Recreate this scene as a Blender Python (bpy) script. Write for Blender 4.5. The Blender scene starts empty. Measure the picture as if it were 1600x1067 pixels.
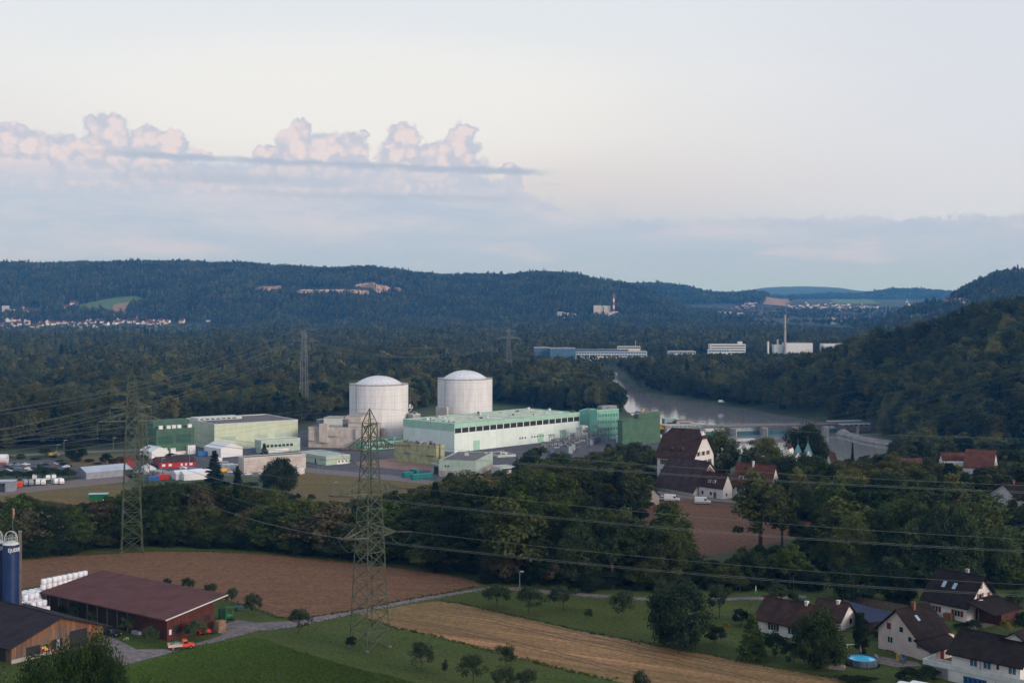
import bpy, math, random
import numpy as np
from mathutils import Vector, Matrix
PI = math.pi
random.seed(7)
rng = np.random.default_rng(11)
SC = bpy.context.scene
COL = SC.collection

# ------------------------------------------------------------------ camera
F, CZ, HY = 2035.0, 92.0, 470.0          # focal length in photo pixels, eye height, eye-level row
cam = bpy.data.objects.new("camera", bpy.data.cameras.new("camera"))
COL.objects.link(cam)
cam.location = (0, 0, CZ)
cam.rotation_euler = (math.radians(90), 0, 0)
cam.data.sensor_width = 36
cam.data.lens = 36 * F / 1600
cam.data.shift_y = -(533.5 - HY) / 1600
cam.data.clip_start, cam.data.clip_end = 1.0, 40000
SC.camera = cam

# ------------------------------------------------------------------ light
SUN_EL, SUN_AZ = math.radians(15), math.radians(130)   # azimuth from +Y towards +X
sun = bpy.data.objects.new("sun", bpy.data.lights.new("sun", 'SUN'))
COL.objects.link(sun)
sun.data.energy = 2.3
sun.data.angle = math.radians(22)
sun.data.color = (1.0, 0.89, 0.82)
sd = Vector((math.sin(SUN_AZ) * math.cos(SUN_EL), math.cos(SUN_AZ) * math.cos(SUN_EL), math.sin(SUN_EL)))
sun.rotation_euler = sd.to_track_quat('Z', 'Y').to_euler()
SC.view_settings.view_transform = 'Standard'
SC.view_settings.look = 'None'
SC.view_settings.exposure = 0.0
SC.view_settings.gamma = 1.0
SC.cycles.max_bounces = 5
SC.cycles.diffuse_bounces = 2
SC.cycles.glossy_bounces = 2
SC.cycles.transparent_max_bounces = 8
SC.cycles.volume_bounces = 0
SC.cycles.use_denoising = True


def lin(c):
    c = c / 255.0
    return c / 12.92 if c <= 0.04045 else ((c + 0.055) / 1.055) ** 2.4


def C(r, g, b, k=1.0):
    return (lin(r) * k, lin(g) * k, lin(b) * k, 1.0)


# ------------------------------------------------------------------ sky
def build_world():
    w = bpy.data.worlds.new("World")
    SC.world = w
    w.use_nodes = True
    nt = w.node_tree
    N, L = nt.nodes, nt.links
    N.clear()

    def node(t, **k):
        n = N.new(t)
        for a, v in k.items():
            setattr(n, a, v)
        return n

    def setin(n, i, v):
        if isinstance(v, bpy.types.NodeSocket):
            L.new(v, n.inputs[i])
        else:
            n.inputs[i].default_value = v

    def M(op, a, b=0.0, c=0.0, clamp=False):
        n = node('ShaderNodeMath', operation=op)
        n.use_clamp = clamp
        setin(n, 0, a); setin(n, 1, b)
        if op in ('MULTIPLY_ADD', 'SMOOTH_MIN', 'SMOOTH_MAX'):
            setin(n, 2, c)
        return n.outputs[0]

    def SS(v, a, b, lo=0.0, hi=1.0):
        n = node('ShaderNodeMapRange', interpolation_type='SMOOTHSTEP')
        setin(n, 0, v); setin(n, 1, a); setin(n, 2, b); setin(n, 3, lo); setin(n, 4, hi)
        return n.outputs[0]

    def VM(op, a, b):
        n = node('ShaderNodeVectorMath', operation=op)
        setin(n, 0, a); setin(n, 1, b)
        return n

    def MIX(f, a, b):
        n = node('ShaderNodeMix', data_type='RGBA')
        setin(n, 0, f); setin(n, 6, a); setin(n, 7, b)
        return n.outputs[2]

    def NOISE(v, s, d=4.0, r=0.55):
        n = node('ShaderNodeTexNoise')
        setin(n, 'Vector', v); setin(n, 'Scale', s); setin(n, 'Detail', d); setin(n, 'Roughness', r)
        return n

    def comb(x, y, z=0.0):
        n = node('ShaderNodeCombineXYZ')
        setin(n, 0, x); setin(n, 1, y); setin(n, 2, z)
        return n.outputs[0]

    sky = node('ShaderNodeTexSky', sky_type='NISHITA')
    sky.sun_disc = False
    sky.sun_elevation = SUN_EL
    sky.sun_rotation = SUN_AZ
    sky.air_density = 1.2
    sky.dust_density = 2.0
    tc = node('ShaderNodeTexCoord')
    sep = node('ShaderNodeSeparateXYZ')
    L.new(tc.outputs['Generated'], sep.inputs[0])
    x, y, z = sep.outputs
    D = 180 / PI
    az = M('MULTIPLY', M('ARCTAN2', x, y), D)                       # degrees, 0 straight ahead, + to the right
    el = M('MULTIPLY', M('ARCSINE', z), D)                          # degrees above eye level
    flat = comb(az, el)

    def A(px):
        return math.degrees(math.atan((px - 800) / F))

    def E(px, py):
        return math.degrees(math.atan((HY - py) / math.hypot(F, px - 800)))

    # thin high veil: colours by height in degrees
    veil = node('ShaderNodeValToRGB')
    stops = [(0.0, (166, 189, 211)), (2.3, (170, 191, 212)), (4.2, (205, 206, 215)), (5.2, (216, 212, 216)), (7.0, (227, 225, 226)),
             (9.5, (231, 231, 232)), (13.5, (222, 229, 237)), (20.0, (212, 222, 236)), (38.0, (188, 202, 224)), (60.0, (170, 190, 218))]
    cr = veil.color_ramp
    while len(cr.elements) > 1:
        cr.elements.remove(cr.elements[-1])
    for i, (e, c) in enumerate(stops):
        s = cr.elements[0] if i == 0 else cr.elements.new(e / 60)
        s.position = e / 60
        s.color = C(*c)
    L.new(M('DIVIDE', el, 60.0, clamp=True), veil.inputs[0])
    veilc = MIX(SS(az, 2, 21), veil.outputs[0], MIX(0.8, veil.outputs[0], C(214, 219, 230)))
    glow = SS(M('ADD', M('POWER', M('DIVIDE', M('ADD', az, 7.0), 15.0), 2.0), M('POWER', M('DIVIDE', M('SUBTRACT', el, 8.5), 4.0), 2.0)), 0.0, 1.0, 0.55, 0.0)
    veilc = MIX(glow, veilc, C(241, 239, 235))

    # low grey-blue cloud bank on the horizon
    n1 = NOISE(VM('MULTIPLY', flat, (0.10, 0.62, 1)).outputs[0], 1.3, 7, 0.6).outputs[0]
    n2 = NOISE(VM('MULTIPLY', flat, (0.09, 0.45, 1)).outputs[0], 1.7, 7, 0.62).outputs[0]
    n3 = NOISE(flat, 1.3, 7, 0.66).outputs[0]
    topn = NOISE(comb(az, 0.0), 0.85, 5, 0.65).outputs[0]
    lf = SS(az, -3.2, 4.2)
    top = M('ADD', M('MULTIPLY', M('MULTIPLY_ADD', topn, 0.5, 5.85), M('SUBTRACT', 1.0, lf)), M('MULTIPLY', M('MULTIPLY_ADD', topn, 0.9, 3.15), lf))
    soft = M('MULTIPLY_ADD', lf, -0.75, 1.1)
    bank = SS(M('DIVIDE', M('SUBTRACT', M('MULTIPLY_ADD', n3, 1.1, top), M('ADD', el, 0.55)), soft), 0.0, 0.5)
    bankc = MIX(SS(n1, 0.38, 0.66), C(178, 192, 215), C(196, 202, 217))
    bankc = MIX(SS(el, 3.6, 1.2), bankc, C(172, 190, 213))
    bankc = MIX(SS(el, 1.6, 0.2), bankc, C(169, 191, 213))
    bankc = MIX(M('MULTIPLY', M('MULTIPLY', SS(n2, 0.48, 0.66), SS(el, 0.6, 2.4)), 0.7), bankc, C(206, 203, 216))
    col = MIX(M('MULTIPLY', bank, 0.95), veilc, bankc)

    # cumulus heads
    wn = NOISE(flat, 1.9, 9, 0.64)
    wv = VM('SUBTRACT', wn.outputs['Color'], (0.5, 0.5, 0.5)).outputs[0]
    wn2 = node('ShaderNodeTexVoronoi', feature='SMOOTH_F1')
    p = VM('ADD', flat, VM('MULTIPLY', wv, (0.95, 0.8, 0)).outputs[0]).outputs[0]
    setin(wn2, 'Vector', p); setin(wn2, 'Scale', 2.3); setin(wn2, 'Smoothness', 0.25)
    blobs = [(20, 218, 26, 26), (48, 234, 40, 28), (95, 238, 34, 26), (30, 258, 90, 22), (168, 208, 34, 30), (160, 240, 42, 30),
             (232, 222, 34, 24), (264, 226, 32, 24), (235, 250, 70, 18), (315, 243, 22, 7),
             (472, 203, 15, 18), (464, 228, 32, 26), (418, 240, 24, 13), (505, 236, 44, 26), (548, 232, 30, 22), (570, 212, 6, 9), (490, 256, 90, 16),
             (80, 274, 150, 26), (300, 285, 140, 18), (480, 284, 190, 26), (660, 280, 90, 26), (630, 216, 26, 22), (626, 242, 36, 28), (722, 210, 23, 17), (718, 234, 30, 26), (680, 240, 30, 18), (690, 258, 80, 16),
             (792, 262, 16, 7), (802, 290, 16, 26), (826, 322, 26, 18), (860, 312, 8, 4), (945, 322, 24, 9)]
    d = None
    for bx, by, rx, ry in blobs:
        c = (A(bx), E(bx, by), 0)
        k = (math.degrees(1 / F) * rx, math.degrees(1 / F) * ry)
        v = VM('MULTIPLY', VM('SUBTRACT', p, c).outputs[0], (1 / k[0], 1 / k[1], 0)).outputs[0]
        ln = node('ShaderNodeVectorMath', operation='LENGTH')
        setin(ln, 0, v)
        d = ln.outputs['Value'] if d is None else M('SMOOTH_MIN', d, ln.outputs['Value'], 0.1)
    d = M('ADD', d, M('MULTIPLY', wn2.outputs['Distance'], 0.34))
    cm = SS(d, 1.33, 1.06)
    body = NOISE(VM('ADD', flat, VM('MULTIPLY', wv, (0.5, 0.5, 0)).outputs[0]).outputs[0], 0.9, 7, 0.62).outputs[0]
    shade = SS(M('ADD', M('MULTIPLY', d, -0.30), M('MULTIPLY_ADD', wn2.outputs['Distance'], -0.42, M('ADD', body, 0.13))), 0.04, 0.34)
    cc = MIX(shade, C(190, 194, 211), C(226, 212, 216))
    low = SS(el, 6.3, 5.0)
    cc = MIX(M('MULTIPLY', low, SS(n1, 0.75, 0.35)), cc, C(192, 199, 216))
    cm = M('MULTIPLY', cm, SS(el, 3.6, 5.4, 0.35, 0.92))
    col = MIX(cm, col, cc)
    # thin dark streaks across the cumulus
    for ey, ew, a0, a1, am in ((5.93, 0.14, -19.5, 2.2, 0.95), (5.28, 0.2, -18.5, -6.0, 0.55), (4.72, 0.13, -13, 1.0, 0.5), (5.38, 0.05, 0.0, 2.9, 0.7)):
        wob = M('MULTIPLY_ADD', n3, 0.4, M('ADD', M('MULTIPLY', az, -0.03 if ey > 5.8 else -0.015), ey - 0.46))
        dd = M('ABSOLUTE', M('SUBTRACT', el, wob))
        st = M('MULTIPLY', SS(dd, ew * 1.7, ew * 0.3), M('MULTIPLY', SS(az, a0, a0 + 4), SS(az, a1, a1 - 2.0)))
        col = MIX(M('MULTIPLY', M('MULTIPLY', st, SS(n1, 0.25, 0.5)), am), col, C(172, 183, 204))

    vs = node('ShaderNodeVectorMath', operation='SCALE')
    setin(vs, 0, col); vs.inputs['Scale'].default_value = 11.0
    # the veil and clouds cover most of the clear (Nishita) sky
    out = MIX(0.9, sky.outputs[0], vs.outputs[0])
    bg = node('ShaderNodeBackground')
    L.new(out, bg.inputs[0])
    bg.inputs[1].default_value = 0.1
    o = node('ShaderNodeOutputWorld')
    L.new(bg.outputs[0], o.inputs[0])


build_world()


# ------------------------------------------------------------------ material helpers
MATS = {}


def pmat(name, c1, c2=None, scale=0.6, rough=0.85, metal=0.0, spec=0.3, pattern=None, pk=None, bump=0.0, detail=5.0, rnd=0.0, stretch=None):
    """Procedural material: c1..c2 mottled by noise in the object's own space; pattern adds seams / tiles / stripes."""
    if name in MATS:
        return MATS[name]
    m = bpy.data.materials.new(name)
    m.use_nodes = True
    nt = m.node_tree
    N, L = nt.nodes, nt.links
    b = N['Principled BSDF']
    b.inputs['Roughness'].default_value = rough
    b.inputs['Metallic'].default_value = metal
    b.inputs['Specular IOR Level'].default_value = spec
    tc = N.new('ShaderNodeTexCoord')
    vec = tc.outputs['Object']
    if stretch:
        mp = N.new('ShaderNodeMapping')
        mp.inputs['Scale'].default_value = stretch[:3]
        if len(stretch) > 3:
            mp.inputs['Rotation'].default_value = (0, 0, stretch[3])
        L.new(vec, mp.inputs[0])
        nvec = mp.outputs[0]
    else:
        nvec = vec
    no = N.new('ShaderNodeTexNoise')
    no.inputs['Scale'].default_value = scale
    no.inputs['Detail'].default_value = detail
    no.inputs['Roughness'].default_value = 0.65
    L.new(nvec, no.inputs['Vector'])
    c2 = c2 or tuple(v * 0.78 for v in c1[:3]) + (1,)
    mr = N.new('ShaderNodeMapRange')
    mr.inputs[1].default_value, mr.inputs[2].default_value = 0.32, 0.68
    L.new(no.outputs[0], mr.inputs[0])
    mx = N.new('ShaderNodeMix'); mx.data_type = 'RGBA'
    mx.inputs[6].default_value, mx.inputs[7].default_value = c1, c2
    L.new(mr.outputs[0], mx.inputs[0])
    out = mx.outputs[2]
    height = no.outputs[0]
    if pattern:
        s = N.new('ShaderNodeSeparateXYZ')
        L.new(vec, s.inputs[0])
        a = N.new('ShaderNodeMath'); a.operation = 'ADD'
        L.new(s.outputs[0], a.inputs[0]); L.new(s.outputs[1], a.inputs[1])
        cb = N.new('ShaderNodeCombineXYZ')
        if pattern == 'boards':                      # vertical boards
            L.new(s.outputs[2], cb.inputs[0]); L.new(a.outputs[0], cb.inputs[1])
        else:
            L.new(a.outputs[0], cb.inputs[0]); L.new(s.outputs[2], cb.inputs[1])
        br = N.new('ShaderNodeTexBrick')
        bw, bh, mort, amt = pk or (3.0, 1.0, 0.03, 0.75)
        br.offset = 0.5 if pattern in ('tiles', 'boards') else 0.0
        br.inputs['Scale'].default_value = 1.0
        br.inputs['Brick Width'].default_value = bw
        br.inputs['Row Height'].default_value = bh
        br.inputs['Mortar Size'].default_value = mort
        br.inputs['Mortar Smooth'].default_value = 0.3
        br.inputs['Color1'].default_value = (1, 1, 1, 1)
        v = 0.90 if pattern == 'seams' else (0.8 if pattern == 'tiles' else 0.6)
        br.inputs['Color2'].default_value = (v, v, v, 1)
        br.inputs['Mortar'].default_value = (amt, amt, amt, 1)
        L.new(cb.outputs[0], br.inputs['Vector'])
        mu = N.new('ShaderNodeMix'); mu.data_type = 'RGBA'; mu.blend_type = 'MULTIPLY'
        mu.inputs[0].default_value = 1.0
        L.new(out, mu.inputs[6]); L.new(br.outputs['Color'], mu.inputs[7])
        out = mu.outputs[2]
    if rnd:
        oi = N.new('ShaderNodeObjectInfo')
        hs = N.new('ShaderNodeHueSaturation')
        r2 = N.new('ShaderNodeMapRange')
        r2.inputs[3].default_value, r2.inputs[4].default_value = 1 - rnd, 1 + rnd
        L.new(oi.outputs['Random'], r2.inputs[0]); L.new(r2.outputs[0], hs.inputs['Value'])
        L.new(out, hs.inputs['Color'])
        out = hs.outputs[0]
    L.new(out, b.inputs['Base Color'])
    if bump:
        bp = N.new('ShaderNodeBump')
        bp.inputs['Strength'].default_value = 0.6
        bp.inputs['Distance'].default_value = bump
        L.new(height, bp.inputs['Height'])
        L.new(bp.outputs[0], b.inputs['Normal'])
    MATS[name] = m
    return m


def weathered(name):
    """Old boards: still orange where the roof edge has sheltered them, bleached grey-brown lower down."""
    m = pmat(name, C(142, 116, 96), C(96, 82, 74), 0.55, pattern='boards', pk=(9.0, 0.22, 0.03, 0.45), stretch=(1.5, 1.5, 0.25))
    N, L = m.node_tree.nodes, m.node_tree.links
    b = N['Principled BSDF']
    src = b.inputs['Base Color'].links[0].from_socket
    tc = N.new('ShaderNodeTexCoord'); s = N.new('ShaderNodeSeparateXYZ'); L.new(tc.outputs['Object'], s.inputs[0])
    def M(op, a, bb):
        n = N.new('ShaderNodeMath'); n.operation = op
        for i, v in ((0, a), (1, bb)):
            if isinstance(v, (int, float)):
                n.inputs[i].default_value = v
            else:
                L.new(v, n.inputs[i])
        return n.outputs[0]
    eave = M('SUBTRACT', 6.75, M('MULTIPLY', M('ABSOLUTE', M('SUBTRACT', s.outputs[0], 9.8), 0), 0.352))
    mp = N.new('ShaderNodeMapping'); mp.inputs['Scale'].default_value = (2.2, 2.2, .12); L.new(tc.outputs['Object'], mp.inputs[0])
    no = N.new('ShaderNodeTexNoise'); no.inputs['Scale'].default_value = 1.0; no.inputs['Detail'].default_value = 4; L.new(mp.outputs[0], no.inputs['Vector'])
    r = N.new('ShaderNodeMapRange'); r.inputs[1].default_value, r.inputs[2].default_value = -2.4, .3
    L.new(M('ADD', M('SUBTRACT', s.outputs[2], eave), M('MULTIPLY', M('SUBTRACT', no.outputs[0], .5), 4.5)), r.inputs[0])
    x = N.new('ShaderNodeMix'); x.data_type = 'RGBA'; x.blend_type = 'MULTIPLY'
    x.inputs[7].default_value = (1.75, 0.98, 0.5, 1)
    L.new(r.outputs[0], x.inputs[0]); L.new(src, x.inputs[6]); L.new(x.outputs[2], b.inputs['Base Color'])
    return m


def foliage(name, cols, transl=0.25, noise=0.5):
    """Leaf material: one of several greens per tree (object random), mottled from clump to clump."""
    m = bpy.data.materials.new(name)
    m.use_nodes = True
    nt = m.node_tree
    N, L = nt.nodes, nt.links
    N.clear()
    oi = N.new('ShaderNodeObjectInfo')
    cr = N.new('ShaderNodeValToRGB')
    e = cr.color_ramp
    for i, c in enumerate(cols):
        s = e.elements[i] if i < 2 else e.elements.new(0.5)
        s.position = i / (len(cols) - 1)
        s.color = c
    L.new(oi.outputs['Random'], cr.inputs[0])
    tc = N.new('ShaderNodeTexCoord')
    no = N.new('ShaderNodeTexNoise')
    no.inputs['Scale'].default_value = noise
    no.inputs['Detail'].default_value = 5
    L.new(tc.outputs['Object'], no.inputs['Vector'])
    mr = N.new('ShaderNodeMapRange')
    mr.inputs[1].default_value, mr.inputs[2].default_value = 0.3, 0.7
    mr.inputs[3].default_value, mr.inputs[4].default_value = 0.55, 1.5
    L.new(no.outputs[0], mr.inputs[0])
    hs = N.new('ShaderNodeHueSaturation')
    ln = N.new('ShaderNodeTexNoise'); ln.inputs['Scale'].default_value = 0.011; ln.inputs['Detail'].default_value = 4
    L.new(oi.outputs['Location'], ln.inputs['Vector'])
    lr = N.new('ShaderNodeMapRange'); lr.inputs[1].default_value, lr.inputs[2].default_value = .32, .68
    lr.inputs[3].default_value, lr.inputs[4].default_value = .58, 1.5
    L.new(ln.outputs[0], lr.inputs[0])
    hr = N.new('ShaderNodeMapRange'); hr.inputs[1].default_value, hr.inputs[2].default_value = .3, .7
    hr.inputs[3].default_value, hr.inputs[4].default_value = .488, .515
    L.new(ln.outputs['Color'], hr.inputs[0]); L.new(hr.outputs[0], hs.inputs['Hue'])
    mu = N.new('ShaderNodeMath'); mu.operation = 'MULTIPLY'
    L.new(mr.outputs[0], mu.inputs[0]); L.new(lr.outputs[0], mu.inputs[1])
    L.new(cr.outputs[0], hs.inputs['Color']); L.new(mu.outputs[0], hs.inputs['Value'])
    d = N.new('ShaderNodeBsdfDiffuse'); t = N.new('ShaderNodeBsdfTranslucent')
    L.new(hs.outputs[0], d.inputs[0]); L.new(hs.outputs[0], t.inputs[0])
    mx = N.new('ShaderNodeMixShader'); mx.inputs[0].default_value = transl
    L.new(d.outputs[0], mx.inputs[1]); L.new(t.outputs[0], mx.inputs[2])
    o = N.new('ShaderNodeOutputMaterial'); L.new(mx.outputs[0], o.inputs[0])
    return m


M_WHITE = pmat('white_render', C(222, 216, 212), C(196, 190, 186), 0.5)
M_PINK = pmat('pale_pink_render', C(216, 196, 186), C(194, 174, 166), 0.5)
M_CONC = pmat('concrete', C(176, 168, 162), C(134, 126, 120), 0.35, bump=0.02)
M_CONCP = pmat('concrete_panels', C(204, 194, 186), C(170, 158, 150), 0.22, pattern='seams', pk=(3.0, 2.2, 0.05, 0.72))
M_REACT = pmat('reactor_panels', C(226, 218, 214), C(204, 195, 192), 0.12, pattern='none', pk=None) if False else None
M_DOME = pmat('dome_metal', C(220, 220, 224), C(206, 206, 211), 0.25, rough=0.5)
M_MINT = pmat('mint_cladding', C(168, 204, 182), C(150, 188, 168), 0.2, pattern='seams', pk=(6.0, 40.0, 0.06, 0.88))
M_MINTP = pmat('pale_mint_cladding', C(222, 232, 226), C(206, 220, 214), 0.2, pattern='seams', pk=(6.0, 40.0, 0.09, 0.8), detail=9)
M_GREEN = pmat('green_cladding', C(80, 110, 86), C(64, 94, 74), 0.2, pattern='seams', pk=(1.6, 1.2, 0.04, 0.86))
M_TEAL = pmat('teal_cladding', C(132, 188, 168), C(110, 168, 150), 0.2, pattern='seams', pk=(2.5, 30, 0.05, 0.88))
M_PALEG = pmat('pale_green_cladding', C(204, 210, 184), C(184, 194, 168), 0.2, pattern='seams', pk=(7.0, 40, 0.07, 0.84))
M_YELG = pmat('yellow_green_cladding', C(186, 186, 138), C(136, 138, 98), 0.3, pattern='seams', pk=(3.0, 2.4, 0.08, 0.78))
M_SAGE = pmat('sage_cladding', C(184, 200, 184), C(162, 180, 166), 0.25, pattern='seams', pk=(4.0, 2.8, 0.05, 0.88))
M_FLAT = pmat('flat_roof_membrane', C(116, 110, 110), C(80, 76, 78), 0.3)
M_FLATG = pmat('pale_green_roof', C(182, 194, 182), C(146, 158, 150), 0.12, detail=9)
M_TRIM = pmat('pale_trim', C(208, 210, 204), C(180, 184, 180), 0.8)
M_DARK = pmat('dark_opening', C(42, 42, 46), C(30, 30, 32), 0.8, rough=0.6)
M_GLASS = pmat('window_glass', C(46, 54, 62), C(34, 40, 48), 0.6, rough=0.12, spec=0.6)
M_GLASSB = pmat('blue_window_glass', C(60, 104, 136), C(44, 82, 112), 0.3, rough=0.15, spec=0.6)
M_TILE = pmat('brown_roof_tiles', C(84, 62, 54), C(54, 42, 40), 0.5, rough=0.95, spec=0.08, pattern='tiles', pk=(0.35, 0.42, 0.03, 0.6))
M_TILED = pmat('dark_roof_tiles', C(54, 45, 43), C(36, 31, 31), 0.6, rough=0.95, spec=0.08, pattern='tiles', pk=(0.35, 0.42, 0.03, 0.6))
M_TILER = pmat('red_roof_tiles', C(116, 74, 62), C(80, 54, 48), 0.5, rough=0.95, spec=0.08, pattern='tiles', pk=(0.35, 0.42, 0.03, 0.6))
M_TILEG = pmat('grey_brown_roof_tiles', C(86, 70, 67), C(60, 50, 50), 0.5, rough=0.95, spec=0.08, pattern='tiles', pk=(0.35, 0.42, 0.03, 0.65))
M_BARNR = pmat('oxblood_sheet_roof', C(104, 70, 66), C(84, 58, 58), 0.25, rough=0.9, spec=0.1, pattern='seams', pk=(1.1, 30, 0.04, 0.85))
M_SLATE = pmat('dark_fibre_roof', C(60, 54, 59), C(44, 40, 44), 0.3, rough=0.95, spec=0.08, pattern='tiles', pk=(0.6, 0.6, 0.03, 0.75))
M_WOOD = pmat('weathered_boards', C(176, 122, 78), C(104, 88, 78), 0.55, pattern='boards', pk=(9.0, 0.22, 0.03, 0.45), stretch=(1.5, 1.5, 0.25))
M_WOODW = weathered('old_gable_boards')
M_WOODD = pmat('dark_boards', C(70, 58, 52), C(44, 38, 36), 0.5, pattern='boards', pk=(9.0, 0.3, 0.04, 0.4), stretch=(1.5, 1.5, 0.3))
M_REDW = pmat('red_brown_boards', C(104, 54, 46), C(78, 42, 38), 0.5, pattern='boards', pk=(9.0, 0.25, 0.03, 0.6))
M_RED = pmat('red_boards', C(196, 54, 52), C(160, 44, 44), 0.5, pattern='seams', pk=(20, 0.35, 0.03, 0.7))
M_SHUT = pmat('dark_red_shutter', C(134, 36, 36), C(104, 28, 30), 2.0)
M_SHUTB = pmat('blue_paint', C(40, 104, 156), C(30, 84, 130), 1.5)
M_SHUTG = pmat('brown_shutter', C(120, 88, 66), C(92, 68, 54), 2.0)
M_STEEL = pmat('pylon_steel', C(100, 106, 86), C(68, 74, 60), 1.0, rough=0.55, metal=0.3)
M_STEELF = pmat('grey_steel', C(140, 142, 144), C(104, 108, 112), 0.8, rough=0.5, metal=0.4)
M_INS = pmat('insulator_porcelain', C(96, 84, 80), C(70, 62, 62), 3.0, rough=0.3)
M_WIRE = pmat('aluminium_wire', C(116, 120, 118), C(96, 100, 98), 0.5, rough=0.5, metal=0.4)
M_SILO = pmat('silo_blue', C(30, 56, 100), C(20, 40, 78), 0.35, rough=0.4, spec=0.5)
M_BALE = pmat('white_wrap', C(232, 232, 236), C(206, 206, 212), 2.0, rough=0.35, spec=0.5, rnd=0.05)
M_WPAINT = pmat('white_paint', C(226, 226, 226), C(208, 208, 210), 1.0, rough=0.4, spec=0.5)
M_TYRE = pmat('rubber', C(34, 34, 36), C(26, 26, 28), 3.0)
M_ORANGE = pmat('orange_paint', C(226, 78, 44), C(204, 66, 38), 1.5, rough=0.4, spec=0.5)
M_BLACKP = pmat('black_paint', C(36, 40, 46), C(28, 30, 36), 1.5, rough=0.25, spec=0.6)
M_BLUEP = pmat('blue_sheet', C(44, 104, 172), C(34, 84, 146), 0.8, rough=0.5)
M_BLUEC = pmat('dull_blue_sheet', C(84, 126, 172), C(66, 104, 150), 0.8, rough=0.5)
M_TEALC = pmat('teal_sheet', C(26, 128, 124), C(20, 104, 104), 0.8, rough=0.5)
M_GREENP = pmat('green_paint', C(34, 118, 66), C(26, 92, 52), 1.0, rough=0.4)
M_YELP = pmat('yellow_paint', C(226, 178, 40), C(200, 150, 30), 1.0, rough=0.45)
M_REDP = pmat('red_paint', C(200, 48, 40), C(170, 40, 36), 1.0, rough=0.45)
M_GREYP = pmat('grey_sheet', C(152, 156, 166), C(126, 130, 140), 0.4, rough=0.55, pattern='seams', pk=(1.2, 30, 0.05, 0.85))
M_POOL = pmat('pool_water', C(96, 206, 244), C(70, 184, 230), 0.8, rough=0.05, spec=0.6)
M_POOLW = pmat('pool_wall', C(96, 108, 120), C(74, 84, 96), 1.2, pattern='seams', pk=(0.7, 0.25, 0.03, 0.7))
M_SOLAR = pmat('solar_panel', C(34, 42, 76), C(26, 34, 62), 0.6, rough=0.6, spec=0.15, pattern='seams', pk=(1.0, 1.7, 0.04, 1.25))
M_BARK = pmat('bark', C(84, 72, 62), C(56, 48, 42), 2.0)
M_BARKP = pmat('pale_bark', C(146, 128, 112), C(104, 90, 78), 2.0)
M_ROCK = pmat('quarry_rock', C(198, 166, 142), C(146, 120, 106), 0.035, detail=8, stretch=(1, 1, 2.5))
M_BRASS = pmat('verdigris', C(88, 130, 136), C(66, 104, 112), 1.0, rough=0.6)
M_BRICK = pmat('brick_red', C(128, 84, 70), C(100, 66, 56), 1.5)

G = [(0.028, 0.042, 0.016, 1), (0.038, 0.056, 0.019, 1), (0.052, 0.072, 0.022, 1), (0.032, 0.050, 0.022, 1), (0.080, 0.090, 0.028, 1), (0.072, 0.062, 0.030, 1)]
GF = [(0.054, 0.068, 0.028, 1), (0.080, 0.094, 0.034, 1), (0.112, 0.122, 0.040, 1), (0.068, 0.082, 0.036, 1), (0.150, 0.138, 0.046, 1), (0.128, 0.104, 0.050, 1)]
M_LEAF = foliage('broad_leaves', [G[0], G[1], G[3], G[2], G[1], G[4]], 0.25, 0.35)
M_LEAFF = foliage('forest_leaves', [GF[0], GF[3], GF[1], GF[0], GF[2], GF[3], GF[1], GF[4]], 0.25, 0.12)
M_NEEDLE = foliage('needles', [(0.018, 0.032, 0.020, 1), (0.026, 0.042, 0.024, 1), (0.030, 0.042, 0.020, 1)], 0.1, 0.4)
M_LEAFD = foliage('dark_leaves', [(0.018, 0.030, 0.016, 1), (0.024, 0.036, 0.018, 1)], 0.2, 0.4)
M_LEAFG = foliage('fresh_leaves', [(0.055, 0.082, 0.022, 1), (0.066, 0.088, 0.022, 1)], 0.3, 0.4)
M_LEAFS = foliage('grey_green_leaves', [(0.042, 0.060, 0.028, 1), (0.054, 0.072, 0.034, 1)], 0.25, 0.5)
M_LEAFC = foliage('garden_leaves', [(0.030, 0.052, 0.016, 1), (0.042, 0.064, 0.020, 1)], 0.25, 0.6)
M_LEAFY = foliage('yellow_leaves', [(0.20, 0.17, 0.03, 1), (0.16, 0.14, 0.03, 1)], 0.25, 0.8)
M_LEAFB = foliage('brown_leaves', [(0.078, 0.066, 0.038, 1), (0.092, 0.074, 0.042, 1)], 0.2, 0.5)


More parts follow.
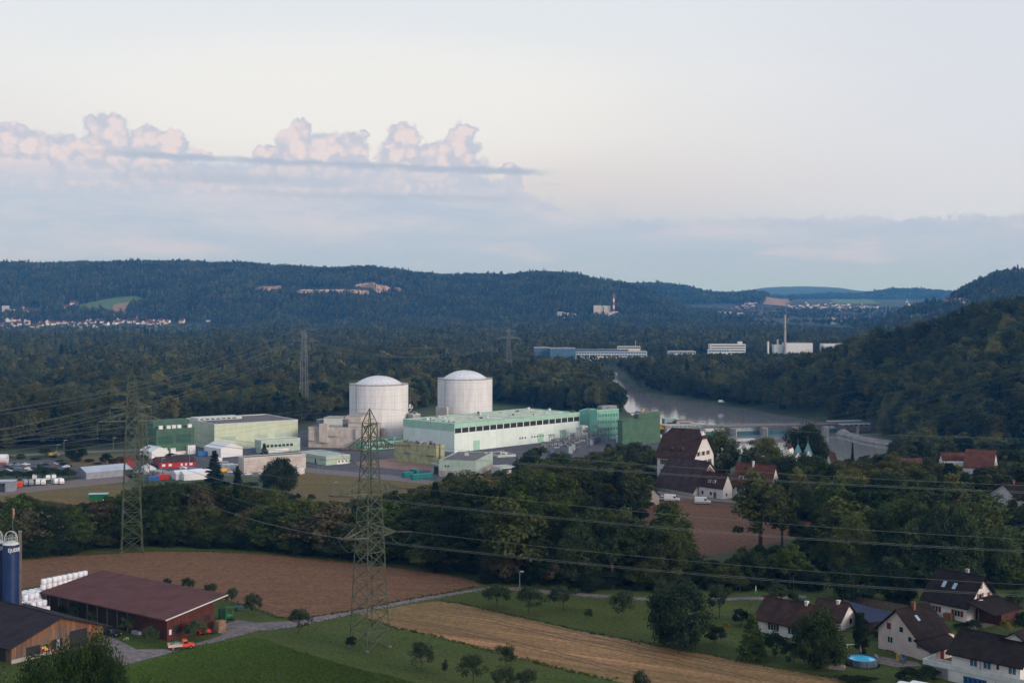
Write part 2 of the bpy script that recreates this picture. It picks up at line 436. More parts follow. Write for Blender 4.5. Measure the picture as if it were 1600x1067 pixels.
# ------------------------------------------------------------------ mesh helper
class MB:
    def __init__(s):
        s.v, s.f, s.m = [], [], []

    def add(s, vs, fs, mi=0):
        o = len(s.v)
        s.v += [tuple(v) for v in vs]
        s.f += [tuple(i + o for i in f) for f in fs]
        s.m += [mi] * len(fs)
        return s

    def box(s, x0, y0, z0, x1, y1, z1, mi=0):
        vs = [(x0, y0, z0), (x1, y0, z0), (x1, y1, z0), (x0, y1, z0), (x0, y0, z1), (x1, y0, z1), (x1, y1, z1), (x0, y1, z1)]
        return s.add(vs, [(0, 3, 2, 1), (4, 5, 6, 7), (0, 1, 5, 4), (1, 2, 6, 5), (2, 3, 7, 6), (3, 0, 4, 7)], mi)

    def prism(s, poly, z0, z1, mi=0):
        n = len(poly)
        vs = [(p[0], p[1], z0) for p in poly] + [(p[0], p[1], z1) for p in poly]
        fs = [tuple(range(n))[::-1], tuple(range(n, 2 * n))] + [(i, (i + 1) % n, n + (i + 1) % n, n + i) for i in range(n)]
        return s.add(vs, fs, mi)

    def tube(s, a, b, r, n=5, r2=None, mi=0, cap=True):
        a, b = Vector(a), Vector(b)
        d = b - a
        if d.length < 1e-6:
            return s
        q = d.to_track_quat('Z', 'Y')
        r2 = r if r2 is None else r2
        vs = []
        for c, rr in ((a, r), (b, r2)):
            for i in range(n):
                t = 2 * PI * (i + 0.5) / n
                vs.append(c + q @ Vector((rr * math.cos(t), rr * math.sin(t), 0)))
        fs = [(i, (i + 1) % n, n + (i + 1) % n, n + i) for i in range(n)]
        if cap:
            fs += [tuple(range(n))[::-1], tuple(range(n, 2 * n))]
        return s.add(vs, fs, mi)

    def path(s, pts, r, n=4, mi=0):
        pts = [Vector(p) for p in pts]
        vs = []
        for k, p in enumerate(pts):
            d = (pts[min(k + 1, len(pts) - 1)] - pts[max(k - 1, 0)])
            q = d.to_track_quat('Z', 'Y')
            for i in range(n):
                t = 2 * PI * (i + 0.5) / n
                vs.append(p + q @ Vector((r * math.cos(t), r * math.sin(t), 0)))
        fs = []
        for k in range(len(pts) - 1):
            for i in range(n):
                j = (i + 1) % n
                fs.append((k * n + i, k * n + j, (k + 1) * n + j, (k + 1) * n + i))
        fs += [tuple(range(n))[::-1], tuple(range((len(pts) - 1) * n, len(pts) * n))]
        return s.add(vs, fs, mi)

    def lathe(s, prof, n=24, c=(0, 0), mi=0):
        vs, fs = [], []
        for r, z in prof:
            for i in range(n):
                t = 2 * PI * i / n
                vs.append((c[0] + r * math.cos(t), c[1] + r * math.sin(t), z))
        for k in range(len(prof) - 1):
            for i in range(n):
                j = (i + 1) % n
                fs.append((k * n + i, k * n + j, (k + 1) * n + j, (k + 1) * n + i))
        fs += [tuple(range(n))[::-1], tuple(range((len(prof) - 1) * n, len(prof) * n))]
        return s.add(vs, fs, mi)

    def build(s, name, mats, parent=None, smooth=False, bevel=0.0):
        me = bpy.data.meshes.new(name)
        me.from_pydata(s.v, [], s.f)
        mats = mats if isinstance(mats, (list, tuple)) else [mats]
        for m in mats:
            me.materials.append(m)
        if len(mats) > 1:
            me.polygons.foreach_set('material_index', s.m)
        if smooth:
            me.polygons.foreach_set('use_smooth', [True] * len(me.polygons))
        me.update()
        o = bpy.data.objects.new(name, me)
        COL.objects.link(o)
        o.parent = parent
        if bevel:
            b = o.modifiers.new('bevel', 'BEVEL')
            b.width = bevel; b.segments = 2; b.limit_method = 'ANGLE'
        return o


def tag(o, label, cat, group=None, kind=None):
    o['label'] = label
    o['category'] = cat
    if group:
        o['group'] = group
    if kind:
        o['kind'] = kind
    return o


def thing(name, label, cat, loc=(0, 0, 0), rz=0.0, group=None):
    o = bpy.data.objects.new(name, None)
    COL.objects.link(o)
    o.empty_display_size = 0.5
    o.location = loc
    o.rotation_euler = (0, 0, rz)
    return tag(o, label, cat, group)


def kids(o):
    return [c for c in bpy.data.objects if c.parent == o]


def dup(root, loc, rz, label=None, group=None, scale=None, tree=None):
    tree = tree or [(c, kids(c)) for c in kids(root)]
    r = root.copy()
    COL.objects.link(r)
    r.location = loc
    r.rotation_euler = (0, 0, rz)
    if scale:
        r.scale = scale
    if label:
        r['label'] = label
    if group:
        r['group'] = group
    for c, gs in tree:
        k = c.copy(); COL.objects.link(k); k.parent = r
        for g in gs:
            q = g.copy(); COL.objects.link(q); q.parent = k
    return r


# ------------------------------------------------------------------ terrain
def ss(a, b, x):
    t = np.clip((np.asarray(x, float) - a) / (b - a), 0, 1)
    return t * t * (3 - 2 * t)


def g(px, py, z):
    """Where the line of sight through photo point (px,py) meets the level z."""
    Y = (CZ - z) * F / (py - HY)
    return ((px - 800) / F * Y, Y)


def inpoly(x, y, poly):
    x, y = np.asarray(x, float), np.asarray(y, float)
    r = np.zeros(np.broadcast(x, y).shape, bool)
    n = len(poly)
    for i in range(n):
        x0, y0 = poly[i]; x1, y1 = poly[(i + 1) % n]
        c = ((y0 > y) != (y1 > y))
        with np.errstate(divide='ignore', invalid='ignore'):
            r ^= c & (x < (x1 - x0) * (y - y0) / (y1 - y0 + 1e-12) + x0)
    return r


def polydist(x, y, poly):
    x, y = np.asarray(x, float), np.asarray(y, float)
    d = np.full(np.broadcast(x, y).shape, 1e9)
    n = len(poly)
    for i in range(n):
        x0, y0 = poly[i]; x1, y1 = poly[(i + 1) % n]
        dx, dy = x1 - x0, y1 - y0
        t = np.clip(((x - x0) * dx + (y - y0) * dy) / (dx * dx + dy * dy + 1e-9), 0, 1)
        d = np.minimum(d, np.hypot(x - x0 - t * dx, y - y0 - t * dy))
    return d


WZ = -2.0
RIVER = [g(*p, WZ) for p in [(1036, 690), (1030, 674), (1000, 655), (978, 640), (966, 612), (940, 594), (900, 587), (850, 583), (780, 580), (700, 578),
                             (700, 574), (800, 573), (880, 573.5), (930, 576), (962, 582), (976, 592), (984, 603), (1003, 613), (1060, 623), (1115, 632), (1172, 641),
                             (1240, 652), (1330, 668), (1392, 690), (1420, 705)]] + [(300, 760), (330, 690), (300, 672), (230, 700), (170, 760), (130, 800), (112, 860)]

RIDGES = [  # ridge line in photo points, distance of ridge, distance of foot, height of foot
    ([(-500, 415), (-200, 413), (0, 413), (100, 411), (200, 410), (280, 409), (350, 412), (400, 415), (470, 418), (520, 419), (580, 418), (610, 421), (650, 428), (700, 430),
      (760, 431), (800, 431), (860, 426), (900, 429), (930, 436), (970, 441), (1000, 450), (1030, 462), (1060, 478), (1085, 492), (1105, 504), (1150, 530)], 4700, 3650, 16),
    ([(860, 470), (920, 450), (960, 443), (980, 441), (1040, 441), (1070, 444), (1100, 453), (1140, 456), (1180, 452), (1230, 460), (1290, 467), (1330, 474), (1380, 490)], 6200, 5300, 48),
    ([(1235, 480), (1255, 465), (1280, 460), (1330, 462), (1350, 468), (1370, 480)], 6900, 6500, 80),
    ([(1150, 470), (1180, 460), (1230, 459), (1280, 457), (1340, 456), (1400, 449), (1440, 449), (1480, 452), (1520, 458), (1600, 460)], 8600, 7700, 85),
    ([(1080, 465), (1140, 459), (1190, 450), (1250, 447), (1310, 450), (1350, 455), (1420, 462), (1600, 465)], 12200, 11000, 60),
    ([(1330, 530), (1380, 500), (1410, 486), (1440, 477), (1470, 468), (1500, 455), (1520, 444), (1540, 435), (1560, 428), (1580, 425), (1620, 423), (1750, 412), (2100, 400)], 3500, 2500, 25),
    ([(1330, 505), (1360, 494), (1400, 484), (1440, 482), (1480, 484), (1520, 500)], 4300, 3900, 30),
]


def wob(x, y, s):
    x, y = x / s, y / s
    return (np.sin(x * 1.7 + 1.3 * np.sin(y * 1.1 + 0.5)) + np.sin(y * 2.1 + 1.7 * np.sin(x * 0.9 + 2.1)) + 0.6 * np.sin(x * 3.9 + y * 3.1 + 1.0)) / 2.6


def HT(x, y):
    """Ground height (metres; the plant stands on 0)."""
    x, y = np.asarray(x, float), np.asarray(y, float)
    E = 346 + 170 * ss(0, 45, x)
    W = 235 - 65 * ss(0, 45, x)
    z = 25 * (1 - ss(0, 1, (y - E) / W))
    r = np.hypot(x, y)
    z = z + 62 * (1 - ss(6, 165, r))
    z = z + np.interp(y, [1500, 3500, 4800, 5800, 6800], [0, 15, 45, 69, 96])
    z = z + np.where(y > 1150, 1.5 * wob(x, y, 160), 0)
    # wooded slope on the right
    xf = np.interp(y, [600, 750, 870, 1000, 1100, 1200, 1400, 1700, 2200], [330, 292, 252, 226, 203, 212, 330, 520, 900])
    h = np.clip(x - xf, 0, None)
    hill = 0.33 * h * (1 - ss(150, 1100, h) * 0.45) * ss(560, 720, y) * (1 - ss(1350, 2100, y))
    z = np.maximum(z, hill + 2.2 * wob(x, y, 70) * ss(0, 60, h)) if True else z
    # river
    sd_ = polydist(x, y, RIVER)
    ins = inpoly(x, y, RIVER)
    s = np.where(ins, -sd_, sd_)
    near = ss(4, 26, s)
    z = np.where(s < 30, z * near + (-1) * (1 - near) - 5 * ss(3, -6, s) , z) if True else z
    px = 800 + F * x / np.maximum(y, 1)
    for pts, yr, yf, zf in RIDGES:
        P = np.array(pts, float)
        top = CZ - (np.interp(px, P[:, 0], P[:, 1], left=560, right=560) - HY) / F * yr - (15 if yr < 5000 else (27 if yr < 8000 else (30 if yr < 9000 else 0)))
        top = top + 5 * wob(x, y, 130)
        t = np.clip((y - yf) / (yr - yf), 0, 1)
        back = ss(0, 1, (y - yr) / 900)
        gull = 0.07 * wob(x * 1.0, y * 0.35, 190) * np.sin(PI * t)
        hz = zf + (top - zf) * np.clip(np.sin(t * PI / 2) ** 1.15 + gull, 0, 1.0) * (1 - back)
        z = np.where((y > yf) & (top > zf), np.maximum(z, hz), z)
    return z


def ht(x, y):
    return float(HT(np.array([x]), np.array([y]))[0])


def hit(px, py, y0=3000, y1=13000, n=700):
    Y = np.linspace(y0, y1, n)
    X = (px - 800) / F * Y
    d = CZ - (py - HY) / F * Y - HT(X, Y)
    k = np.argmax(d < 0) if (d < 0).any() else n - 1
    return X[k], Y[k]


def grid_ground(name, y0, y1, rows, a0, a1, cols, mat):
    Y = np.exp(np.linspace(math.log(y0), math.log(y1), rows))
    A = np.linspace(a0, a1, cols)
    YY, AA = np.meshgrid(Y, A, indexing='ij')
    XX = AA * YY
    ZZ = HT(XX.ravel(), YY.ravel()).reshape(XX.shape)
    co = np.stack([XX, YY, ZZ], -1).reshape(-1, 3)
    i = np.arange(rows * cols).reshape(rows, cols)
    q = np.stack([i[:-1, :-1], i[:-1, 1:], i[1:, 1:], i[1:, :-1]], -1).reshape(-1, 4)
    me = bpy.data.meshes.new(name)
    me.from_pydata(co.tolist(), [], q.tolist())
    me.materials.append(mat)
    me.polygons.foreach_set('use_smooth', [True] * len(me.polygons))
    o = bpy.data.objects.new(name, me)
    COL.objects.link(o)
    o['kind'] = 'structure'
    return o


M_GROUND = pmat('meadow_ground', C(66, 78, 42), C(52, 60, 36), 0.05, detail=9)
M_FLOOR = pmat('forest_floor', C(44, 52, 36), C(34, 42, 30), 0.03, detail=9)
grid_ground('ground', 5, 3700, 560, -0.95, 0.95, 560, M_GROUND)
grid_ground('hills', 3650, 15000, 260, -0.62, 0.62, 420, M_FLOOR)
# the slope behind the viewpoint
mb = MB()
back = [(-300, -260), (300, -260), (300, 30), (-300, 30)]
mb.add([(-260, -220, 60), (260, -220, 60), (260, 4.9, 26), (4.6, 4.9, 84.0), (-4.6, 4.9, 84.0), (-260, 4.9, 26)], [(0, 1, 2, 3, 4, 5)])
o = mb.build('slope', M_GROUND); o['kind'] = 'structure'


def M_water():
    m = bpy.data.materials.new('river_water')
    m.use_nodes = True
    N, L = m.node_tree.nodes, m.node_tree.links
    b = N['Principled BSDF']
    b.inputs['Base Color'].default_value = (0.24, 0.23, 0.225, 1)
    b.inputs['Roughness'].default_value = 0.06
    b.inputs['IOR'].default_value = 1.33
    tc = N.new('ShaderNodeTexCoord')
    mp = N.new('ShaderNodeMapping'); mp.inputs['Scale'].default_value = (1, 0.35, 1)
    no = N.new('ShaderNodeTexNoise'); no.inputs['Scale'].default_value = 0.35; no.inputs['Detail'].default_value = 4
    L.new(tc.outputs['Object'], mp.inputs[0]); L.new(mp.outputs[0], no.inputs['Vector'])
    bp = N.new('ShaderNodeBump'); bp.inputs['Strength'].default_value = 0.35; bp.inputs['Distance'].default_value = 0.3
    L.new(no.outputs[0], bp.inputs['Height']); L.new(bp.outputs[0], b.inputs['Normal'])
    return m


mb = MB()
xs = [p[0] for p in RIVER]; ys = [p[1] for p in RIVER]
mb.add([(min(xs) - 30, min(ys) - 30, WZ), (max(xs) + 40, min(ys) - 30, WZ), (max(xs) + 40, max(ys) + 30, WZ), (min(xs) - 30, max(ys) + 30, WZ)], [(0, 1, 2, 3)])
o = mb.build('river', M_water()); o['kind'] = 'structure'


# ------------------------------------------------------------------ flat sheets on the terrace (z 25) and the plant yard (z 0)
def sheet(name, pix, z, mat, lift, kind='structure', label=None):
    poly = [g(px, py, z) for px, py in pix]
    mb = MB()
    mb.add([(x, y, z + lift) for x, y in poly], [tuple(range(len(poly)))])
    o = mb.build(name, mat)
    o['kind'] = kind
    if label:
        o['label'] = label
    me = o.data
    if me.polygons[0].normal.z < 0:
        me.flip_normals()
    return o


def field_mat(name, c1, c2, c3, ang, row, fine):
    """Tilled or mown field: rows along a heading, broad patches and fine grain."""
    m = bpy.data.materials.new(name)
    m.use_nodes = True
    N, L = m.node_tree.nodes, m.node_tree.links
    b = N['Principled BSDF']
    b.inputs['Roughness'].default_value = 0.95
    b.inputs['Specular IOR Level'].default_value = 0.1
    tc = N.new('ShaderNodeTexCoord')
    mp = N.new('ShaderNodeMapping')
    mp.inputs['Rotation'].default_value = (0, 0, ang)
    L.new(tc.outputs['Object'], mp.inputs[0])

    def noise(sx, sy, sc, det):
        m2 = N.new('ShaderNodeMapping'); m2.inputs['Scale'].default_value = (sx, sy, 1)
        L.new(mp.outputs[0], m2.inputs[0])
        n = N.new('ShaderNodeTexNoise'); n.inputs['Scale'].default_value = sc; n.inputs['Detail'].default_value = det; n.inputs['Roughness'].default_value = 0.7
        L.new(m2.outputs[0], n.inputs['Vector'])
        r = N.new('ShaderNodeMapRange'); r.inputs[1].default_value, r.inputs[2].default_value = 0.33, 0.67
        L.new(n.outputs[0], r.inputs[0])
        return r.outputs[0]

    def mix(f, a, bb):
        x = N.new('ShaderNodeMix'); x.data_type = 'RGBA'
        L.new(f, x.inputs[0])
        for i, v in ((6, a), (7, bb)):
            if isinstance(v, tuple):
                x.inputs[i].default_value = v
            else:
                L.new(v, x.inputs[i])
        return x.outputs[2]
    rows = noise(0.03, 1.0, row, 4)
    patch = noise(0.25, 1.0, 0.06, 6)
    grain = noise(1, 1, fine, 4)
    c = mix(rows, c1, c2)
    c = mix(patch, c, c3)
    dk = N.new('ShaderNodeMix'); dk.data_type = 'RGBA'; dk.blend_type = 'MULTIPLY'
    dk.inputs[0].default_value = 1
    gr = N.new('ShaderNodeMapRange'); gr.inputs[3].default_value, gr.inputs[4].default_value = 0.62, 1.3
    L.new(grain, gr.inputs[0])
    L.new(c, dk.inputs[6]); L.new(gr.outputs[0], dk.inputs[7])
    L.new(dk.outputs[2], b.inputs['Base Color'])
    bp = N.new('ShaderNodeBump'); bp.inputs['Strength'].default_value = 0.8; bp.inputs['Distance'].default_value = 0.12
    L.new(grain, bp.inputs['Height']); L.new(bp.outputs[0], b.inputs['Normal'])
    return m


M_PLOUGH = field_mat('ploughed_soil', C(128, 93, 70), C(99, 73, 56), C(119, 88, 64), -0.08, 0.55, 1.1)
M_PLOUGH2 = field_mat('ploughed_soil_far', C(120, 86, 66), C(100, 72, 56), C(112, 82, 64), 0.3, 0.5, 0.8)
M_STUB = field_mat('stubble', C(190, 144, 106), C(118, 88, 62), C(112, 98, 60), 0.49, 0.42, 1.5)
M_CROP = field_mat('leafy_crop', C(78, 102, 38), C(54, 74, 28), C(64, 90, 32), 0.5, 0.6, 2.2)
M_LAWN = field_mat('mown_grass', C(74, 90, 38), C(58, 72, 34), C(84, 88, 44), 0.3, 0.3, 1.4)
M_DRY = field_mat('dry_grass', C(108, 100, 58), C(80, 84, 48), C(118, 94, 60), 0.1, 0.12, 0.5)
M_ROAD = field_mat('worn_asphalt', C(134, 124, 124), C(112, 104, 104), C(120, 112, 110), 0.5, 0.3, 0.9)
M_GRAVEL = field_mat('gravel', C(136, 122, 116), C(116, 104, 100), C(124, 112, 106), 0.5, 0.3, 1.1)
M_YARD = field_mat('yard_asphalt', C(102, 100, 104), C(82, 80, 84), C(90, 88, 92), 0.78, 0.1, 0.3)

T = 25.0
sheet('meadow', [(-60, 1075), (1700, 1075), (1700, 905), (1300, 905), (1100, 925), (900, 920), (760, 903), (640, 882), (500, 868), (420, 861), (330, 856), (250, 853), (190, 857), (100, 864), (-60, 874)], T, M_LAWN, 0.02)
sheet('ploughed_field', [(-60, 880), (20, 876), (60, 871), (100, 869), (190, 864), (250, 861), (330, 862), (420, 866), (500, 874), (560, 881), (640, 889), (690, 896), (735, 904), (752, 911), (745, 916), (730, 919),
                         (700, 926), (650, 934), (600, 944), (550, 954), (495, 963), (440, 966), (418, 958), (395, 948), (350, 938), (300, 925), (200, 905), (60, 915), (-60, 930)], T, M_PLOUGH, 0.03)
sheet('stubble_field', [(556, 958), (600, 952), (640, 944), (690, 938.5), (720, 943), (800, 961), (900, 984), (1007, 1005), (1100, 1021), (1200, 1041), (1300, 1058), (1400, 1080), (1050, 1080), (960, 1063), (900, 1051), (812, 1028),
                        (775, 1019), (675, 993), (615, 980), (580, 968)], T, M_STUB, 0.03)
sheet('crop_field', [(187, 1046), (262, 1027), (350, 1004), (395, 997), (415, 1000), (440, 1010), (500, 1030), (560, 1047), (640, 1065), (660, 1080), (140, 1080)], T, M_CROP, 0.03)
sheet('road', [(187, 1041), (262, 1021), (350, 1000), (400, 986), (450, 981.5), (550, 960), (650, 940.5), (755, 922), (790, 921), (820, 925), (900, 931), (1000, 938), (1100, 938.5), (1190, 937), (1260, 934),
               (1260, 930), (1190, 932.5), (1100, 934), (1000, 933), (900, 926), (840, 920.5), (800, 916.5), (770, 916), (750, 919), (650, 934.5), (547, 955), (447, 970.5), (400, 972.5), (372, 968),
               (352, 974), (345, 993), (300, 1007), (262, 1014), (213, 1014), (195, 1005), (170, 992), (158, 992), (140, 1020), (150, 1060)], T, M_ROAD, 0.04)
sheet('brown_field', [(985, 768), (1040, 776), (1100, 783), (1180, 794), (1280, 806), (1275, 832), (1180, 856), (1080, 872), (980, 872), (900, 840), (880, 800), (905, 770)], T, M_PLOUGH2, 0.03)
sheet('farm_road', [(1180, 784), (1330, 790), (1330, 803), (1280, 803), (1180, 792)], T, M_GRAVEL, 0.04)
sheet('farm_yard', [(960, 762), (1040, 768), (1150, 780), (1150, 786), (1040, 776), (960, 768)], T, M_GRAVEL, 0.05)
sheet('driveway', [(1520, 985), (1560, 975), (1572, 960), (1552, 950), (1535, 955), (1535, 968), (1512, 978)], T, M_GRAVEL, 0.05)
sheet('terrace_paving', [(1350, 1022), (1432, 1034), (1440, 1040), (1400, 1042), (1345, 1030)], T, M_GRAVEL, 0.05)
# plant level
sheet('plant_yard', [(205, 745), (420, 741), (480, 737), (640, 750), (760, 752), (1030, 700), (1025, 676), (960, 662), (760, 650), (480, 672), (200, 708), (120, 716), (-40, 722), (-40, 746), (120, 738)], 0.0, M_YARD, 0.03)
sheet('dry_meadow', [(-60, 772), (60, 766), (130, 758), (190, 756), (200, 762), (300, 775), (300, 800), (-60, 800)], 0.0, M_DRY, 0.02)
sheet('dry_lawn', [(462, 737), (520, 740), (660, 753), (700, 760), (690, 800), (440, 800), (440, 745)], 0.0, M_DRY, 0.04)
sheet('gravel_lane', [(-60, 780), (-10, 768), (60, 758), (130, 747), (200, 743), (205, 752), (150, 758), (60, 767), (-10, 776)], 0.0, M_GRAVEL, 0.05)
sheet('access_road', [(300, 741), (420, 736), (480, 731), (640, 745), (680, 752), (680, 757), (640, 753), (480, 738), (420, 745)], 0.0, M_ROAD, 0.06)
sheet('verge', [(95, 716), (235, 706), (260, 716), (180, 727), (100, 728)], 0.0, M_DRY, 0.045)
sheet('embankment_road', [(-40, 718), (60, 711), (230, 703), (235, 700.5), (60, 708), (-40, 714)], 0.0, M_GRAVEL, 0.06)
sheet('demolition_ground', [(555, 722), (620, 715), (690, 723), (680, 735), (640, 735), (560, 728)], 0.0, pmat('broken_ground', C(150, 118, 104), C(110, 88, 80), 0.12, detail=9), 0.07)


def track(pix, off, wid, z, lift, mat, name='wheel_track'):
    """Pair of wheel tracks along a photo line, laid on the field."""
    W_ = [Vector((*g(px, py, z), 0)) for px, py in pix]
    for sd in (-1, 1):
        m = MB()
        for i, p in enumerate(W_):
            d = (W_[min(i + 1, len(W_) - 1)] - W_[max(i - 1, 0)]).normalized()
            n = Vector((-d.y, d.x, 0))
            for e in (-1, 1):
                q = p + n * (sd * off + e * wid / 2)
                m.v.append((q.x, q.y, z + lift))
        for i in range(len(W_) - 1):
            m.f.append((2 * i, 2 * i + 2, 2 * i + 3, 2 * i + 1)); m.m.append(0)
        o = m.build(name, mat)
        if o.data.polygons[0].normal.z < 0:
            o.data.flip_normals()
        o['kind'] = 'structure'


M_RUT = pmat('rutted_soil', C(96, 72, 54), C(72, 60, 42), 0.9, detail=8)
M_RUTG = pmat('worn_grass', C(72, 76, 40), C(56, 62, 34), 0.7, detail=8)
track([(640, 952), (760, 968), (900, 1000), (1060, 1034), (1180, 1062)], .9, .38, T, .036, M_RUT)
track([(700, 946), (820, 966), (960, 1000), (1110, 1034), (1290, 1060)], .9, .34, T, .036, M_RUT)
track([(600, 962), (720, 985), (850, 1016), (990, 1052)], .9, .34, T, .036, M_RUT)
track([(60, 884), (190, 874), (330, 871), (500, 884), (640, 900), (730, 912)], .9, .4, T, .036, M_RUT)
track([(350, 930), (430, 952), (500, 955), (620, 934), (720, 916)], .9, .4, T, .036, M_RUT)
track([(470, 1000), (540, 1014), (620, 1024), (720, 1046), (830, 1072)], .8, .35, T, .026, M_RUTG)


# ------------------------------------------------------------------ buildings
def fit(A, L, R, Abot=None, z0=0.0, Y=None, zt=None):
    """A = (px, top row) of the near vertical edge, L = (px, top row) of the left wall's far end, R = px of the right wall's far end.
    Returns place, heading and size: local x runs along the right-hand wall (y=0), local y along the left-hand wall (x=0)."""
    if Y is None:
        Y = (CZ - z0) * F / (Abot - HY)
    if zt is None:
        zt = CZ - (A[1] - HY) / F * Y
    ax, ay = (A[0] - 800) / F * Y, Y
    lx, ly = g(L[0], L[1], zt)
    u = Vector((lx - ax, ly - ay)); n = u.length
    v = Vector((u.y, -u.x)) / n
    k = (R - 800) / F
    s = (k * ay - ax) / (v.x - k * v.y)
    return (ax, ay, z0), math.atan2(v.y, v.x), s, n, zt - z0


def fit_dir(px, bot, z0, deg, lx, ly, h):
    x, y = g(px, bot, z0)
    return (x, y, z0), math.radians(deg), lx, ly, h


def window(par, face, u, z, w, h, glass=None, frame=None, shutter=None, n=1, off=0.0, mull=0, d=0.06):
    """One window on face 'F' (y=off, looking -y), 'S' (x=off, looking -x), 'B' (x=off, looking +x)."""
    glass = glass or M_GLASS
    frame = frame or M_TRIM

    def bx(mb, u0, z0, u1, z1, d0, d1):
        if face == 'F':
            mb.box(u0, off - d1, z0, u1, off - d0, z1)
        elif face == 'S':
            mb.box(off - d1, u0, z0, off - d0, u1, z1)
        else:
            mb.box(off + d0, u0, z0, off + d1, u1, z1)
    t = min(0.09, w * 0.12, h * 0.12)
    fr = MB()
    bx(fr, u - t, z - t, u + w + t, z, 0, d + 0.02); bx(fr, u - t, z + h, u + w + t, z + h + t, 0, d)
    bx(fr, u - t, z, u, z + h, 0, d); bx(fr, u + w, z, u + w + t, z + h, 0, d)
    for i in range(mull):
        c = u + w * (i + 1) / (mull + 1)
        bx(fr, c - t / 2, z, c + t / 2, z + h, 0.031, d)
    wo = fr.build('window', frame, par)
    pn = MB(); bx(pn, u, z, u + w, z + h, 0, 0.03)
    pn.build('pane', glass, wo)
    if shutter:
        for s0 in ((u - t - w * 0.48 - .02, u - t - .02), (u + w + t + .02, u + w + t + w * 0.48 + .02)):
            m2 = MB(); bx(m2, s0[0], z - 0.03, s0[1], z + h + 0.03, 0, 0.07)
            m2.build('shutter', shutter, wo)
    return wo


def door(par, face, u, z, w, h, mat, off=0.0, name='door', d=0.07, grooves=0):
    mb = MB()

    def bx(u0, z0, u1, z1, d0, d1):
        if face == 'F':
            mb.box(u0, off - d1, z0, u1, off - d0, z1)
        elif face == 'S':
            mb.box(off - d1, u0, z0, off - d0, u1, z1)
        else:
            mb.box(off + d0, u0, z0, off + d1, u1, z1)
    bx(u, z, u + w, z + h, 0, d)
    for i in range(grooves):
        c = u + w * (i + 1) / (grooves + 1)
        bx(c - .03, z, c + .03, z + h, d, d + 0.04)
    return mb.build(name, mat, par)


def block(name, label, fitv, wall, roof=None, parapet=0.5, group=None, cat='building', trim=None, base=-1.0):
    loc, rz, lx, ly, h = fitv
    t = thing(name, label, cat, loc, rz, group)
    MB().box(0, 0, base, lx, ly, h).build('wall', wall, t)
    if roof:
        m = MB()
        m.box(0.5, 0.5, h + .004, lx - .5, ly - .5, h + 0.1)
        r = m.build('roof', roof, t)
    if parapet:
        p = MB(); a = .5
        for b in ((-.06, -.06, lx + .06, a), (-.06, ly - a, lx + .06, ly + .06), (-.06, a, a, ly - a), (lx - a, a, lx + .06, ly - a)):
            p.box(b[0], b[1], h + .004, b[2], b[3], h + parapet)
        p.build('parapet', trim or M_TRIM, t)
    return t, lx, ly, h


def roof_clutter(t, lx, ly, h, n, seed, mat=None, smax=2.2):
    r = random.Random(seed)
    for i in range(n):
        w, d, hh = r.uniform(.8, smax), r.uniform(.8, smax), r.uniform(.6, 1.8)
        x, y = r.uniform(1, max(1.2, lx - w - 1)), r.uniform(1, max(1.2, ly - d - 1))
        m = MB()
        if r.random() < .45:
            m.lathe([(w * .35, h + .1), (w * .35, h + hh), (w * .5, h + hh), (w * .5, h + hh + .25)], 10, (x + w / 2, y + d / 2))
            m.build('vent_stack', mat or M_STEELF, t)
        else:
            m.box(x, y, h + .1, x + w, y + d, h + hh)
            m.box(x + .1, y - .1, h + hh, x + w - .1, y + d + .1, h + hh + .12)
            m.build('roof_unit', mat or M_TRIM, t)


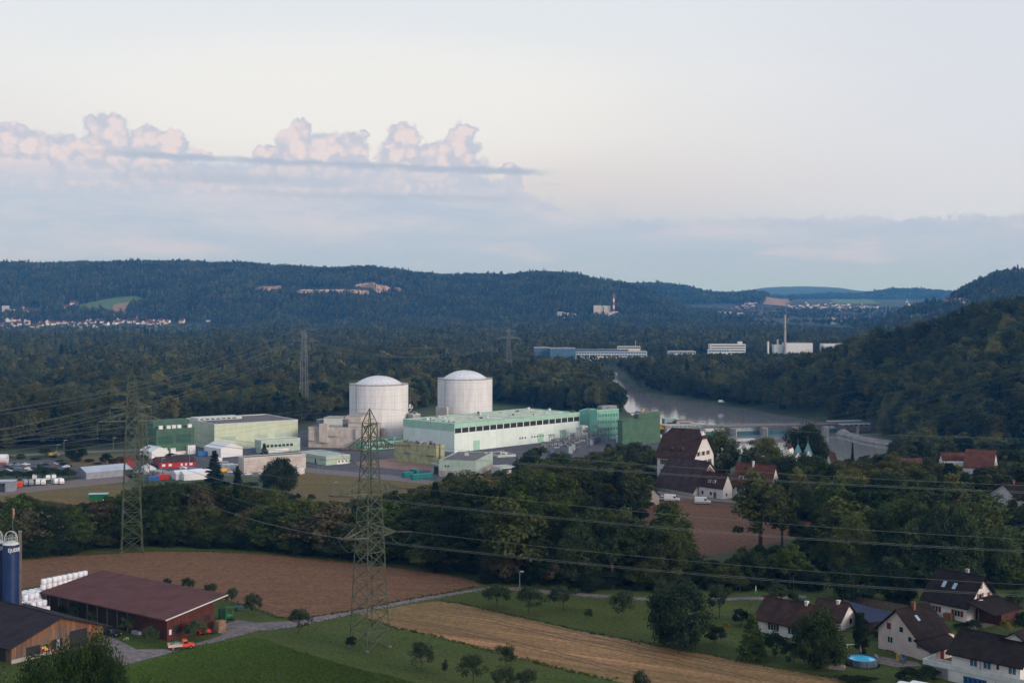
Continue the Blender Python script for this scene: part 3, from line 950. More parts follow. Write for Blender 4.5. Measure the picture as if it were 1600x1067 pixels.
def gable(name, label, fitv, wall, roofm, ridge, rh, over=0.6, group=None, cat='house', rt=0.22, base=-1.5, gmat=None, hip=0.0):
    """House with a pitched roof. ridge 'x' or 'y' in local axes, rh = ridge height above the ground."""
    loc, rz, lx, ly, h = fitv
    t = thing(name, label, cat, loc, rz, group)
    m = MB()
    m.box(0, 0, base, lx, ly, h)
    if ridge == 'x':
        hy = h + (rh - h) * (1 - hip)
        if hip:
            f = hip * ly / 2
            for x0 in (0.0, lx - .3):
                m.prism([(0, 0)], 0, 0) if False else None
                m.add([(x0, 0, h), (x0, ly, h), (x0, ly / 2 + f, hy), (x0, ly / 2 - f, hy), (x0 + .3, 0, h), (x0 + .3, ly, h), (x0 + .3, ly / 2 + f, hy), (x0 + .3, ly / 2 - f, hy)],
                      [(0, 1, 2, 3), (4, 7, 6, 5), (0, 4, 5, 1), (1, 5, 6, 2), (2, 6, 7, 3), (3, 7, 4, 0)])
        else:
            m.add([(0, 0, h), (0, ly, h), (0, ly / 2, rh), (lx, 0, h), (lx, ly, h), (lx, ly / 2, rh)], [(0, 2, 1), (3, 4, 5), (0, 3, 5, 2), (1, 2, 5, 4)])
    else:
        m.add([(0, 0, h), (lx, 0, h), (lx / 2, 0, rh), (0, ly, h), (lx, ly, h), (lx / 2, ly, rh)], [(0, 1, 2), (3, 5, 4), (0, 2, 5, 3), (1, 4, 5, 2)])
    m.build('wall', wall, t)
    half = (ly if ridge == 'x' else lx) / 2
    sl = (rh - h) / half
    o = over
    r = MB()

    def P(a, b, z):              # a along the ridge, b across it
        return (a, b, z) if ridge == 'x' else (b, a, z)
    n = lx if ridge == 'x' else ly
    e0, e1 = h - o * sl + .04, rh + .04
    k = hip * (rh - h) * .9 / max(sl, .1) * 0.9
    for sgn in (0, 1):
        b0 = -o if sgn == 0 else 2 * half + o
        q = [P(-o, b0, e0), P(n + o, b0, e0), P(n + o - (k + o if hip else 0), half, e1), P(-o + (k + o if hip else 0), half, e1)]
        if hip:
            q = [P(-o, b0, e0), P(n + o, b0, e0), P(n + o, half + (b0 - half) * hip, e1 - hip * (e1 - e0)), P(n - k, half, e1), P(k, half, e1), P(-o, half + (b0 - half) * hip, e1 - hip * (e1 - e0))]
        nn = len(q)
        top = [(x, y, z + rt) for x, y, z in q]
        r.add(q + top, [tuple(range(nn))[::-1], tuple(range(nn, 2 * nn))] + [(i, (i + 1) % nn, nn + (i + 1) % nn, nn + i) for i in range(nn)])
    if hip:
        for a0, ak in ((-o, k), (n + o, n - k)):
            zz = e1 - hip * (e1 - e0)
            q = [P(a0, half - (half + o) * hip, zz + .01), P(a0, half + (half + o) * hip, zz + .01), P(ak, half, e1 + .01)]
            r.add(q + [(x, y, z + rt) for x, y, z in q], [(0, 2, 1), (3, 4, 5), (0, 1, 4, 3), (1, 2, 5, 4), (2, 0, 3, 5)])
    ro = r.build('roof', roofm, t)
    rc = MB()
    a0, a1 = (k, n - k) if hip else (-o, n + o)
    rc.tube(P(a0, half, e1 + rt), P(a1, half, e1 + rt), .16, 6)
    rc.build('ridge_cap', roofm, ro)
    return t, ro, lx, ly, h


def chimney(par, x, y, z0, z1, s=.6, mat=None):
    m = MB().box(x, y, z0, x + s, y + s, z1)
    m.box(x - .08, y - .08, z1, x + s + .08, y + s + .08, z1 + .15)
    return m.build('chimney', mat or M_BRICK, par)


def skylight(par, lx, ly, h, rh, ridge, a, f, w=.8, l=1.1, over=.6):
    """Roof window on the near slope; a along the ridge, f = fraction up the slope."""
    half = (ly if ridge == 'x' else lx) / 2
    sl = (rh - h) / half

    def P(a_, b_, z_):
        return (a_, b_, z_) if ridge == 'x' else (b_, a_, z_)
    b0, b1 = half * f, half * f + l
    q = [P(a, b0, h + sl * b0 + .28), P(a + w, b0, h + sl * b0 + .28), P(a + w, b1, h + sl * b1 + .28), P(a, b1, h + sl * b1 + .28)]
    m = MB()
    m.add(q + [(x, y, z + .08) for x, y, z in q], [(3, 2, 1, 0), (4, 5, 6, 7), (0, 1, 5, 4), (1, 2, 6, 5), (2, 3, 7, 6), (3, 0, 4, 7)])
    return m.build('skylight', M_SKYL, par)


M_SKYL = pmat('skylight_glass', C(150, 170, 186), C(130, 150, 170), 1.0, rough=0.15, spec=0.7)


# ---- reactors
def react_mat():
    m = bpy.data.materials.new('reactor_panels')
    m.use_nodes = True
    N, L = m.node_tree.nodes, m.node_tree.links
    b = N['Principled BSDF']; b.inputs['Roughness'].default_value = 0.85; b.inputs['Specular IOR Level'].default_value = 0.2
    tc = N.new('ShaderNodeTexCoord')
    s = N.new('ShaderNodeSeparateXYZ'); L.new(tc.outputs['Object'], s.inputs[0])
    at = N.new('ShaderNodeMath'); at.operation = 'ARCTAN2'; L.new(s.outputs[0], at.inputs[0]); L.new(s.outputs[1], at.inputs[1])
    mu = N.new('ShaderNodeMath'); mu.operation = 'MULTIPLY'; mu.inputs[1].default_value = 19.4; L.new(at.outputs[0], mu.inputs[0])
    cb = N.new('ShaderNodeCombineXYZ'); L.new(mu.outputs[0], cb.inputs[0]); L.new(s.outputs[2], cb.inputs[1])

    def brick(w, h, mort, v2, mo):
        br = N.new('ShaderNodeTexBrick'); br.offset = 0
        for k, v in (('Scale', 1.0), ('Brick Width', w), ('Row Height', h), ('Mortar Size', mort), ('Mortar Smooth', .4)):
            br.inputs[k].default_value = v
        br.inputs['Color1'].default_value = (1, 1, 1, 1); br.inputs['Color2'].default_value = (v2, v2, v2 * .985, 1)
        br.inputs['Mortar'].default_value = (mo, mo, mo, 1)
        L.new(cb.outputs[0], br.inputs['Vector'])
        return br.outputs[0]
    a, c = brick(4.4, 4.3, .10, .965, .74), brick(2.2, 2.15, .05, .98, .88)
    no = N.new('ShaderNodeTexNoise'); no.inputs['Scale'].default_value = 1.0; no.inputs['Detail'].default_value = 6
    mp = N.new('ShaderNodeMapping'); mp.inputs['Scale'].default_value = (.35, .06, 1); L.new(cb.outputs[0], mp.inputs[0]); L.new(mp.outputs[0], no.inputs['Vector'])
    x = N.new('ShaderNodeMix'); x.data_type = 'RGBA'
    x.inputs[6].default_value, x.inputs[7].default_value = C(225, 223, 223), C(208, 204, 205)
    r = N.new('ShaderNodeMapRange'); r.inputs[1].default_value, r.inputs[2].default_value = .35, .7; L.new(no.outputs[0], r.inputs[0]); L.new(r.outputs[0], x.inputs[0])
    out = x.outputs[2]
    for q in (a, c):
        y = N.new('ShaderNodeMix'); y.data_type = 'RGBA'; y.blend_type = 'MULTIPLY'; y.inputs[0].default_value = 1
        L.new(out, y.inputs[6]); L.new(q, y.inputs[7]); out = y.outputs[2]
    L.new(out, b.inputs['Base Color'])
    return m


M_REACT = react_mat()


def reactor(px, wpx, Y, top, apex, domew, label):
    R = wpx / 2 / F * Y
    h = CZ - (top - HY) / F * Y
    ha = CZ - (apex - HY) / F * Y
    t = thing('reactor_building', label, 'reactor', ((px - 800) / F * Y, Y, 0), 0, 'domed reactor buildings of the power plant')
    MB().lathe([(R, -1), (R, h)], 64).build('wall', M_REACT, t)
    rd = domew / 2 / F * Y
    rise = ha - h + .3
    rs = (rd * rd + rise * rise) / (2 * rise)
    pr = []
    for i in range(13):
        a = math.asin(min(1, rd / rs)) * (1 - i / 12)
        pr.append((max(.02, rs * math.sin(a)), h - .3 + rise - rs + rs * math.cos(a)))
    d = MB().lathe([(rd, h - .6)] + pr, 64).build('dome', M_DOME, t, smooth=True)
    ribs = MB()
    for i in range(24):
        a0 = 2 * PI * i / 24
        ribs.path([((r + .0) * math.cos(a0), r * math.sin(a0), z + .06) for r, z in pr], .07, 4)
    ribs.build('rib', M_TRIM, d)
    rim = MB()
    prof = [(R - .7, h + .01), (R + .12, h + .01), (R + .12, h + .55), (R - .7, h + .55), (R - .7, h + .01)]
    rim.lathe(prof[:4], 64)
    rim.build('parapet', M_CONC, t)
    rail = MB()
    for i in range(48):
        a0 = 2 * PI * i / 48
        rail.tube((R * math.cos(a0), R * math.sin(a0), h + .55), (R * math.cos(a0), R * math.sin(a0), h + 1.7), .05, 4)
    rail.path([(R * math.cos(2 * PI * i / 48), R * math.sin(2 * PI * i / 48), h + 1.7) for i in range(49)], .05, 4)
    rail.build('railing', M_STEELF, t)
    # ladder and small platform on the shell
    for ang, z0, z1 in ((-PI / 2 - .75, 8, h),):
        l = MB()
        c = (R + .25) * math.cos(ang), (R + .25) * math.sin(ang)
        l.tube((c[0], c[1], z0), (c[0], c[1], z1), .22, 6)
        l.build('drain_pipe', M_STEELF, t)
    return t, R, h


t, R, h = reactor(592, 91.5, 862, 600.5, 587, 77, 'white domed reactor building behind the stacked concrete annex, the closer of the two')
ang = -.12
m = MB(); m.box(R - .4, -2, 21, R + 3, 2, 21.4); m.box(R + 2.8, -2, 21.4, R + 3, 2, 22.6)
for yy in (-1.9, 1.9):
    m.tube((R + 2.7, yy, 21), (R - .2, yy, 17.5), .16, 5)
p_ = m.build('platform', M_TRIM, t)
MB().tube((R + 1.4, 0, 21.4), (R + 1.4, 0, 33), .12, 6, .05).build('mast', M_STEELF, p_)
MB().box(R + .6, -1, 21.41, R + 2, 1, 23.6).build('cabin', M_TRIM, p_)
reactor(726.5, 85.5, 932, 592, 578.5, 72, 'white domed reactor building behind the long turbine hall roof, the farther one')

# ---- turbine hall
fv = fit((710, 664), (630, 655.5), 905.5, Y=790, zt=17)
t, lx, ly, h = block('turbine_hall', 'long pale mint turbine hall with a row of dark windows under a green band', fv, M_MINTP, M_FLATG, 0.45, trim=M_MINT)
m = MB()
m.box(-.12, -.12, h - 4.2, 0, ly + .1, h - .02); m.box(0, -.12, h - 2.3, lx + .1, 0, h - .02)
m.build('green_band', M_MINT, t)
n = 19
wz, wh = h - 5.3, 2.8
for i in range(n):
    w = lx / n
    window(t, 'F', i * w + .45, wz, w - .9, wh, glass=M_DARK, frame=M_FLAT, mull=2)
for i in (7, 7.35, 7.7, 8.6, 8.95, 9.3, 9.75, 10.1):
    door(t, 'F', i * 7.0 + 8, 3.8, 1.1, 1.1, M_DARK, name='vent_opening')
for u in (16, 74, 96):
    door(t, 'F', u, 0, 5.5, 6.0, M_MINT, name='gate')
mm = MB()
for k in range(4):
    mm.box(8, 8 + k * 9, h + .11, lx - 8, 10.4 + k * 9, h + .8)
mm.build('roof_ridge', M_FLATG, t)
roof_clutter(t, lx, ly, h, 16, 3)
roof_clutter(t, lx, ly, h, 8, 31, M_FLAT)

# ---- stacked concrete annex at reactor 1
fv = fit((575, 668), (482, 666.5), 612, Y=812, zt=None)
loc, rz, lx, ly, h = fv
t = thing('concrete_annex', 'stacked raw concrete annex with projecting blocks at the foot of a reactor', 'building', loc, rz)
MB().box(0, 0, -1, lx, ly, h).build('wall', M_CONCP, t)
MB().box(.5, .5, h + .004, lx - .5, ly - .5, h + .12).build('roof', M_FLAT, t)
for k, (y0, y1, z0, z1, d) in enumerate([(ly * .90, ly * .985, 4.5, h - 1, 1.6), (ly * .66, ly * .80, 3.5, h + 2.2, 2.6), (ly * .50, ly * .66, 7.5, h - 1.5, 1.8), (ly * .03, ly * .20, 5.5, h - .8, 1.4)]):
    MB().box(-d, y0, z0, 0, y1, z1).build('projecting_block', M_CONCP, t)
for k, (x0, y0, x1, y1, dz, mt) in enumerate([(2, ly * .45, 14, ly * .76, 5.4, M_TRIM), (5, ly * .16, lx * .8, ly * .42, 6.2, M_CONCP), (1.0, ly * .12, lx * .8, ly * .34, 2.6, M_CONCP), (8, ly * .78, 16, ly * .93, 3.4, M_STEELF), (3, ly * .36, 10, ly * .46, 4.6, M_STEELF)]):
    b_ = MB().box(x0, y0, h + .13, x1, y1, h + dz)
    bo = b_.build('upper_block', mt, t)
    MB().box(x0 - .2, y0 - .2, h + dz + .004, x1 + .2, y1 + .2, h + dz + .35).build('coping', M_CONC, bo)
m = MB()
for i in range(14):
    m.box(1 + .02, ly * .36 + i * .8, h + .13, 1.12, ly * .36 + i * .8 + .12, h + 1.6)
m.build('railing', M_DARK, t)

# smaller concrete blocks right of the annex
t, lx, ly, h = block('concrete_block', 'small concrete block against the lower shell of a reactor', fit((600, 670), (585, 668), 604, Y=838, zt=None), M_CONCP, M_FLAT, .4)
t, lx, ly, h = block('concrete_block', 'pale concrete stair head beside the farther reactor dome', fit((698, 637), (681, 636), 701, Y=905, zt=None), M_CONCP, M_FLAT, .4)
t, lx, ly, h = block('rooftop_block', 'low grey service block between the closer reactor and the turbine hall', fit((645, 648), (636, 646.5), 657, Y=850, zt=None), M_CONC, M_FLAT, .4)
roof_clutter(t, lx, ly, h, 4, 9)

# ---- low green building in front
fv = fit((509.5, 714), (466, 706), 547, Abot=727, z0=0)
t, lx, ly, h = block('low_green_building', 'low pale green building with a yellow stripe and flat white roof', fv, M_SAGE, M_FLATG, .35)
MB().box(-.05, -.05, h * .56, lx + .02, ly, h * .72).build('stripe', M_YELG, t)
door(t, 'F', lx * .45, 0, lx * .45, h * .48, M_WPAINT, name='white_panel')
for i in range(4):
    door(t, 'F', lx * .5 + i * 2.4, h * .25, 1.0, .9, M_DARK, off=-.07, name='vent_opening')
door(t, 'S', ly * .35, 0, 1.4, 2.4, M_DARK)

# ---- teal building
fv = fit((568, 693), (552, 690), 634, Y=800, zt=None)
t, lx, ly, h = block('teal_building', 'bright teal service building with a window band below the reactor', fv, M_TEAL, M_FLAT, .5, trim=M_TEAL)
for i in range(12):
    window(t, 'F', 1.5 + i * (lx - 3) / 12, h * .62, (lx - 3) / 12 - .5, h * .2, glass=M_GLASSB)
for i in range(6):
    window(t, 'F', lx * .45 + i * lx * .085, h * .1, lx * .072, h * .26, glass=M_GLASS, mull=1)
roof_clutter(t, lx, ly, h, 4, 5, M_TEAL)
# ---- yellow green cubicle
fv = fit((681.5, 697), (616, 690.5), 694.5, Abot=727, z0=0)
t, lx, ly, h = block('yellow_green_block', 'stained yellow-green panelled block in front of the turbine hall gable', fv, M_YELG, M_FLAT, .35, trim=M_YELG)
roof_clutter(t, lx, ly, h, 12, 8, M_CONC)
roof_clutter(t, lx, ly, h, 6, 18, M_FLAT)
m = MB()
m.box(-.5, ly * .05, h * .42, -.02, ly * .22, h * .5); m.box(-.4, ly * .6, h * .45, -.02, ly * .75, h * .52)
m.build('canopy', M_FLAT, t)
MB().tube((lx * .4, -.4, 0), (lx * .4, -.4, h + 1), .35, 8).build('duct', M_STEELF, t)

# ---- sage buildings in front of the hall
fv = fit((743, 721), (686, 719.5), 770, Abot=746, z0=0)
t, lx, ly, h = block('sage_building', 'sage green flat building on a concrete base, in front of the turbine hall', fv, M_SAGE, M_FLAT, .35, trim=M_SAGE)
MB().box(-.06, -.06, -.5, lx + .04, ly + .02, h * .38).build('plinth', M_CONC, t)
for i in (0, 1):
    window(t, 'S', ly * .72 + i * 1.5, h * .62, 1.0, .9)
roof_clutter(t, lx, ly, h, 3, 12)
fv = fit((716, 711.5), (704, 709.5), 750, Y=762, zt=None)
t, lx, ly, h = block('sage_building', 'small cream-sided flat building tucked against the turbine hall foot', fv, M_SAGE, M_FLAT, .35)
roof_clutter(t, lx, ly, h, 5, 13)
fv = fit((778, 712), (757, 707), 806, Y=765, zt=None)
t, lx, ly, h = block('sage_building', 'low sage building with clutter on its roof beside the tall dark tree', fv, M_SAGE, M_FLAT, .35)
roof_clutter(t, lx, ly, h, 6, 14)
fv = fit((782, 731), (768, 728), 806, Abot=744, z0=0)
t, lx, ly, h = block('loading_shed', 'white low shed with a row of dark vents behind the belt of trees', fv, M_WHITE, M_FLATG, .3)
for i in range(9):
    door(t, 'F', 1 + i * (lx - 2) / 9, h * .7, 1.0, .7, M_DARK, name='vent_opening')
fv = fit((690, 727), (673, 724), 704, Abot=742, z0=0)
t, lx, ly, h = block('gatehouse', 'small grey shed with dark doors beside the sage building', fv, M_CONC, M_FLAT, .3)
door(t, 'S', ly * .3, 0, ly * .4, h * .8, M_DARK)

# ---- long pale green hall left
fv = fit((335, 664), (290, 654.5), 465.5, Y=800, zt=None)
t, lx, ly, h = block('storage_hall', 'large pale green windowless hall with a dark flat roof', fv, M_PALEG, M_FLAT, .6)
m = MB().box(ly * 0 + 1.5, ly * .62, h + .1, lx * .55, ly * .9, h + 1.6)
ro = m.build('rooflight', M_TRIM, t)
for i in range(7):
    door(ro, 'F', 2.5 + i * 3.6, h + .55, 2.6, .7, M_GLASS, off=ly * .62, name='pane')
for u in (.08, .46, .72):
    door(t, 'F', lx * u, h * .38, lx * .17, h * .16, M_SAGE, name='louvre')
fv = fit((365, 690), (352, 688), 452, Y=790, zt=None)
fv = fit((408, 689), (398, 687), 469, Y=785, zt=None)
t, lx, ly, h = block('hall_extension', 'lower grey-green extension with white windows at the foot of the storage hall', fv, M_SAGE, M_FLATG, .3)
for i in range(8):
    window(t, 'F', 1 + i * lx * .1, h * .45, lx * .07, h * .2)
door(t, 'F', lx * .2, 0, lx * .5, h * .28, M_WPAINT, name='white_panel')
# ---- dark green building left
fv = fit((244.5, 672), (226, 668), 304, Y=772, zt=None)
t, lx, ly, h = block('green_building', 'tall dark green panelled building with white roof units, left of the storage hall', fv, M_GREEN, M_FLAT, .4, trim=M_GREEN)
MB().box(lx * .02, ly * .35, h + .11, lx * .98, ly * .97, h + 4.6).build('upper_storey', M_GREEN, t)
for x in (.1, .3, .44, .58, .86):
    MB().box(lx * x, ly * .1, h + .11, lx * x + 2.4, ly * .1 + 2, h + 2.2).build('roof_unit', M_WPAINT, t)
for u, w in ((.04, .4), (.5, .4)):
    door(t, 'F', lx * u, h * .45, lx * w, h * .33, M_FLAT if False else pmat('green_louvre', C(58, 96, 76), C(46, 80, 62), .4, pattern='seams', pk=(30, .5, .1, .7)), name='louvre')
for u, w, hh in ((.05, .19, .3), (.33, .13, .28), (.78, .2, .34)):
    m = MB().box(lx * u, -2.6, 0, lx * (u + w), -.02, h * hh); m.build('porch', M_WPAINT, t)
door(t, 'F', 0, 0, lx, h * .13, M_WHITE, name='plinth', d=.05)
# ---- white block right of poplar (flat concrete store)
fv = fit((381, 716), (372, 713.5), 478, Abot=739, z0=0)
t, lx, ly, h = block('concrete_store', 'low pale concrete store with a flat dark roof behind the willow', fv, M_CONCP, M_FLAT, .3)
fv = fit((462, 732), (452, 731), 476, Abot=742, z0=0)
block('white_kiosk', 'small white kiosk at the edge of the dry lawn', fv, M_WHITE, M_FLATG, .2, base=-.6)

# ---- teal office block right
fv = fit((933, 641.5), (921, 640), 967, Y=862, zt=None)
t, lx, ly, h = block('office_block', 'mint office block with four rows of teal window bands', fv, M_TEAL, M_FLAT, .5, trim=M_MINT)
for r_ in range(4):
    for i in range(7):
        window(t, 'F', lx * .1 + i * lx * .125, h * (.08 + .23 * r_), lx * .1, h * .11, glass=pmat('teal_glass', C(70, 146, 120), C(54, 124, 102), .6, rough=.2, spec=.5), frame=M_TRIM, mull=1)
for r_ in range(4):
    door(t, 'F', lx * .035, h * (.08 + .23 * r_), lx * .035, h * .15, M_FLAT, name='stair_opening')
m = MB().box(lx * .3, ly * .2, h + .11, lx * .98, ly * .8, h + 2.6)
m.build('roof_house', M_STEELF, t)
roof_clutter(t, lx, ly, h, 4, 21)
fv = fit((919, 642), (905, 641.5), 932, Y=882, zt=None)
block('teal_annex', 'plain teal wing joining the turbine hall to the office block', fv, M_TEAL, M_FLAT, .4, trim=M_TEAL)
fv = fit((910, 666), (905, 665), 918.5, Y=850, zt=None)
t, lx, ly, h = block('white_annex', 'small white stepped annex at the end corner of the turbine hall', fv, M_WHITE, M_FLATG, .3)
for i in range(4):
    window(t, 'F', .6 + i * lx * .23, h * .6, lx * .16, h * .2)
# ---- green block right with scaffold colours
fv = fit((1024, 647), (965, 654), 1031.5, Abot=690, z0=0)
loc, rz, lx, ly, h = fv
fv = (loc, rz, lx, ly, h)
t, lx, ly, h = block('green_block', 'solid green panelled block at the river end of the power plant', (loc, rz, lx, ly, h - 1.2), M_GREEN, M_FLAT, .4, trim=M_GREEN)
MB().box(0.02, 0.02, h + .41, lx, ly * .58, h + 3.0).build('upper_storey', M_GREEN, t)
MB().box(-.25, ly * .62, 0, -.02, ly * .66, h).build('drain_pipe', M_STEELF, t)
m = MB().box(1, ly * .1, h + 3.0, 5, ly * .5, h + 3.3); m.build('roof_deck', M_FLAT, t)
MB().tube((2, ly * .28, h + 3.3), (2, ly * .22, h + 5.4), .5, 6, .2).build('roof_hoist', M_YELP, t)
MB().box(1.5, ly * .36, h + 3.3, 3, ly * .44, h + 4.2).build('roof_unit', M_BLUEP, t)
fv = fit((1013, 681), (1001, 680), 1019, Y=852, zt=None)
block('white_shed', 'small white shed in front of the green block', fv, M_WHITE, M_FLATG, .2)
fv = fit((975, 680), (963, 680), 980, Y=850, zt=None)
block('white_shed', 'white container shed behind trees beside the transformer yard', fv, M_WHITE, M_FLATG, .2)


# ---- transformer yard
def transformer(x, y, rz, label, s=1.0):
    t = thing('transformer', label, 'transformer', (x, y, 0), rz, 'grey transformers in the switchyard')
    m = MB().box(-2.4 * s, -1.3 * s, 0, 2.4 * s, 1.3 * s, 3.4 * s); m.build('tank', M_GREYP, t)
    f = MB()
    for i in range(7):
        f.box(-2.2 * s + i * .65 * s, -2.1 * s, .5, -1.95 * s + i * .65 * s, -1.32 * s, 3 * s)
    f.build('cooling_fins', M_STEELF, t)
    for i in (-1, 0, 1):
        MB().lathe([(.22, 3.4 * s), (.3, 3.8 * s), (.14, 4.2 * s), (.24, 4.5 * s), (.08, 5.6 * s)], 8, (i * 1.4 * s, 0)).build('bushing', M_INS, t)
    MB().tube((-2 * s, 1.6 * s, 4 * s), (1 * s, 1.6 * s, 4 * s), .6 * s, 8).build('expansion_vessel', M_STEELF, t)
    return t


tx = [(868, 697), (884, 696), (899, 692), (913, 689), (926, 688), (938, 686), (874, 703), (891, 703), (907, 698), (920, 695), (862, 704), (880, 700), (899, 699), (912, 694), (930, 692), (944, 688), (868, 708), (886, 708)]
for i, (px, py) in enumerate(tx):
    x, y = g(px, py, 0)
    transformer(x, y, .78 + (i % 2) * PI / 2, 'grey transformer with fins and bushings in the switchyard beside the turbine hall', 1.0 + .12 * (i % 3))
for i, (px, py, hh) in enumerate([(862, 701, 9), (879, 699, 11), (895, 698, 9), (905, 695, 11), (918, 692, 10), (930, 690, 11), (942, 686, 10), (948, 690, 9), (870, 705, 8), (886, 704, 9), (902, 702, 8), (914, 698, 8), (926, 695, 8), (938, 692, 9)]):
    x, y = g(px, py, 0)
    t = thing('switchyard_frame', 'slender grey steel portal frame among the switchyard transformers', 'steel frame', (x, y, 0), .78, 'steel frames of the switchyard')
    for k in (-2.2, 2.2):
        MB().tube((k, 0, 0), (k, 0, hh), .2, 5).build('post', M_STEELF, t)
    b = MB(); b.box(-2.6, -.25, hh - .6, 2.6, .25, hh); b.build('beam', M_STEELF, t)
    for k in (-1.2, 0, 1.2):
        MB().tube((k, 0, hh - .6), (k, 0, hh - 2.2), .14, 5).build('insulator', M_INS, t)
fv = fit((858, 693), (846, 691), 878, Y=800, zt=4.4)
t, lx, ly, h = block('switch_house', 'pale switch house with an overhanging dark roof by the transformers', fv, M_CONCP, M_FLAT, .3, trim=M_FLAT)

# ---- left yard: warehouse, barracks, tents, containers
fv = fit((135, 738.5), (118, 734), 206, Abot=749, z0=0)
t, ro, lx, ly, h = gable('warehouse', 'long pale blue-grey metal warehouse beside the gravel lane', fv, M_GREYP, pmat('pale_sheet_roof', C(176, 184, 196), C(160, 168, 182), .2, rough=.5), 'x', fv[4] + 1.9, .3, cat='warehouse')
door(t, 'F', lx * .82, 0, 5, 3.2, M_DARK)
fv = fit((249, 729), (241, 724), 305, Abot=732, z0=0)
fv = (fv[0], fv[1], fv[2], fv[3] + 4, 3.1)
t, ro, lx, ly, h = gable('red_barrack', 'long red wooden barrack with white windows and brown roof', fv, M_RED, M_TILEG, 'x', 5.0, .4, cat='barrack')
for u in (.08, .26, .6, .72, .84):
    window(t, 'F', lx * u, 1.1, lx * (.08 if u < .5 or u > .8 else .045), 1.1, glass=M_WPAINT, frame=M_WPAINT)
fv = fit((247, 718), (238, 716), 258, Y=775, zt=5.4)
t, ro, lx, ly, h = gable('red_barrack', 'dark red wooden gable hut behind the long red barrack', (fv[0], fv[1], 9, 8, 3.4), M_REDW, M_TILER, 'y', 6, .5, cat='barrack')
fv = fit((213, 727), (203, 724), 222, Y=730, zt=3.2)
t, ro, lx, ly, h = gable('red_barrack', 'small red hut half hidden behind the lattice pylon', (fv[0], fv[1], 8, 7, 3.2), M_RED, M_TILER, 'y', 5, .4, cat='barrack')


def tent(px, py, w, d, hw, hr, deg, label, mat=None, z=0):
    x, y = g(px, py, z)
    t, ro, *_ = gable('storage_tent', label, ((x, y, z), math.radians(deg), w, d, hw), mat or M_WPAINT, M_WPAINT, 'y', hr, .15, cat='tent', rt=.08, base=-.2, group='white tents in the yard')
    return t


tent(345, 715, 15, 18, 5.2, 8, 45, 'tall white gabled tent in front of the storage hall')
tent(237, 717, 11, 14, 4, 6.6, 45, 'white gabled tent half behind the red barrack')
tent(280, 748, 8, 17, 3, 4.4, -58, 'long white tent hall among the containers', z=0)
tent(268, 747, 8, 15, 3, 4.2, -58, 'long white tent hall beside a red container', z=0)
tent(226, 741, 6, 10, 2.8, 4.2, 25, 'small white tent beside the lattice pylon', z=0)

CONT = [(239, 752, 'blue', M_BLUEP), (254, 749, 'red', M_REDP), (304, 739, 'blue', M_BLUEC), (298, 741, 'dull blue', M_BLUEC), (316, 712, 'bright blue', M_BLUEP), (323, 709, 'bright blue', M_BLUEP),
        (243, 742, 'grey', M_GREYP), (250, 743, 'grey', M_GREYP), (256, 744, 'grey', M_GREYP), (263, 744, 'pale grey', M_GREYP), (270, 743, 'pale grey', M_GREYP), (233, 736, 'cream', M_WHITE), (288, 737, 'cream', M_WHITE),
        (356, 732, 'white', M_WPAINT), (364, 733, 'white', M_WPAINT), (348, 728, 'grey', M_GREYP), (340, 722, 'white', M_WPAINT), (402, 706, 'blue', M_BLUEC), (404, 690, 'bright blue', M_BLUEP),
        (637, 745, 'teal', M_TEALC), (659, 748, 'teal', M_TEALC), (648, 741, 'teal', M_TEALC), (25, 761, 'orange', M_ORANGE)]
CNOTE = ['low down by the belt of trees', 'beside the white tent halls', 'long, beside the dark poplar', 'just left of the dark poplar', 'near the green building porch', 'below the storage hall corner',
         'in a row by the red barrack', 'in a row by the red barrack', 'in a row by the red barrack', 'in a row by the red barrack', 'in a row by the red barrack', 'behind the lattice pylon', 'below the red barrack',
         'stacked right of the dark poplar', 'stacked right of the dark poplar', 'right of the dark poplar', 'below the tall white tent', 'beside the concrete store', 'at the foot of the hall extension',
         'first of three by the concrete wall', 'long one by the sage building', 'behind the other two', 'beside the open grey shed']
for (px, py, cn, mt), nt_ in zip(CONT, CNOTE):
    x, y = g(px, py, 0)
    t = thing('shipping_container', f'{cn} container {nt_}', 'container', (x, y, 0), random.choice([.6, .7, .78, -.8]) if py < 760 else 0.2, 'containers around the plant yard')
    L_ = 12 if 'long' in nt_ else 6.1
    MB().box(-L_ / 2, -1.22, 0.12, L_ / 2, 1.22, 2.7).build('body', mt, t, bevel=.04)
    m = MB()
    for i in range(int(L_ / .5)):
        m.box(-L_ / 2 + .2 + i * .5, -1.27, .3, -L_ / 2 + .42 + i * .5, -1.22, 2.55)
    m.build('rib', mt, t)
    m = MB()
    for sx in (-1, 1):
        for sy in (-1, 1):
            m.box(sx * (L_ / 2 - .1) - .12, sy * 1.15 - .12, 0, sx * (L_ / 2 - .1) + .12, sy * 1.15 + .12, .12)
    m.build('foot', M_DARK, t)

# open grey shed with vehicle
x, y = g(10, 769, 0)
t = thing('open_shed', 'grey open-fronted shed sheltering a vehicle at the edge of the dry meadow', 'shed', (x - 9, y, 0), .12)
m = MB().box(-3, 5.6, 0, 12, 6, 5.0); m.box(8, 0, 0, 12, 5.6, 5.0); m.box(-3, 0, 4.2, 8, 5.6, 5.0)
m.build('wall', M_GREYP, t)
MB().box(-3.3, -.4, 5.01, 12.3, 6.4, 5.25).build('roof', pmat('pale_sheet_roof', (1, 1, 1, 1)), t)

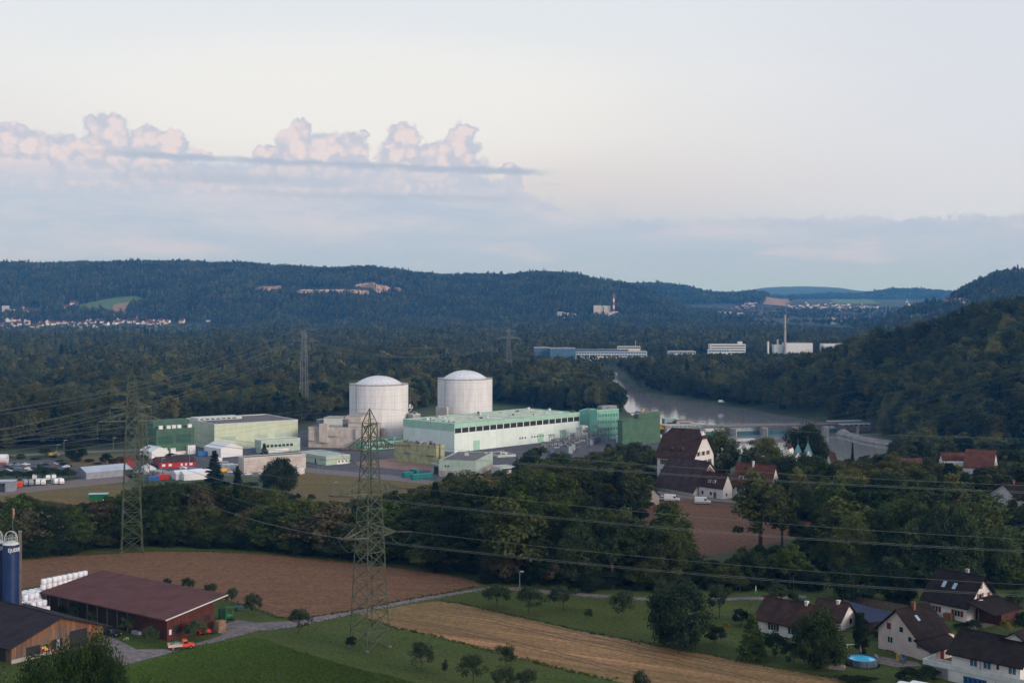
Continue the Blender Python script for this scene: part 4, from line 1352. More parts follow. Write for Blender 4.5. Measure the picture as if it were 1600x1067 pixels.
# street lamps & masts in the plant
def lamp(px, py, top, z, label, group='lamp posts', arm=1.2):
    x, y = g(px, py, z)
    H = CZ - (top - HY) / F * y - z
    t = thing('lamp_post', label, 'lamp post', (x, y, z), random.uniform(-.4, .4), group)
    MB().tube((0, 0, -.3), (0, 0, H), .11 if y < 400 else .16, 6, .06 if y < 400 else .1).build('pole', M_STEELF, t)
    m = MB().tube((0, 0, H), (arm, 0, H + .15), .06 if y < 400 else .1, 5)
    m.box(arm - .1, -.14, H + .05, arm + .6, .14, H + .22)
    m.build('lamp_head', M_TRIM, t)
    return t


for px, py, top, lb in [(522, 775, 753, 'grey lamp post on the dry lawn beside the lattice pylon'), (504, 743, 722, 'lamp post by the access road in front of the annex'), (497, 742, 725, 'lamp post by the low green building'),
                        (296, 742, 700, 'tall lamp post in front of the red barrack'), (253, 742, 716, 'lamp post at the end of the red barrack'), (89, 716, 695, 'lamp post on the embankment road'),
                        (100, 717, 688, 'tall thin mast on the embankment road'), (177, 705, 684, 'post on the embankment right of the round tree'), (437, 744, 723, 'lamp post beside the willow')]:
    lamp(px, py, top, 0, lb)


# ------------------------------------------------------------------ castle village on the terrace (z 25)
# mansion
fv = fit((1083, 716), (1027, 710), 1115, Y=463, zt=36.3)
fv = (( fv[0][0], fv[0][1], T), fv[1], fv[2], fv[3], 11.3)
t, ro, lx, ly, h = gable('mansion', 'tall white mansion with a huge steep brown half-hipped roof', fv, M_WHITE, M_TILE, 'y', 20.2, .9, hip=.28)
for r_ in range(3):
    for i in range(4):
        window(t, 'S', ly * (.08 + .235 * i), 1.2 + 3.4 * r_, 1.2, 1.7, shutter=M_SHUTG, off=0, mull=1)
    for i in range(4):
        window(t, 'F', lx * (.1 + .22 * i), 1.2 + 3.4 * r_, 1.2, 1.7, shutter=M_SHUTG, mull=1)
for i in range(3):
    window(t, 'F', lx * (.22 + .23 * i), 11.5, 1.1, 1.4, shutter=M_SHUTG)
for a in (.3, .6):
    m = MB(); x0 = lx * .1; y0 = ly * a
    z_ = h + (20.2 - h) * .2
    m.add([(x0 - .6, y0, z_ + .3), (x0 - .6, y0 + 1.6, z_ + .3), (x0 - .6, y0 + .8, z_ + 1.3), (x0 + 1.6, y0, z_ + .9), (x0 + 1.6, y0 + 1.6, z_ + .9), (x0 + 1.6, y0 + .8, z_ + 1.5)], [(0, 2, 1), (3, 4, 5), (0, 3, 5, 2), (1, 2, 5, 4), (0, 1, 4, 3)])
    m.build('dormer', M_TILEG, ro)
# big barn
fv = fit((1084, 767), (1024, 756), 1133, Y=447, zt=26.8)
fv = ((fv[0][0], fv[0][1], T), fv[1], fv[2], fv[3], 2.0)
t, ro, lx, ly, h = gable('farm_barn', 'big barn with a broad grey-brown roof sweeping down before the mansion', fv, M_WHITE, M_TILEG, 'y', 11.0, .7)
MB().add([(lx * .30, -.05, 7.0), (lx * .70, -.05, 7.0), (lx * .5, -.05, 9.8), (lx * .30, .2, 7.0), (lx * .70, .2, 7.0), (lx * .5, .2, 9.8)], [(0, 1, 2), (3, 5, 4), (0, 3, 4, 1), (1, 4, 5, 2), (2, 5, 3, 0)]).build('gable_boarding', M_WOOD, t)
door(t, 'F', lx * .46, 7.3, 1.1, 1.2, M_DARK, off=-.06)
door(t, 'F', lx * .42, 3.4, 2.4, 3.2, M_DARK)
door(t, 'F', lx * .60, 3.6, 1.0, 2.8, M_WOODD)
# low sheds left of the barn
fv = fit((1012, 765), (985, 757), 1030, Y=428, zt=29)
t, ro, lx, ly, h = gable('low_shed', 'low dark-roofed shed row left of the big barn', ((fv[0][0], fv[0][1], T), fv[1], fv[2], fv[3], 3.2), M_CONC, M_SLATE, 'y', 5.2, .5)
fv = fit((1008, 768), (984, 763), 1016, Y=424, zt=28)
fv = fit_dir(988, 778, T, -12, 6.5, 2.6, 2.7)
t = thing('tool_container', 'pale blue-grey ribbed container at the foot of the big barn', 'container', fv[0], fv[1])
MB().box(0, 0, .1, 4.2, 2.5, 2.7).build('body', M_GREYP, t)
m = MB()
for i in range(8):
    m.box(.15 + i * .5, -.06, .2, .4 + i * .5, 0, 2.6)
m.build('rib', M_BLUEC, t)
# white cottage
fv = fit((1129.5, 762), (1092, 757), 1144, Abot=780, z0=T)
t, ro, lx, ly, h = gable('white_cottage', 'small white cottage with two rounded dormers, attached to the big barn', fv, M_WHITE, M_TILE, 'y', fv[4] + 4.2, .35)
for a in (.35, .55):
    m = MB(); y0 = ly * a
    m.box(.5, y0, h + 1.0, 2.6, y0 + 1.1, h + 2.2)
    d_ = m.build('dormer', M_WHITE, ro)
    MB().box(.3, y0 - .15, h + 2.21, 2.9, y0 + 1.25, h + 2.45).build('dormer_roof', M_TILE, d_)
    MB().box(.44, y0 + .25, h + 1.3, .5, y0 + .85, h + 2.0).build('pane', M_GLASS, d_)
door(t, 'S', ly * .28, .1, 1.1, 2.0, M_SHUTG)
window(t, 'S', ly * .45, .9, .9, 1.1)
window(t, 'S', ly * .8, .9, .9, 1.1)
window(t, 'F', lx * .3, .9, .8, 1.0)
# red-roofed house right of it
fv = fit((1203, 758), (1145, 757), 1219, Y=436, zt=29.3)
fv = ((fv[0][0], fv[0][1], T), fv[1], fv[2], fv[3], 4.6)
t, ro, lx, ly, h = gable('red_roof_house', 'white house under a steep red-brown roof with flat dormers, behind the airy tree', fv, M_WHITE, M_TILER, 'y', 11.2, .5)
for a in (.28, .55, .74):
    m = MB(); y0 = ly * a
    m.box(.9, y0, h + 1.4, 3.4, y0 + 1.8, h + 2.9)
    d_ = m.build('dormer', M_WHITE, ro)
    MB().box(.7, y0 - .15, h + 2.91, 3.7, y0 + 1.95, h + 3.1).build('dormer_roof', M_TILER, d_)
    MB().box(.84, y0 + .3, h + 1.8, .9, y0 + 1.5, h + 2.6).build('pane', M_GLASS, d_)
for i in range(4):
    window(t, 'S', ly * (.1 + .22 * i), 1.0, 1.0, 1.3, shutter=M_SHUTG)
    window(t, 'F', lx * (.12 + .2 * i), 1.0, .9, 1.2)
window(t, 'F', lx * .42, 5.6, 1.0, 1.3)
chimney(ro, lx * .42, ly * .55, 10, 12.3, mat=M_WHITE)
# chapel with two pointed roofs
x, y = (1254 - 800) / F * 520, 520
t = thing('chapel', 'small white chapel with two pointed verdigris spires below a round tree', 'chapel', (x, y, T), -.1)
MB().box(-4, -3, -1, 5, 4, 4.5).build('wall', M_WHITE, t)
for cx_, cz_ in ((-1.9, 0), (2.0, .6)):
    MB().add([(cx_ - 1.8, -3.1, 4.5), (cx_ + 1.8, -3.1, 4.5), (cx_, -3.1, 6.9 + cz_), (cx_ - 1.8, 3, 4.5), (cx_ + 1.8, 3, 4.5), (cx_, 3, 6.9 + cz_)], [(0, 1, 2), (3, 5, 4), (0, 2, 5, 3), (1, 4, 5, 2), (0, 3, 4, 1)]).build('gable_wall', M_WHITE, t)
    s_ = MB().add([(cx_ - 2.0, -3.0, 5.2), (cx_ + 2.0, -3.0, 5.2), (cx_ + 2.0, 1.0, 5.2), (cx_ - 2.0, 1.0, 5.2), (cx_, -1.0, 10.2 + cz_)], [(0, 1, 4), (1, 2, 4), (2, 3, 4), (3, 0, 4), (3, 2, 1, 0)]).build('spire', M_BRASS, t)
    MB().tube((cx_, -1, 10 + cz_), (cx_, -1, 12.6 + cz_), .07, 5).build('finial', M_STEELF, s_)
# cottages among the trees on the right
for (A, L, R, Y, zt, rh, rd, wm, rm, nm, lb) in [
    ((1300, 723), (1291, 720), 1308, 500, 29.8, 3.2, 'x', M_WHITE, M_TILE, 'white_cottage', 'white gable of a cottage peeping out of the trees below the chapel'),
    ((1233, 751), (1226, 748), 1245, 470, 28.2, 3.4, 'x', M_PINK, M_TILE, 'small_cottage', 'tiny cream gabled hut in the trees below the chapel'),
    ((1551, 731), (1506, 729), 1559, 470, 31.6, 5.4, 'y', M_WHITE, M_TILER, 'red_tiled_house', 'house with a big plain red tiled roof among the right-hand trees'),
    ((1502, 722), (1467, 719), 1510, 490, 32, 3, 'y', M_WHITE, M_TILER, 'red_tiled_wing', 'lower red-brown roof just left of the big red tiled roof'),
    ((1436, 721), (1404, 720), 1441, 510, 29.2, 1.4, 'y', M_TILE, M_TILER, 'red_tiled_wing', 'faint low reddish roof mostly sunk in the trees'),
    ((1230, 706), (1224, 705), 1240, 540, 30.5, 2.5, 'y', M_WHITE, M_TILE, 'white_cottage', 'white wall fragment of a hut left of the chapel'),
]:
    fv = fit(A, L, R, Y=Y, zt=zt)
    t, ro, lx, ly, h = gable(nm, lb, ((fv[0][0], fv[0][1], T), fv[1], fv[2], fv[3], zt - T), wm, rm, rd, zt - T + rh, .4)
    for i in range(2):
        window(t, 'F', lx * (.22 + .36 * i), max(1.0, h - 2.2), min(1.0, lx * .15), 1.2)
        window(t, 'S', ly * (.22 + .36 * i), max(1.0, h - 2.2), min(1.0, ly * .12), 1.2)
# white house at the right edge
fv = fit((1590, 778), (1547, 770), 1660, Y=385, zt=33.5)
t, ro, lx, ly, h = gable('white_villa', 'white villa with a dark roof half hidden by trees near the right edge', ((fv[0][0], fv[0][1], T), fv[1], fv[2], fv[3], 8.5), M_WHITE, M_TILED, 'x', 12, .7)
for r_ in (1.2, 4.6):
    for i in range(3):
        window(t, 'S', ly * (.14 + .27 * i), r_, 1.5, 1.3, mull=2, frame=M_TRIM)
chimney(ro, 3, ly * .45, 10.5, 13)

# ------------------------------------------------------------------ houses right front
# white house with red shutters
fv = fit((1510.5, 944), (1452, 932), 1554.5, Abot=972.5, z0=T)
t, ro, lx, ly, h = gable('white_house', 'white house with dark red shutters and a wide dark roof with two skylights', (fv[0], fv[1], fv[2], fv[3] + .8, fv[4]), M_WHITE, M_TILED, 'y', fv[4] + 5.0, 1.0)
for yy in (.16, .70):
    window(t, 'S', ly * yy, 1.0, 1.3, 1.15, shutter=M_SHUT, mull=1)
window(t, 'S', ly * .42, 2.95, .5, .35)
for u, z in ((.14, 3.7), (.42, 4.0), (.72, 3.9)):
    window(t, 'F', lx * u, z, 1.1, 1.35, glass=M_SHUT if u != .42 else M_GLASS, shutter=M_SHUT if u == .42 else None)
window(t, 'F', lx * .42, 6.4, .8, 1.2, shutter=M_SHUT)
for a in (.42, .68):
    skylight(ro, lx, ly, h, h + 5.0, 'y', ly * a, .38)
chimney(ro, lx * .55, ly * .35, h + 4, h + 5.9, mat=M_CONC)
m = MB(); m.box(lx * .05, -6.2, 2.5, lx * .98, -.02, 2.75)
q = [(-.3, -6.6, 2.6), (lx * 1.0, -6.6, 2.6), (lx * 1.0, -.03, 4.3), (-.3, -.03, 4.3)]
MB().add(q + [(a, b, c + .22) for a, b, c in q], [(3, 2, 1, 0), (4, 5, 6, 7), (0, 1, 5, 4), (1, 2, 6, 5), (2, 3, 7, 6), (3, 0, 4, 7)]).build('lean_to_roof', M_TILED, t)
MB().box(lx * .3, -6, -1, lx * .95, -.03, 2.55).build('lean_to_wall', M_REDW, t)
# things by that house
c, s_ = math.cos(fv[1]), math.sin(fv[1])
def loc_of(fv, x, y, z=0):
    a = fv[1]
    return (fv[0][0] + x * math.cos(a) - y * math.sin(a), fv[0][1] + x * math.sin(a) + y * math.cos(a), fv[0][2] + z)
t2 = thing('log_pile', 'round stack of split firewood leaning on the white house wall', 'firewood', loc_of(fv, -.7, ly * .40), fv[1])
m = MB(); r2 = random.Random(4)
for i in range(7):
    for j in range(5):
        m.tube((-.5, -1.0 + i * .3 + (j % 2) * .1, .16 + j * .27), (.5, -1.0 + i * .3 + (j % 2) * .1, .16 + j * .27), .14, 7)
m.build('logs', M_WOOD, t2)
t2 = thing('bicycle', 'dark bicycle standing against the white house wall', 'bicycle', loc_of(fv, -.5, ly * .62), fv[1] + PI / 2)
for dx in (-.52, .52):
    m = MB(); m.path([(dx + .34 * math.cos(a * PI / 8), 0, .36 + .34 * math.sin(a * PI / 8)) for a in range(17)], .03, 5); m.build('wheel', M_TYRE, t2)
m = MB(); m.tube((-.52, 0, .36), (-.1, 0, .75), .025); m.tube((-.1, 0, .75), (.4, 0, .78), .025); m.tube((.4, 0, .78), (.52, 0, .36), .025); m.tube((-.1, 0, .75), (0, 0, .3), .025); m.tube((0, 0, .3), (.4, 0, .78), .025)
m.build('frame', M_BLACKP, t2)
MB().box(-.25, -.07, .85, 0, .07, .9).build('saddle', M_BLACKP, t2)

# pale pink house
fv = fit((1432, 994), (1372.5, 979), 1479, Abot=1028, z0=T)
PKF = fv
t, ro, lx, ly, h = gable('pink_house', 'pale pink house with one red shuttered window in its gable', fv, M_PINK, M_TILED, 'x', fv[4] + 4.0, .7)
window(t, 'S', ly * .66, 4.2, 1.0, 1.2, glass=M_SHUT)
window(t, 'S', ly * .34, 4.2, .9, 1.0)
window(t, 'S', ly * .62, 1.7, 1.1, 1.1, mull=1)
window(t, 'S', ly * .12, 2.8, .8, .9)
door(t, 'S', ly * .58, -.9, 1.9, 1.1, M_SHUT, name='cellar_door')
window(t, 'F', lx * .75, 2.4, .9, 1.2)
chimney(ro, lx * .45, ly * .42, h + 2.8, h + 5.0, mat=M_BRICK)
skylight(ro, lx, ly, h, h + 4.0, 'x', lx * .35, .45, .7, .9)
q = [(-1.0, -3.9, 1.9), (lx * .98, -3.9, 1.9), (lx * .98, -.02, 3.4), (-1.0, -.02, 3.4)]
MB().add(q + [(a, b, c_ + .2) for a, b, c_ in q], [(3, 2, 1, 0), (4, 5, 6, 7), (0, 1, 5, 4), (1, 2, 6, 5), (2, 3, 7, 6), (3, 0, 4, 7)]).build('porch_roof', M_TILED, t)
MB().box(-.3, -3.3, -1, lx * .8, -.03, 1.98).build('porch_wall', M_PINK, t)
door(t, 'F', lx * .3, -.3, 1.0, 2.0, M_SHUT, off=-3.3)
window(t, 'F', lx * .56, .4, .9, 1.1, off=-3.3, mull=1)
MB().box(lx - .1, .5, -1, lx + 3, ly - .5, 2.6).build('side_wall', M_PINK, t)

# long white house with blue garage doors
A_ = (86.6, 222.0, T - .6)
fv = fit((1594, 1039), (1487, 1017.5), 1660, Y=222, zt=29.9)
fv = ((fv[0][0], fv[0][1], T), fv[1], 9.5, fv[3], 29.9 - T)
t, ro, lx, ly, h = gable('white_house_garage', 'white house above blue garage doors, with a walled terrace and long dark roof', fv, M_WHITE, M_TILED, 'y', 29.9 - T + 3.0, .8)
m = MB().box(-1.3, -4, -2.2, .0, ly + 4.6, 2.05); m.build('garage_wall', M_WHITE, t)
pa = MB().box(-1.45, -4.1, 2.06, -1.3, ly + 4.75, 3.0); pa.box(-1.3, ly + 4.6, 2.06, 3.2, ly + 4.75, 3.0)
pa.build('terrace_parapet', M_TRIM, t)
MB().box(-1.3, ly + .01, -1.5, 4, ly + 4.6, 2.04).build('terrace_floor', M_CONC, t)
for yy, w, sm in ((.06, 1.25, None), (.42, 1.3, None), (.62, 1.25, None)):
    window(t, 'S', ly * yy, h - 1.75, w, 1.15, glass=M_GLASSB, mull=1)
window(t, 'S', ly * .30, h - 1.5, .45, .9)
MB().tube((-.08, ly * .57, 2.1), (-.08, ly * .57, h), .07, 6).build('drain_pipe', M_STEELF, t)
for yy, w in ((ly + 2.4, 2.0), (ly * .43, 4.2), (ly * .05, 3.2)):
    dd = door(t, 'S', yy, -1.6, w, 3.1, M_SHUTB, off=-1.3, name='garage_door', grooves=max(2, int(w / .8)))
    for i in range(max(2, int(w / .8))):
        u0 = yy + i * w / max(2, int(w / .8)) + .12
        door(dd, 'S', u0, .45, .5, .85, M_GLASS, off=-1.37, name='pane', d=.02)
# upper wing
wx0, wx1, wy0, wy1 = 4.3, 13, -1.2, 7.0
MB().box(wx0, wy0, 0, wx1, wy1, h + 1.6).add([(wx0, wy0, h + 1.6), (wx0, wy1, h + 1.6), (wx0, (wy0 + wy1) / 2, h + 4.2), (wx1, wy0, h + 1.6), (wx1, wy1, h + 1.6), (wx1, (wy0 + wy1) / 2, h + 4.2)], [(0, 2, 1), (3, 4, 5), (0, 3, 5, 2), (1, 2, 5, 4)]).build('upper_wing_wall', M_WHITE, t)
wr = MB(); cyy = (wy0 + wy1) / 2
for sg in (-1, 1):
    e = cyy + sg * (wy1 - cyy + .6)
    q = [(wx0 - .6, e, h + 1.25), (wx1, e, h + 1.25), (wx1, cyy, h + 4.25), (wx0 - .6, cyy, h + 4.25)]
    wr.add(q + [(a, b, c_ + .2) for a, b, c_ in q], [(3, 2, 1, 0), (4, 5, 6, 7), (0, 1, 5, 4), (1, 2, 6, 5), (2, 3, 7, 6), (3, 0, 4, 7)])
wr.build('upper_wing_roof', M_TILED, t)
window(t, 'S', cyy + .2, h + 1.0, 1.3, 1.4, glass=M_SHUTB, off=wx0)

# bungalow on the left of this group
fv = fit((1262, 980), (1183, 963), 1296, Abot=1003, z0=T)
t, ro, lx, ly, h = gable('bungalow', 'long low white bungalow with a brown roof behind the round garden tree', fv, M_WHITE, M_TILE, 'y', fv[4] + 3.3, .7)
for a in (.22, .62):
    window(t, 'S', ly * a, .9, 1.2, 1.2, shutter=pmat('dark_green_shutter', C(40, 66, 60), None, 2.0), mull=1)
chimney(ro, lx * .45, ly * .2, h + 2.2, h + 4.0, mat=M_WHITE)
fv = fit((1312, 974), (1268, 966), 1337, Abot=986, z0=T)
t, ro, lx, ly, h = gable('bungalow_annex', 'smaller brown-roofed house with cream walls beside the cypress', (fv[0], fv[1], fv[2], fv[3], fv[4] + .6), M_WHITE, M_TILE, 'y', fv[4] + 3.4, .6)
window(t, 'F', lx * .6, .7, 1.0, 1.1)
window(t, 'S', ly * .3, .7, 1.0, 1.1)
chimney(ro, lx * .4, ly * .25, h + 1.5, h + 3.2, mat=M_WHITE)
# solar shed
pts = [g(px, py, T + 3) for px, py in ((1317, 941), (1390, 957), (1386, 966), (1356, 970))]
t = thing('solar_shed', 'long shed with a dark blue solar panel roof beside the slat fence', 'shed', (pts[0][0], pts[0][1], T), 0)
o0 = pts[0]
P0 = [(p[0] - o0[0], p[1] - o0[1]) for p in pts]
top = [(P0[0][0], P0[0][1], 3.6), (P0[1][0], P0[1][1], 3.2), (P0[2][0], P0[2][1], 2.7), (P0[3][0], P0[3][1], 2.6)]
MB().add(top + [(a, b, c_ - .15) for a, b, c_ in top], [(0, 3, 2, 1), (4, 5, 6, 7), (0, 1, 5, 4), (1, 2, 6, 5), (2, 3, 7, 6), (3, 0, 4, 7)]).build('solar_roof', M_SOLAR, t)
k_ = [(a * .94 + .2, b * .94 + .1) for a, b, _ in top]
MB().add([(a, b, -1) for a, b in k_] + [(a, b, 2.5) for a, b in k_], [(0, 3, 2, 1), (4, 5, 6, 7), (0, 1, 5, 4), (1, 2, 6, 5), (2, 3, 7, 6), (3, 0, 4, 7)]).build('wall', M_WOODD, t)
# slat fence
fa, fb = g(1318, 940, T), g(1420, 958, T)
t = thing('slat_fence', 'grey-brown wooden slat fence running behind the solar shed', 'fence', (fa[0], fa[1], T), math.atan2(fb[1] - fa[1], fb[0] - fa[0]))
Lf = math.hypot(fb[0] - fa[0], fb[1] - fa[1])
m = MB()
for i in range(int(Lf / .2)):
    m.box(i * .2, 0, .1, i * .2 + .15, .04, 1.7 + .06 * math.sin(i * 2.3))
m.build('slats', pmat('fence_wood', C(124, 104, 92), C(92, 78, 70), 1.5), t)
m = MB(); m.box(0, .041, .4, Lf, .1, .5); m.box(0, .041, 1.3, Lf, .1, 1.4); m.build('rail', M_WOODD, t)
# garden wire fence posts along the lawn
t = thing('wire_fence', 'thin wire mesh fence with posts at the far edge of the lawn', 'fence', (0, 0, T), 0)
fp = [g(px, py, T) for px, py in ((1240, 921), (1270, 920), (1300, 918), (1330, 915), (1355, 911), (1375, 906))]
for p in fp:
    MB().tube((p[0], p[1], -.2), (p[0], p[1], 3.4), .05, 5).build('post', M_STEELF, t)
m = MB()
for i in range(len(fp) - 1):
    for z in (.4, 1.4, 2.4, 3.3):
        m.tube((fp[i][0], fp[i][1], z), (fp[i + 1][0], fp[i + 1][1], z), .015, 3)
m.build('wire', M_STEELF, t)
# swimming pool
x, y = g(1350, 1040, T)
y += 1.0
t = thing('swimming_pool', 'round above-ground swimming pool with bright blue water beside the pink house', 'pool', (x, y, T), .3)
MB().lathe([(2.75, 0), (2.8, .1), (2.8, 1.2), (2.55, 1.26), (2.6, 1.0), (2.6, .4)], 40).build('wall', M_POOLW, t)
MB().lathe([(2.59, .9), (2.59, 1.02)], 40).build('water', M_POOL, t)
m = MB()
for i in range(14):
    a = 2 * PI * i / 14
    m.tube((2.86 * math.cos(a), 2.86 * math.sin(a), 0), (2.86 * math.cos(a), 2.86 * math.sin(a), 1.2), .05, 5)
m.build('upright', M_STEELF, t)
MB().lathe([(3.15, .005), (3.15, .02)], 40).build('ground_sheet', M_BLUEC, t)
m = MB()
for xx in (-.25, .25):
    m.tube((3.3 + 0, xx, 0), (2.8, xx, 1.7), .04, 5)
for k in range(4):
    m.tube((3.25 - k * .12, -.25, .25 + k * .38), (3.25 - k * .12, .25, .25 + k * .38), .035, 5)
m.build('ladder', M_TRIM, t)
# swing frame
x, y = g(1334, 1026, T)
t = thing('swing_frame', 'thin metal swing frame standing behind the swimming pool', 'swing', (x, y, T), .2)
m = MB()
for sx in (-1.3, 1.3):
    m.tube((sx - .1, -.8, 0), (sx, 0, 2.4), .06, 5); m.tube((sx - .1, .8, 0), (sx, 0, 2.4), .06, 5)
m.tube((-1.5, 0, 2.4), (1.5, 0, 2.4), .06, 5)
m.build('frame', M_TRIM, t)
m = MB(); m.tube((-.3, 0, 2.4), (-.3, 0, .5), .02, 4); m.tube((.3, 0, 2.4), (.3, 0, .5), .02, 4); m.box(-.4, -.12, .45, .4, .12, .5)
m.build('swing_seat', M_WOODD, t)
# slide by the house
x, y = g(1404, 1032, T)
t = thing('toy_slide', 'small blue and yellow toy slide on the paving beside the pink house', 'toy slide', (x, y, T), .4)
MB().box(-.3, -.25, 0, .3, .25, 1.3).build('frame', M_YELP, t)
MB().add([(-.25, -.3, 1.25), (.25, -.3, 1.25), (.25, -1.7, .1), (-.25, -1.7, .1), (-.25, -.3, 1.35), (.25, -.3, 1.35), (.25, -1.7, .2), (-.25, -1.7, .2)], [(0, 1, 2, 3), (7, 6, 5, 4), (0, 4, 5, 1), (1, 5, 6, 2), (2, 6, 7, 3), (3, 7, 4, 0)]).build('chute', M_BLUEP, t)
# garden gate fence near pink house
fa = g(1411, 1039, T)
t = thing('metal_railing', 'low grey metal garden railing in front of the pink house', 'railing', (fa[0], fa[1], T), PKF[1] + .5)
m = MB()
for i in range(24):
    m.tube((i * .14, 0, 0), (i * .14, 0, 1.0), .02, 4)
m.tube((0, 0, 1), (3.3, 0, 1), .03, 4); m.tube((0, 0, .2), (3.3, 0, .2), .03, 4)
m.build('bars', M_STEELF, t)
# log pile by the stubble
x, y = g(1300, 1044, T)
t = thing('log_pile', 'low stack of cut logs under the round garden tree at the edge of the stubble', 'firewood', (x, y, T), -.35)
m = MB()
for i in range(16):
    for j in range(3):
        m.tube((-2.4 + i * .3 + .12 * (j % 2), -.6, .15 + j * .26), (-2.4 + i * .3 + .12 * (j % 2), .6, .15 + j * .26), .14, 7)
m.build('logs', M_CONC, t)
lamp(1334, 941, 905, T, 'grey lamp post on the lawn before the wood')
lamp(1529, 971, 938, T, 'slim pale pole in front of the white house with red shutters', arm=.3)
lamp(1591, 800, 738, T, 'curved street lamp beside the white villa at the right edge')
lamp(812, 920, 893, T, 'short post with a sign at the wood edge beside the field road', arm=.3)
x, y = g(1181, 929, T)
t = thing('road_sign', 'green road barrier with a white and red post at the field road end', 'road sign', (x, y, T), 0)
MB().tube((0, 0, 0), (0, 0, 1.9), .09, 6).build('post', M_WPAINT, t)
MB().box(-.25, -.12, .0, .25, .12, 1.0).build('board', M_GREENP, t)
MB().box(-.1, -.1, 1.9, .1, .1, 2.2).build('reflector', M_REDP, t)


# ------------------------------------------------------------------ farm, lower left
u = Vector((-31.8, 23.2)).normalized(); v = Vector((u.y, -u.x))
BR = math.atan2(v.y, v.x)
# dark red-roofed long barn: near corner, left wall long, mono-pitch roof rising to the back
ax, ay = g(261, 1001, T)
Lb, Wb, h0, h1 = 39.5, 12.0, 4.3, 5.9
t = thing('long_barn', 'long dark board barn with a big oxblood mono-pitch roof', 'barn', (ax, ay, T), BR)
MB().add([(0, 0, -.6), (Wb, 0, -.6), (Wb, Lb, -.6), (0, Lb, -.6), (0, 0, h0), (Wb, 0, h1), (Wb, Lb, h1), (0, Lb, h0)], [(0, 3, 2, 1), (4, 5, 6, 7), (0, 1, 5, 4), (1, 2, 6, 5), (2, 3, 7, 6), (3, 0, 4, 7)]).build('wall', M_REDW, t)
MB().box(-.08, 11.5, 0, 0, Lb, h0 - .25).build('board_wall', M_WOODD, t)
m = MB()
for i in range(9):
    m.box(-.2, 12 + i * 3.3, 0, -.08, 12.22 + i * 3.3, h0 - .3)
m.build('post', M_TRIM if False else pmat('grey_posts', C(128, 116, 106), C(92, 82, 76), 1.0), t)
sl = (h1 - h0) / Wb
def bz(x): return h0 + .12 + sl * x
q = [(-1.3, -1.2, bz(-1.3)), (Wb + 2.6, -1.2, bz(Wb + 2.6)), (Wb + 2.6, Lb + 1, bz(Wb + 2.6)), (-1.3, Lb + 1, bz(-1.3))]
ro = MB().add(q + [(a, b, c_ + .28) for a, b, c_ in q], [(3, 2, 1, 0), (4, 5, 6, 7), (0, 1, 5, 4), (1, 2, 6, 5), (2, 3, 7, 6), (3, 0, 4, 7)]).build('roof', M_BARNR, t)
m = MB()
e = [(a, b, c_ + .1) for a, b, c_ in q]
m.add([(e[0][0], e[0][1] - .06, e[0][2]), (e[1][0], e[1][1] - .06, e[1][2]), (e[1][0], e[1][1] - .003, e[1][2]), (e[0][0], e[0][1] - .003, e[0][2])] + [(e[0][0], e[0][1] - .06, e[0][2] + .24), (e[1][0], e[1][1] - .06, e[1][2] + .24), (e[1][0], e[1][1] - .003, e[1][2] + .24), (e[0][0], e[0][1] - .003, e[0][2] + .24)],
      [(3, 2, 1, 0), (4, 5, 6, 7), (0, 1, 5, 4), (1, 2, 6, 5), (2, 3, 7, 6), (3, 0, 4, 7)])
m.build('verge_trim', M_TRIM, ro)
window(t, 'F', 1.6, 1.3, 1.7, 1.2, glass=M_DARK, frame=M_REDW)
window(t, 'F', 9.4, 2.0, 1.5, 1.2, glass=M_DARK, frame=M_REDW)
for yy in (3, 7.5):
    window(t, 'S', yy, 1.3, 1.4, 1.1, glass=M_DARK, frame=M_REDW)
MB().box(.45, -.12, 1.1, 1.0, -.01, 2.1).build('notice_board', M_WPAINT, t)

# wooden gable barn, front left
A = g(18, 1037, T)
Wg = 19.6
t, ro, lx, ly, h = gable('wooden_barn', 'wooden barn with a weathered board gable, dark openings and dark roof', ((A[0], A[1], T), math.atan2(15.3, 12.0), Wg, 30, 3.3), M_WOODW, M_SLATE, 'y', 6.75, 1.3, cat='barn')
MB().box(-.06, -.1, -1.2, Wg * .42, 0, .75).build('plinth', M_CONC, t)
door(t, 'F', Wg * .15, -.6, Wg * .15, 3.0, M_DARK)
door(t, 'F', Wg * .62, .2, Wg * .19, 3.4, M_DARK)
wo = door(t, 'F', Wg * .42, 1.0, Wg * .12, 1.7, M_DARK, name='opening')
MB().box(Wg * .47, -.14, 1.05, Wg * .505, -.075, 2.6).build('hanging_sheet', M_GREYP, wo)
bn = MB().box(Wg * .31, -.09, .95, Wg * .385, -.01, 2.0).build('banner', M_REDP, t)
MB().box(Wg * .345, -.115, 1.0, Wg * .382, -.092, 1.7).build('banner_panel', M_YELP, bn)
MB().box(Wg * .315, -.118, 1.55, Wg * .37, -.117 + .024, 1.9).build('banner_panel', pmat('banner_picture', C(196, 190, 150), C(90, 140, 70), 2.5), bn)
MB().box(-3.2, 1, -1, -3.0, 26, 1.0).build('feed_fence', M_STEELF, t)
MB().box(-.05, 2, -.5, -.02, 28, 2.9).build('dark_bay', M_DARK, t)

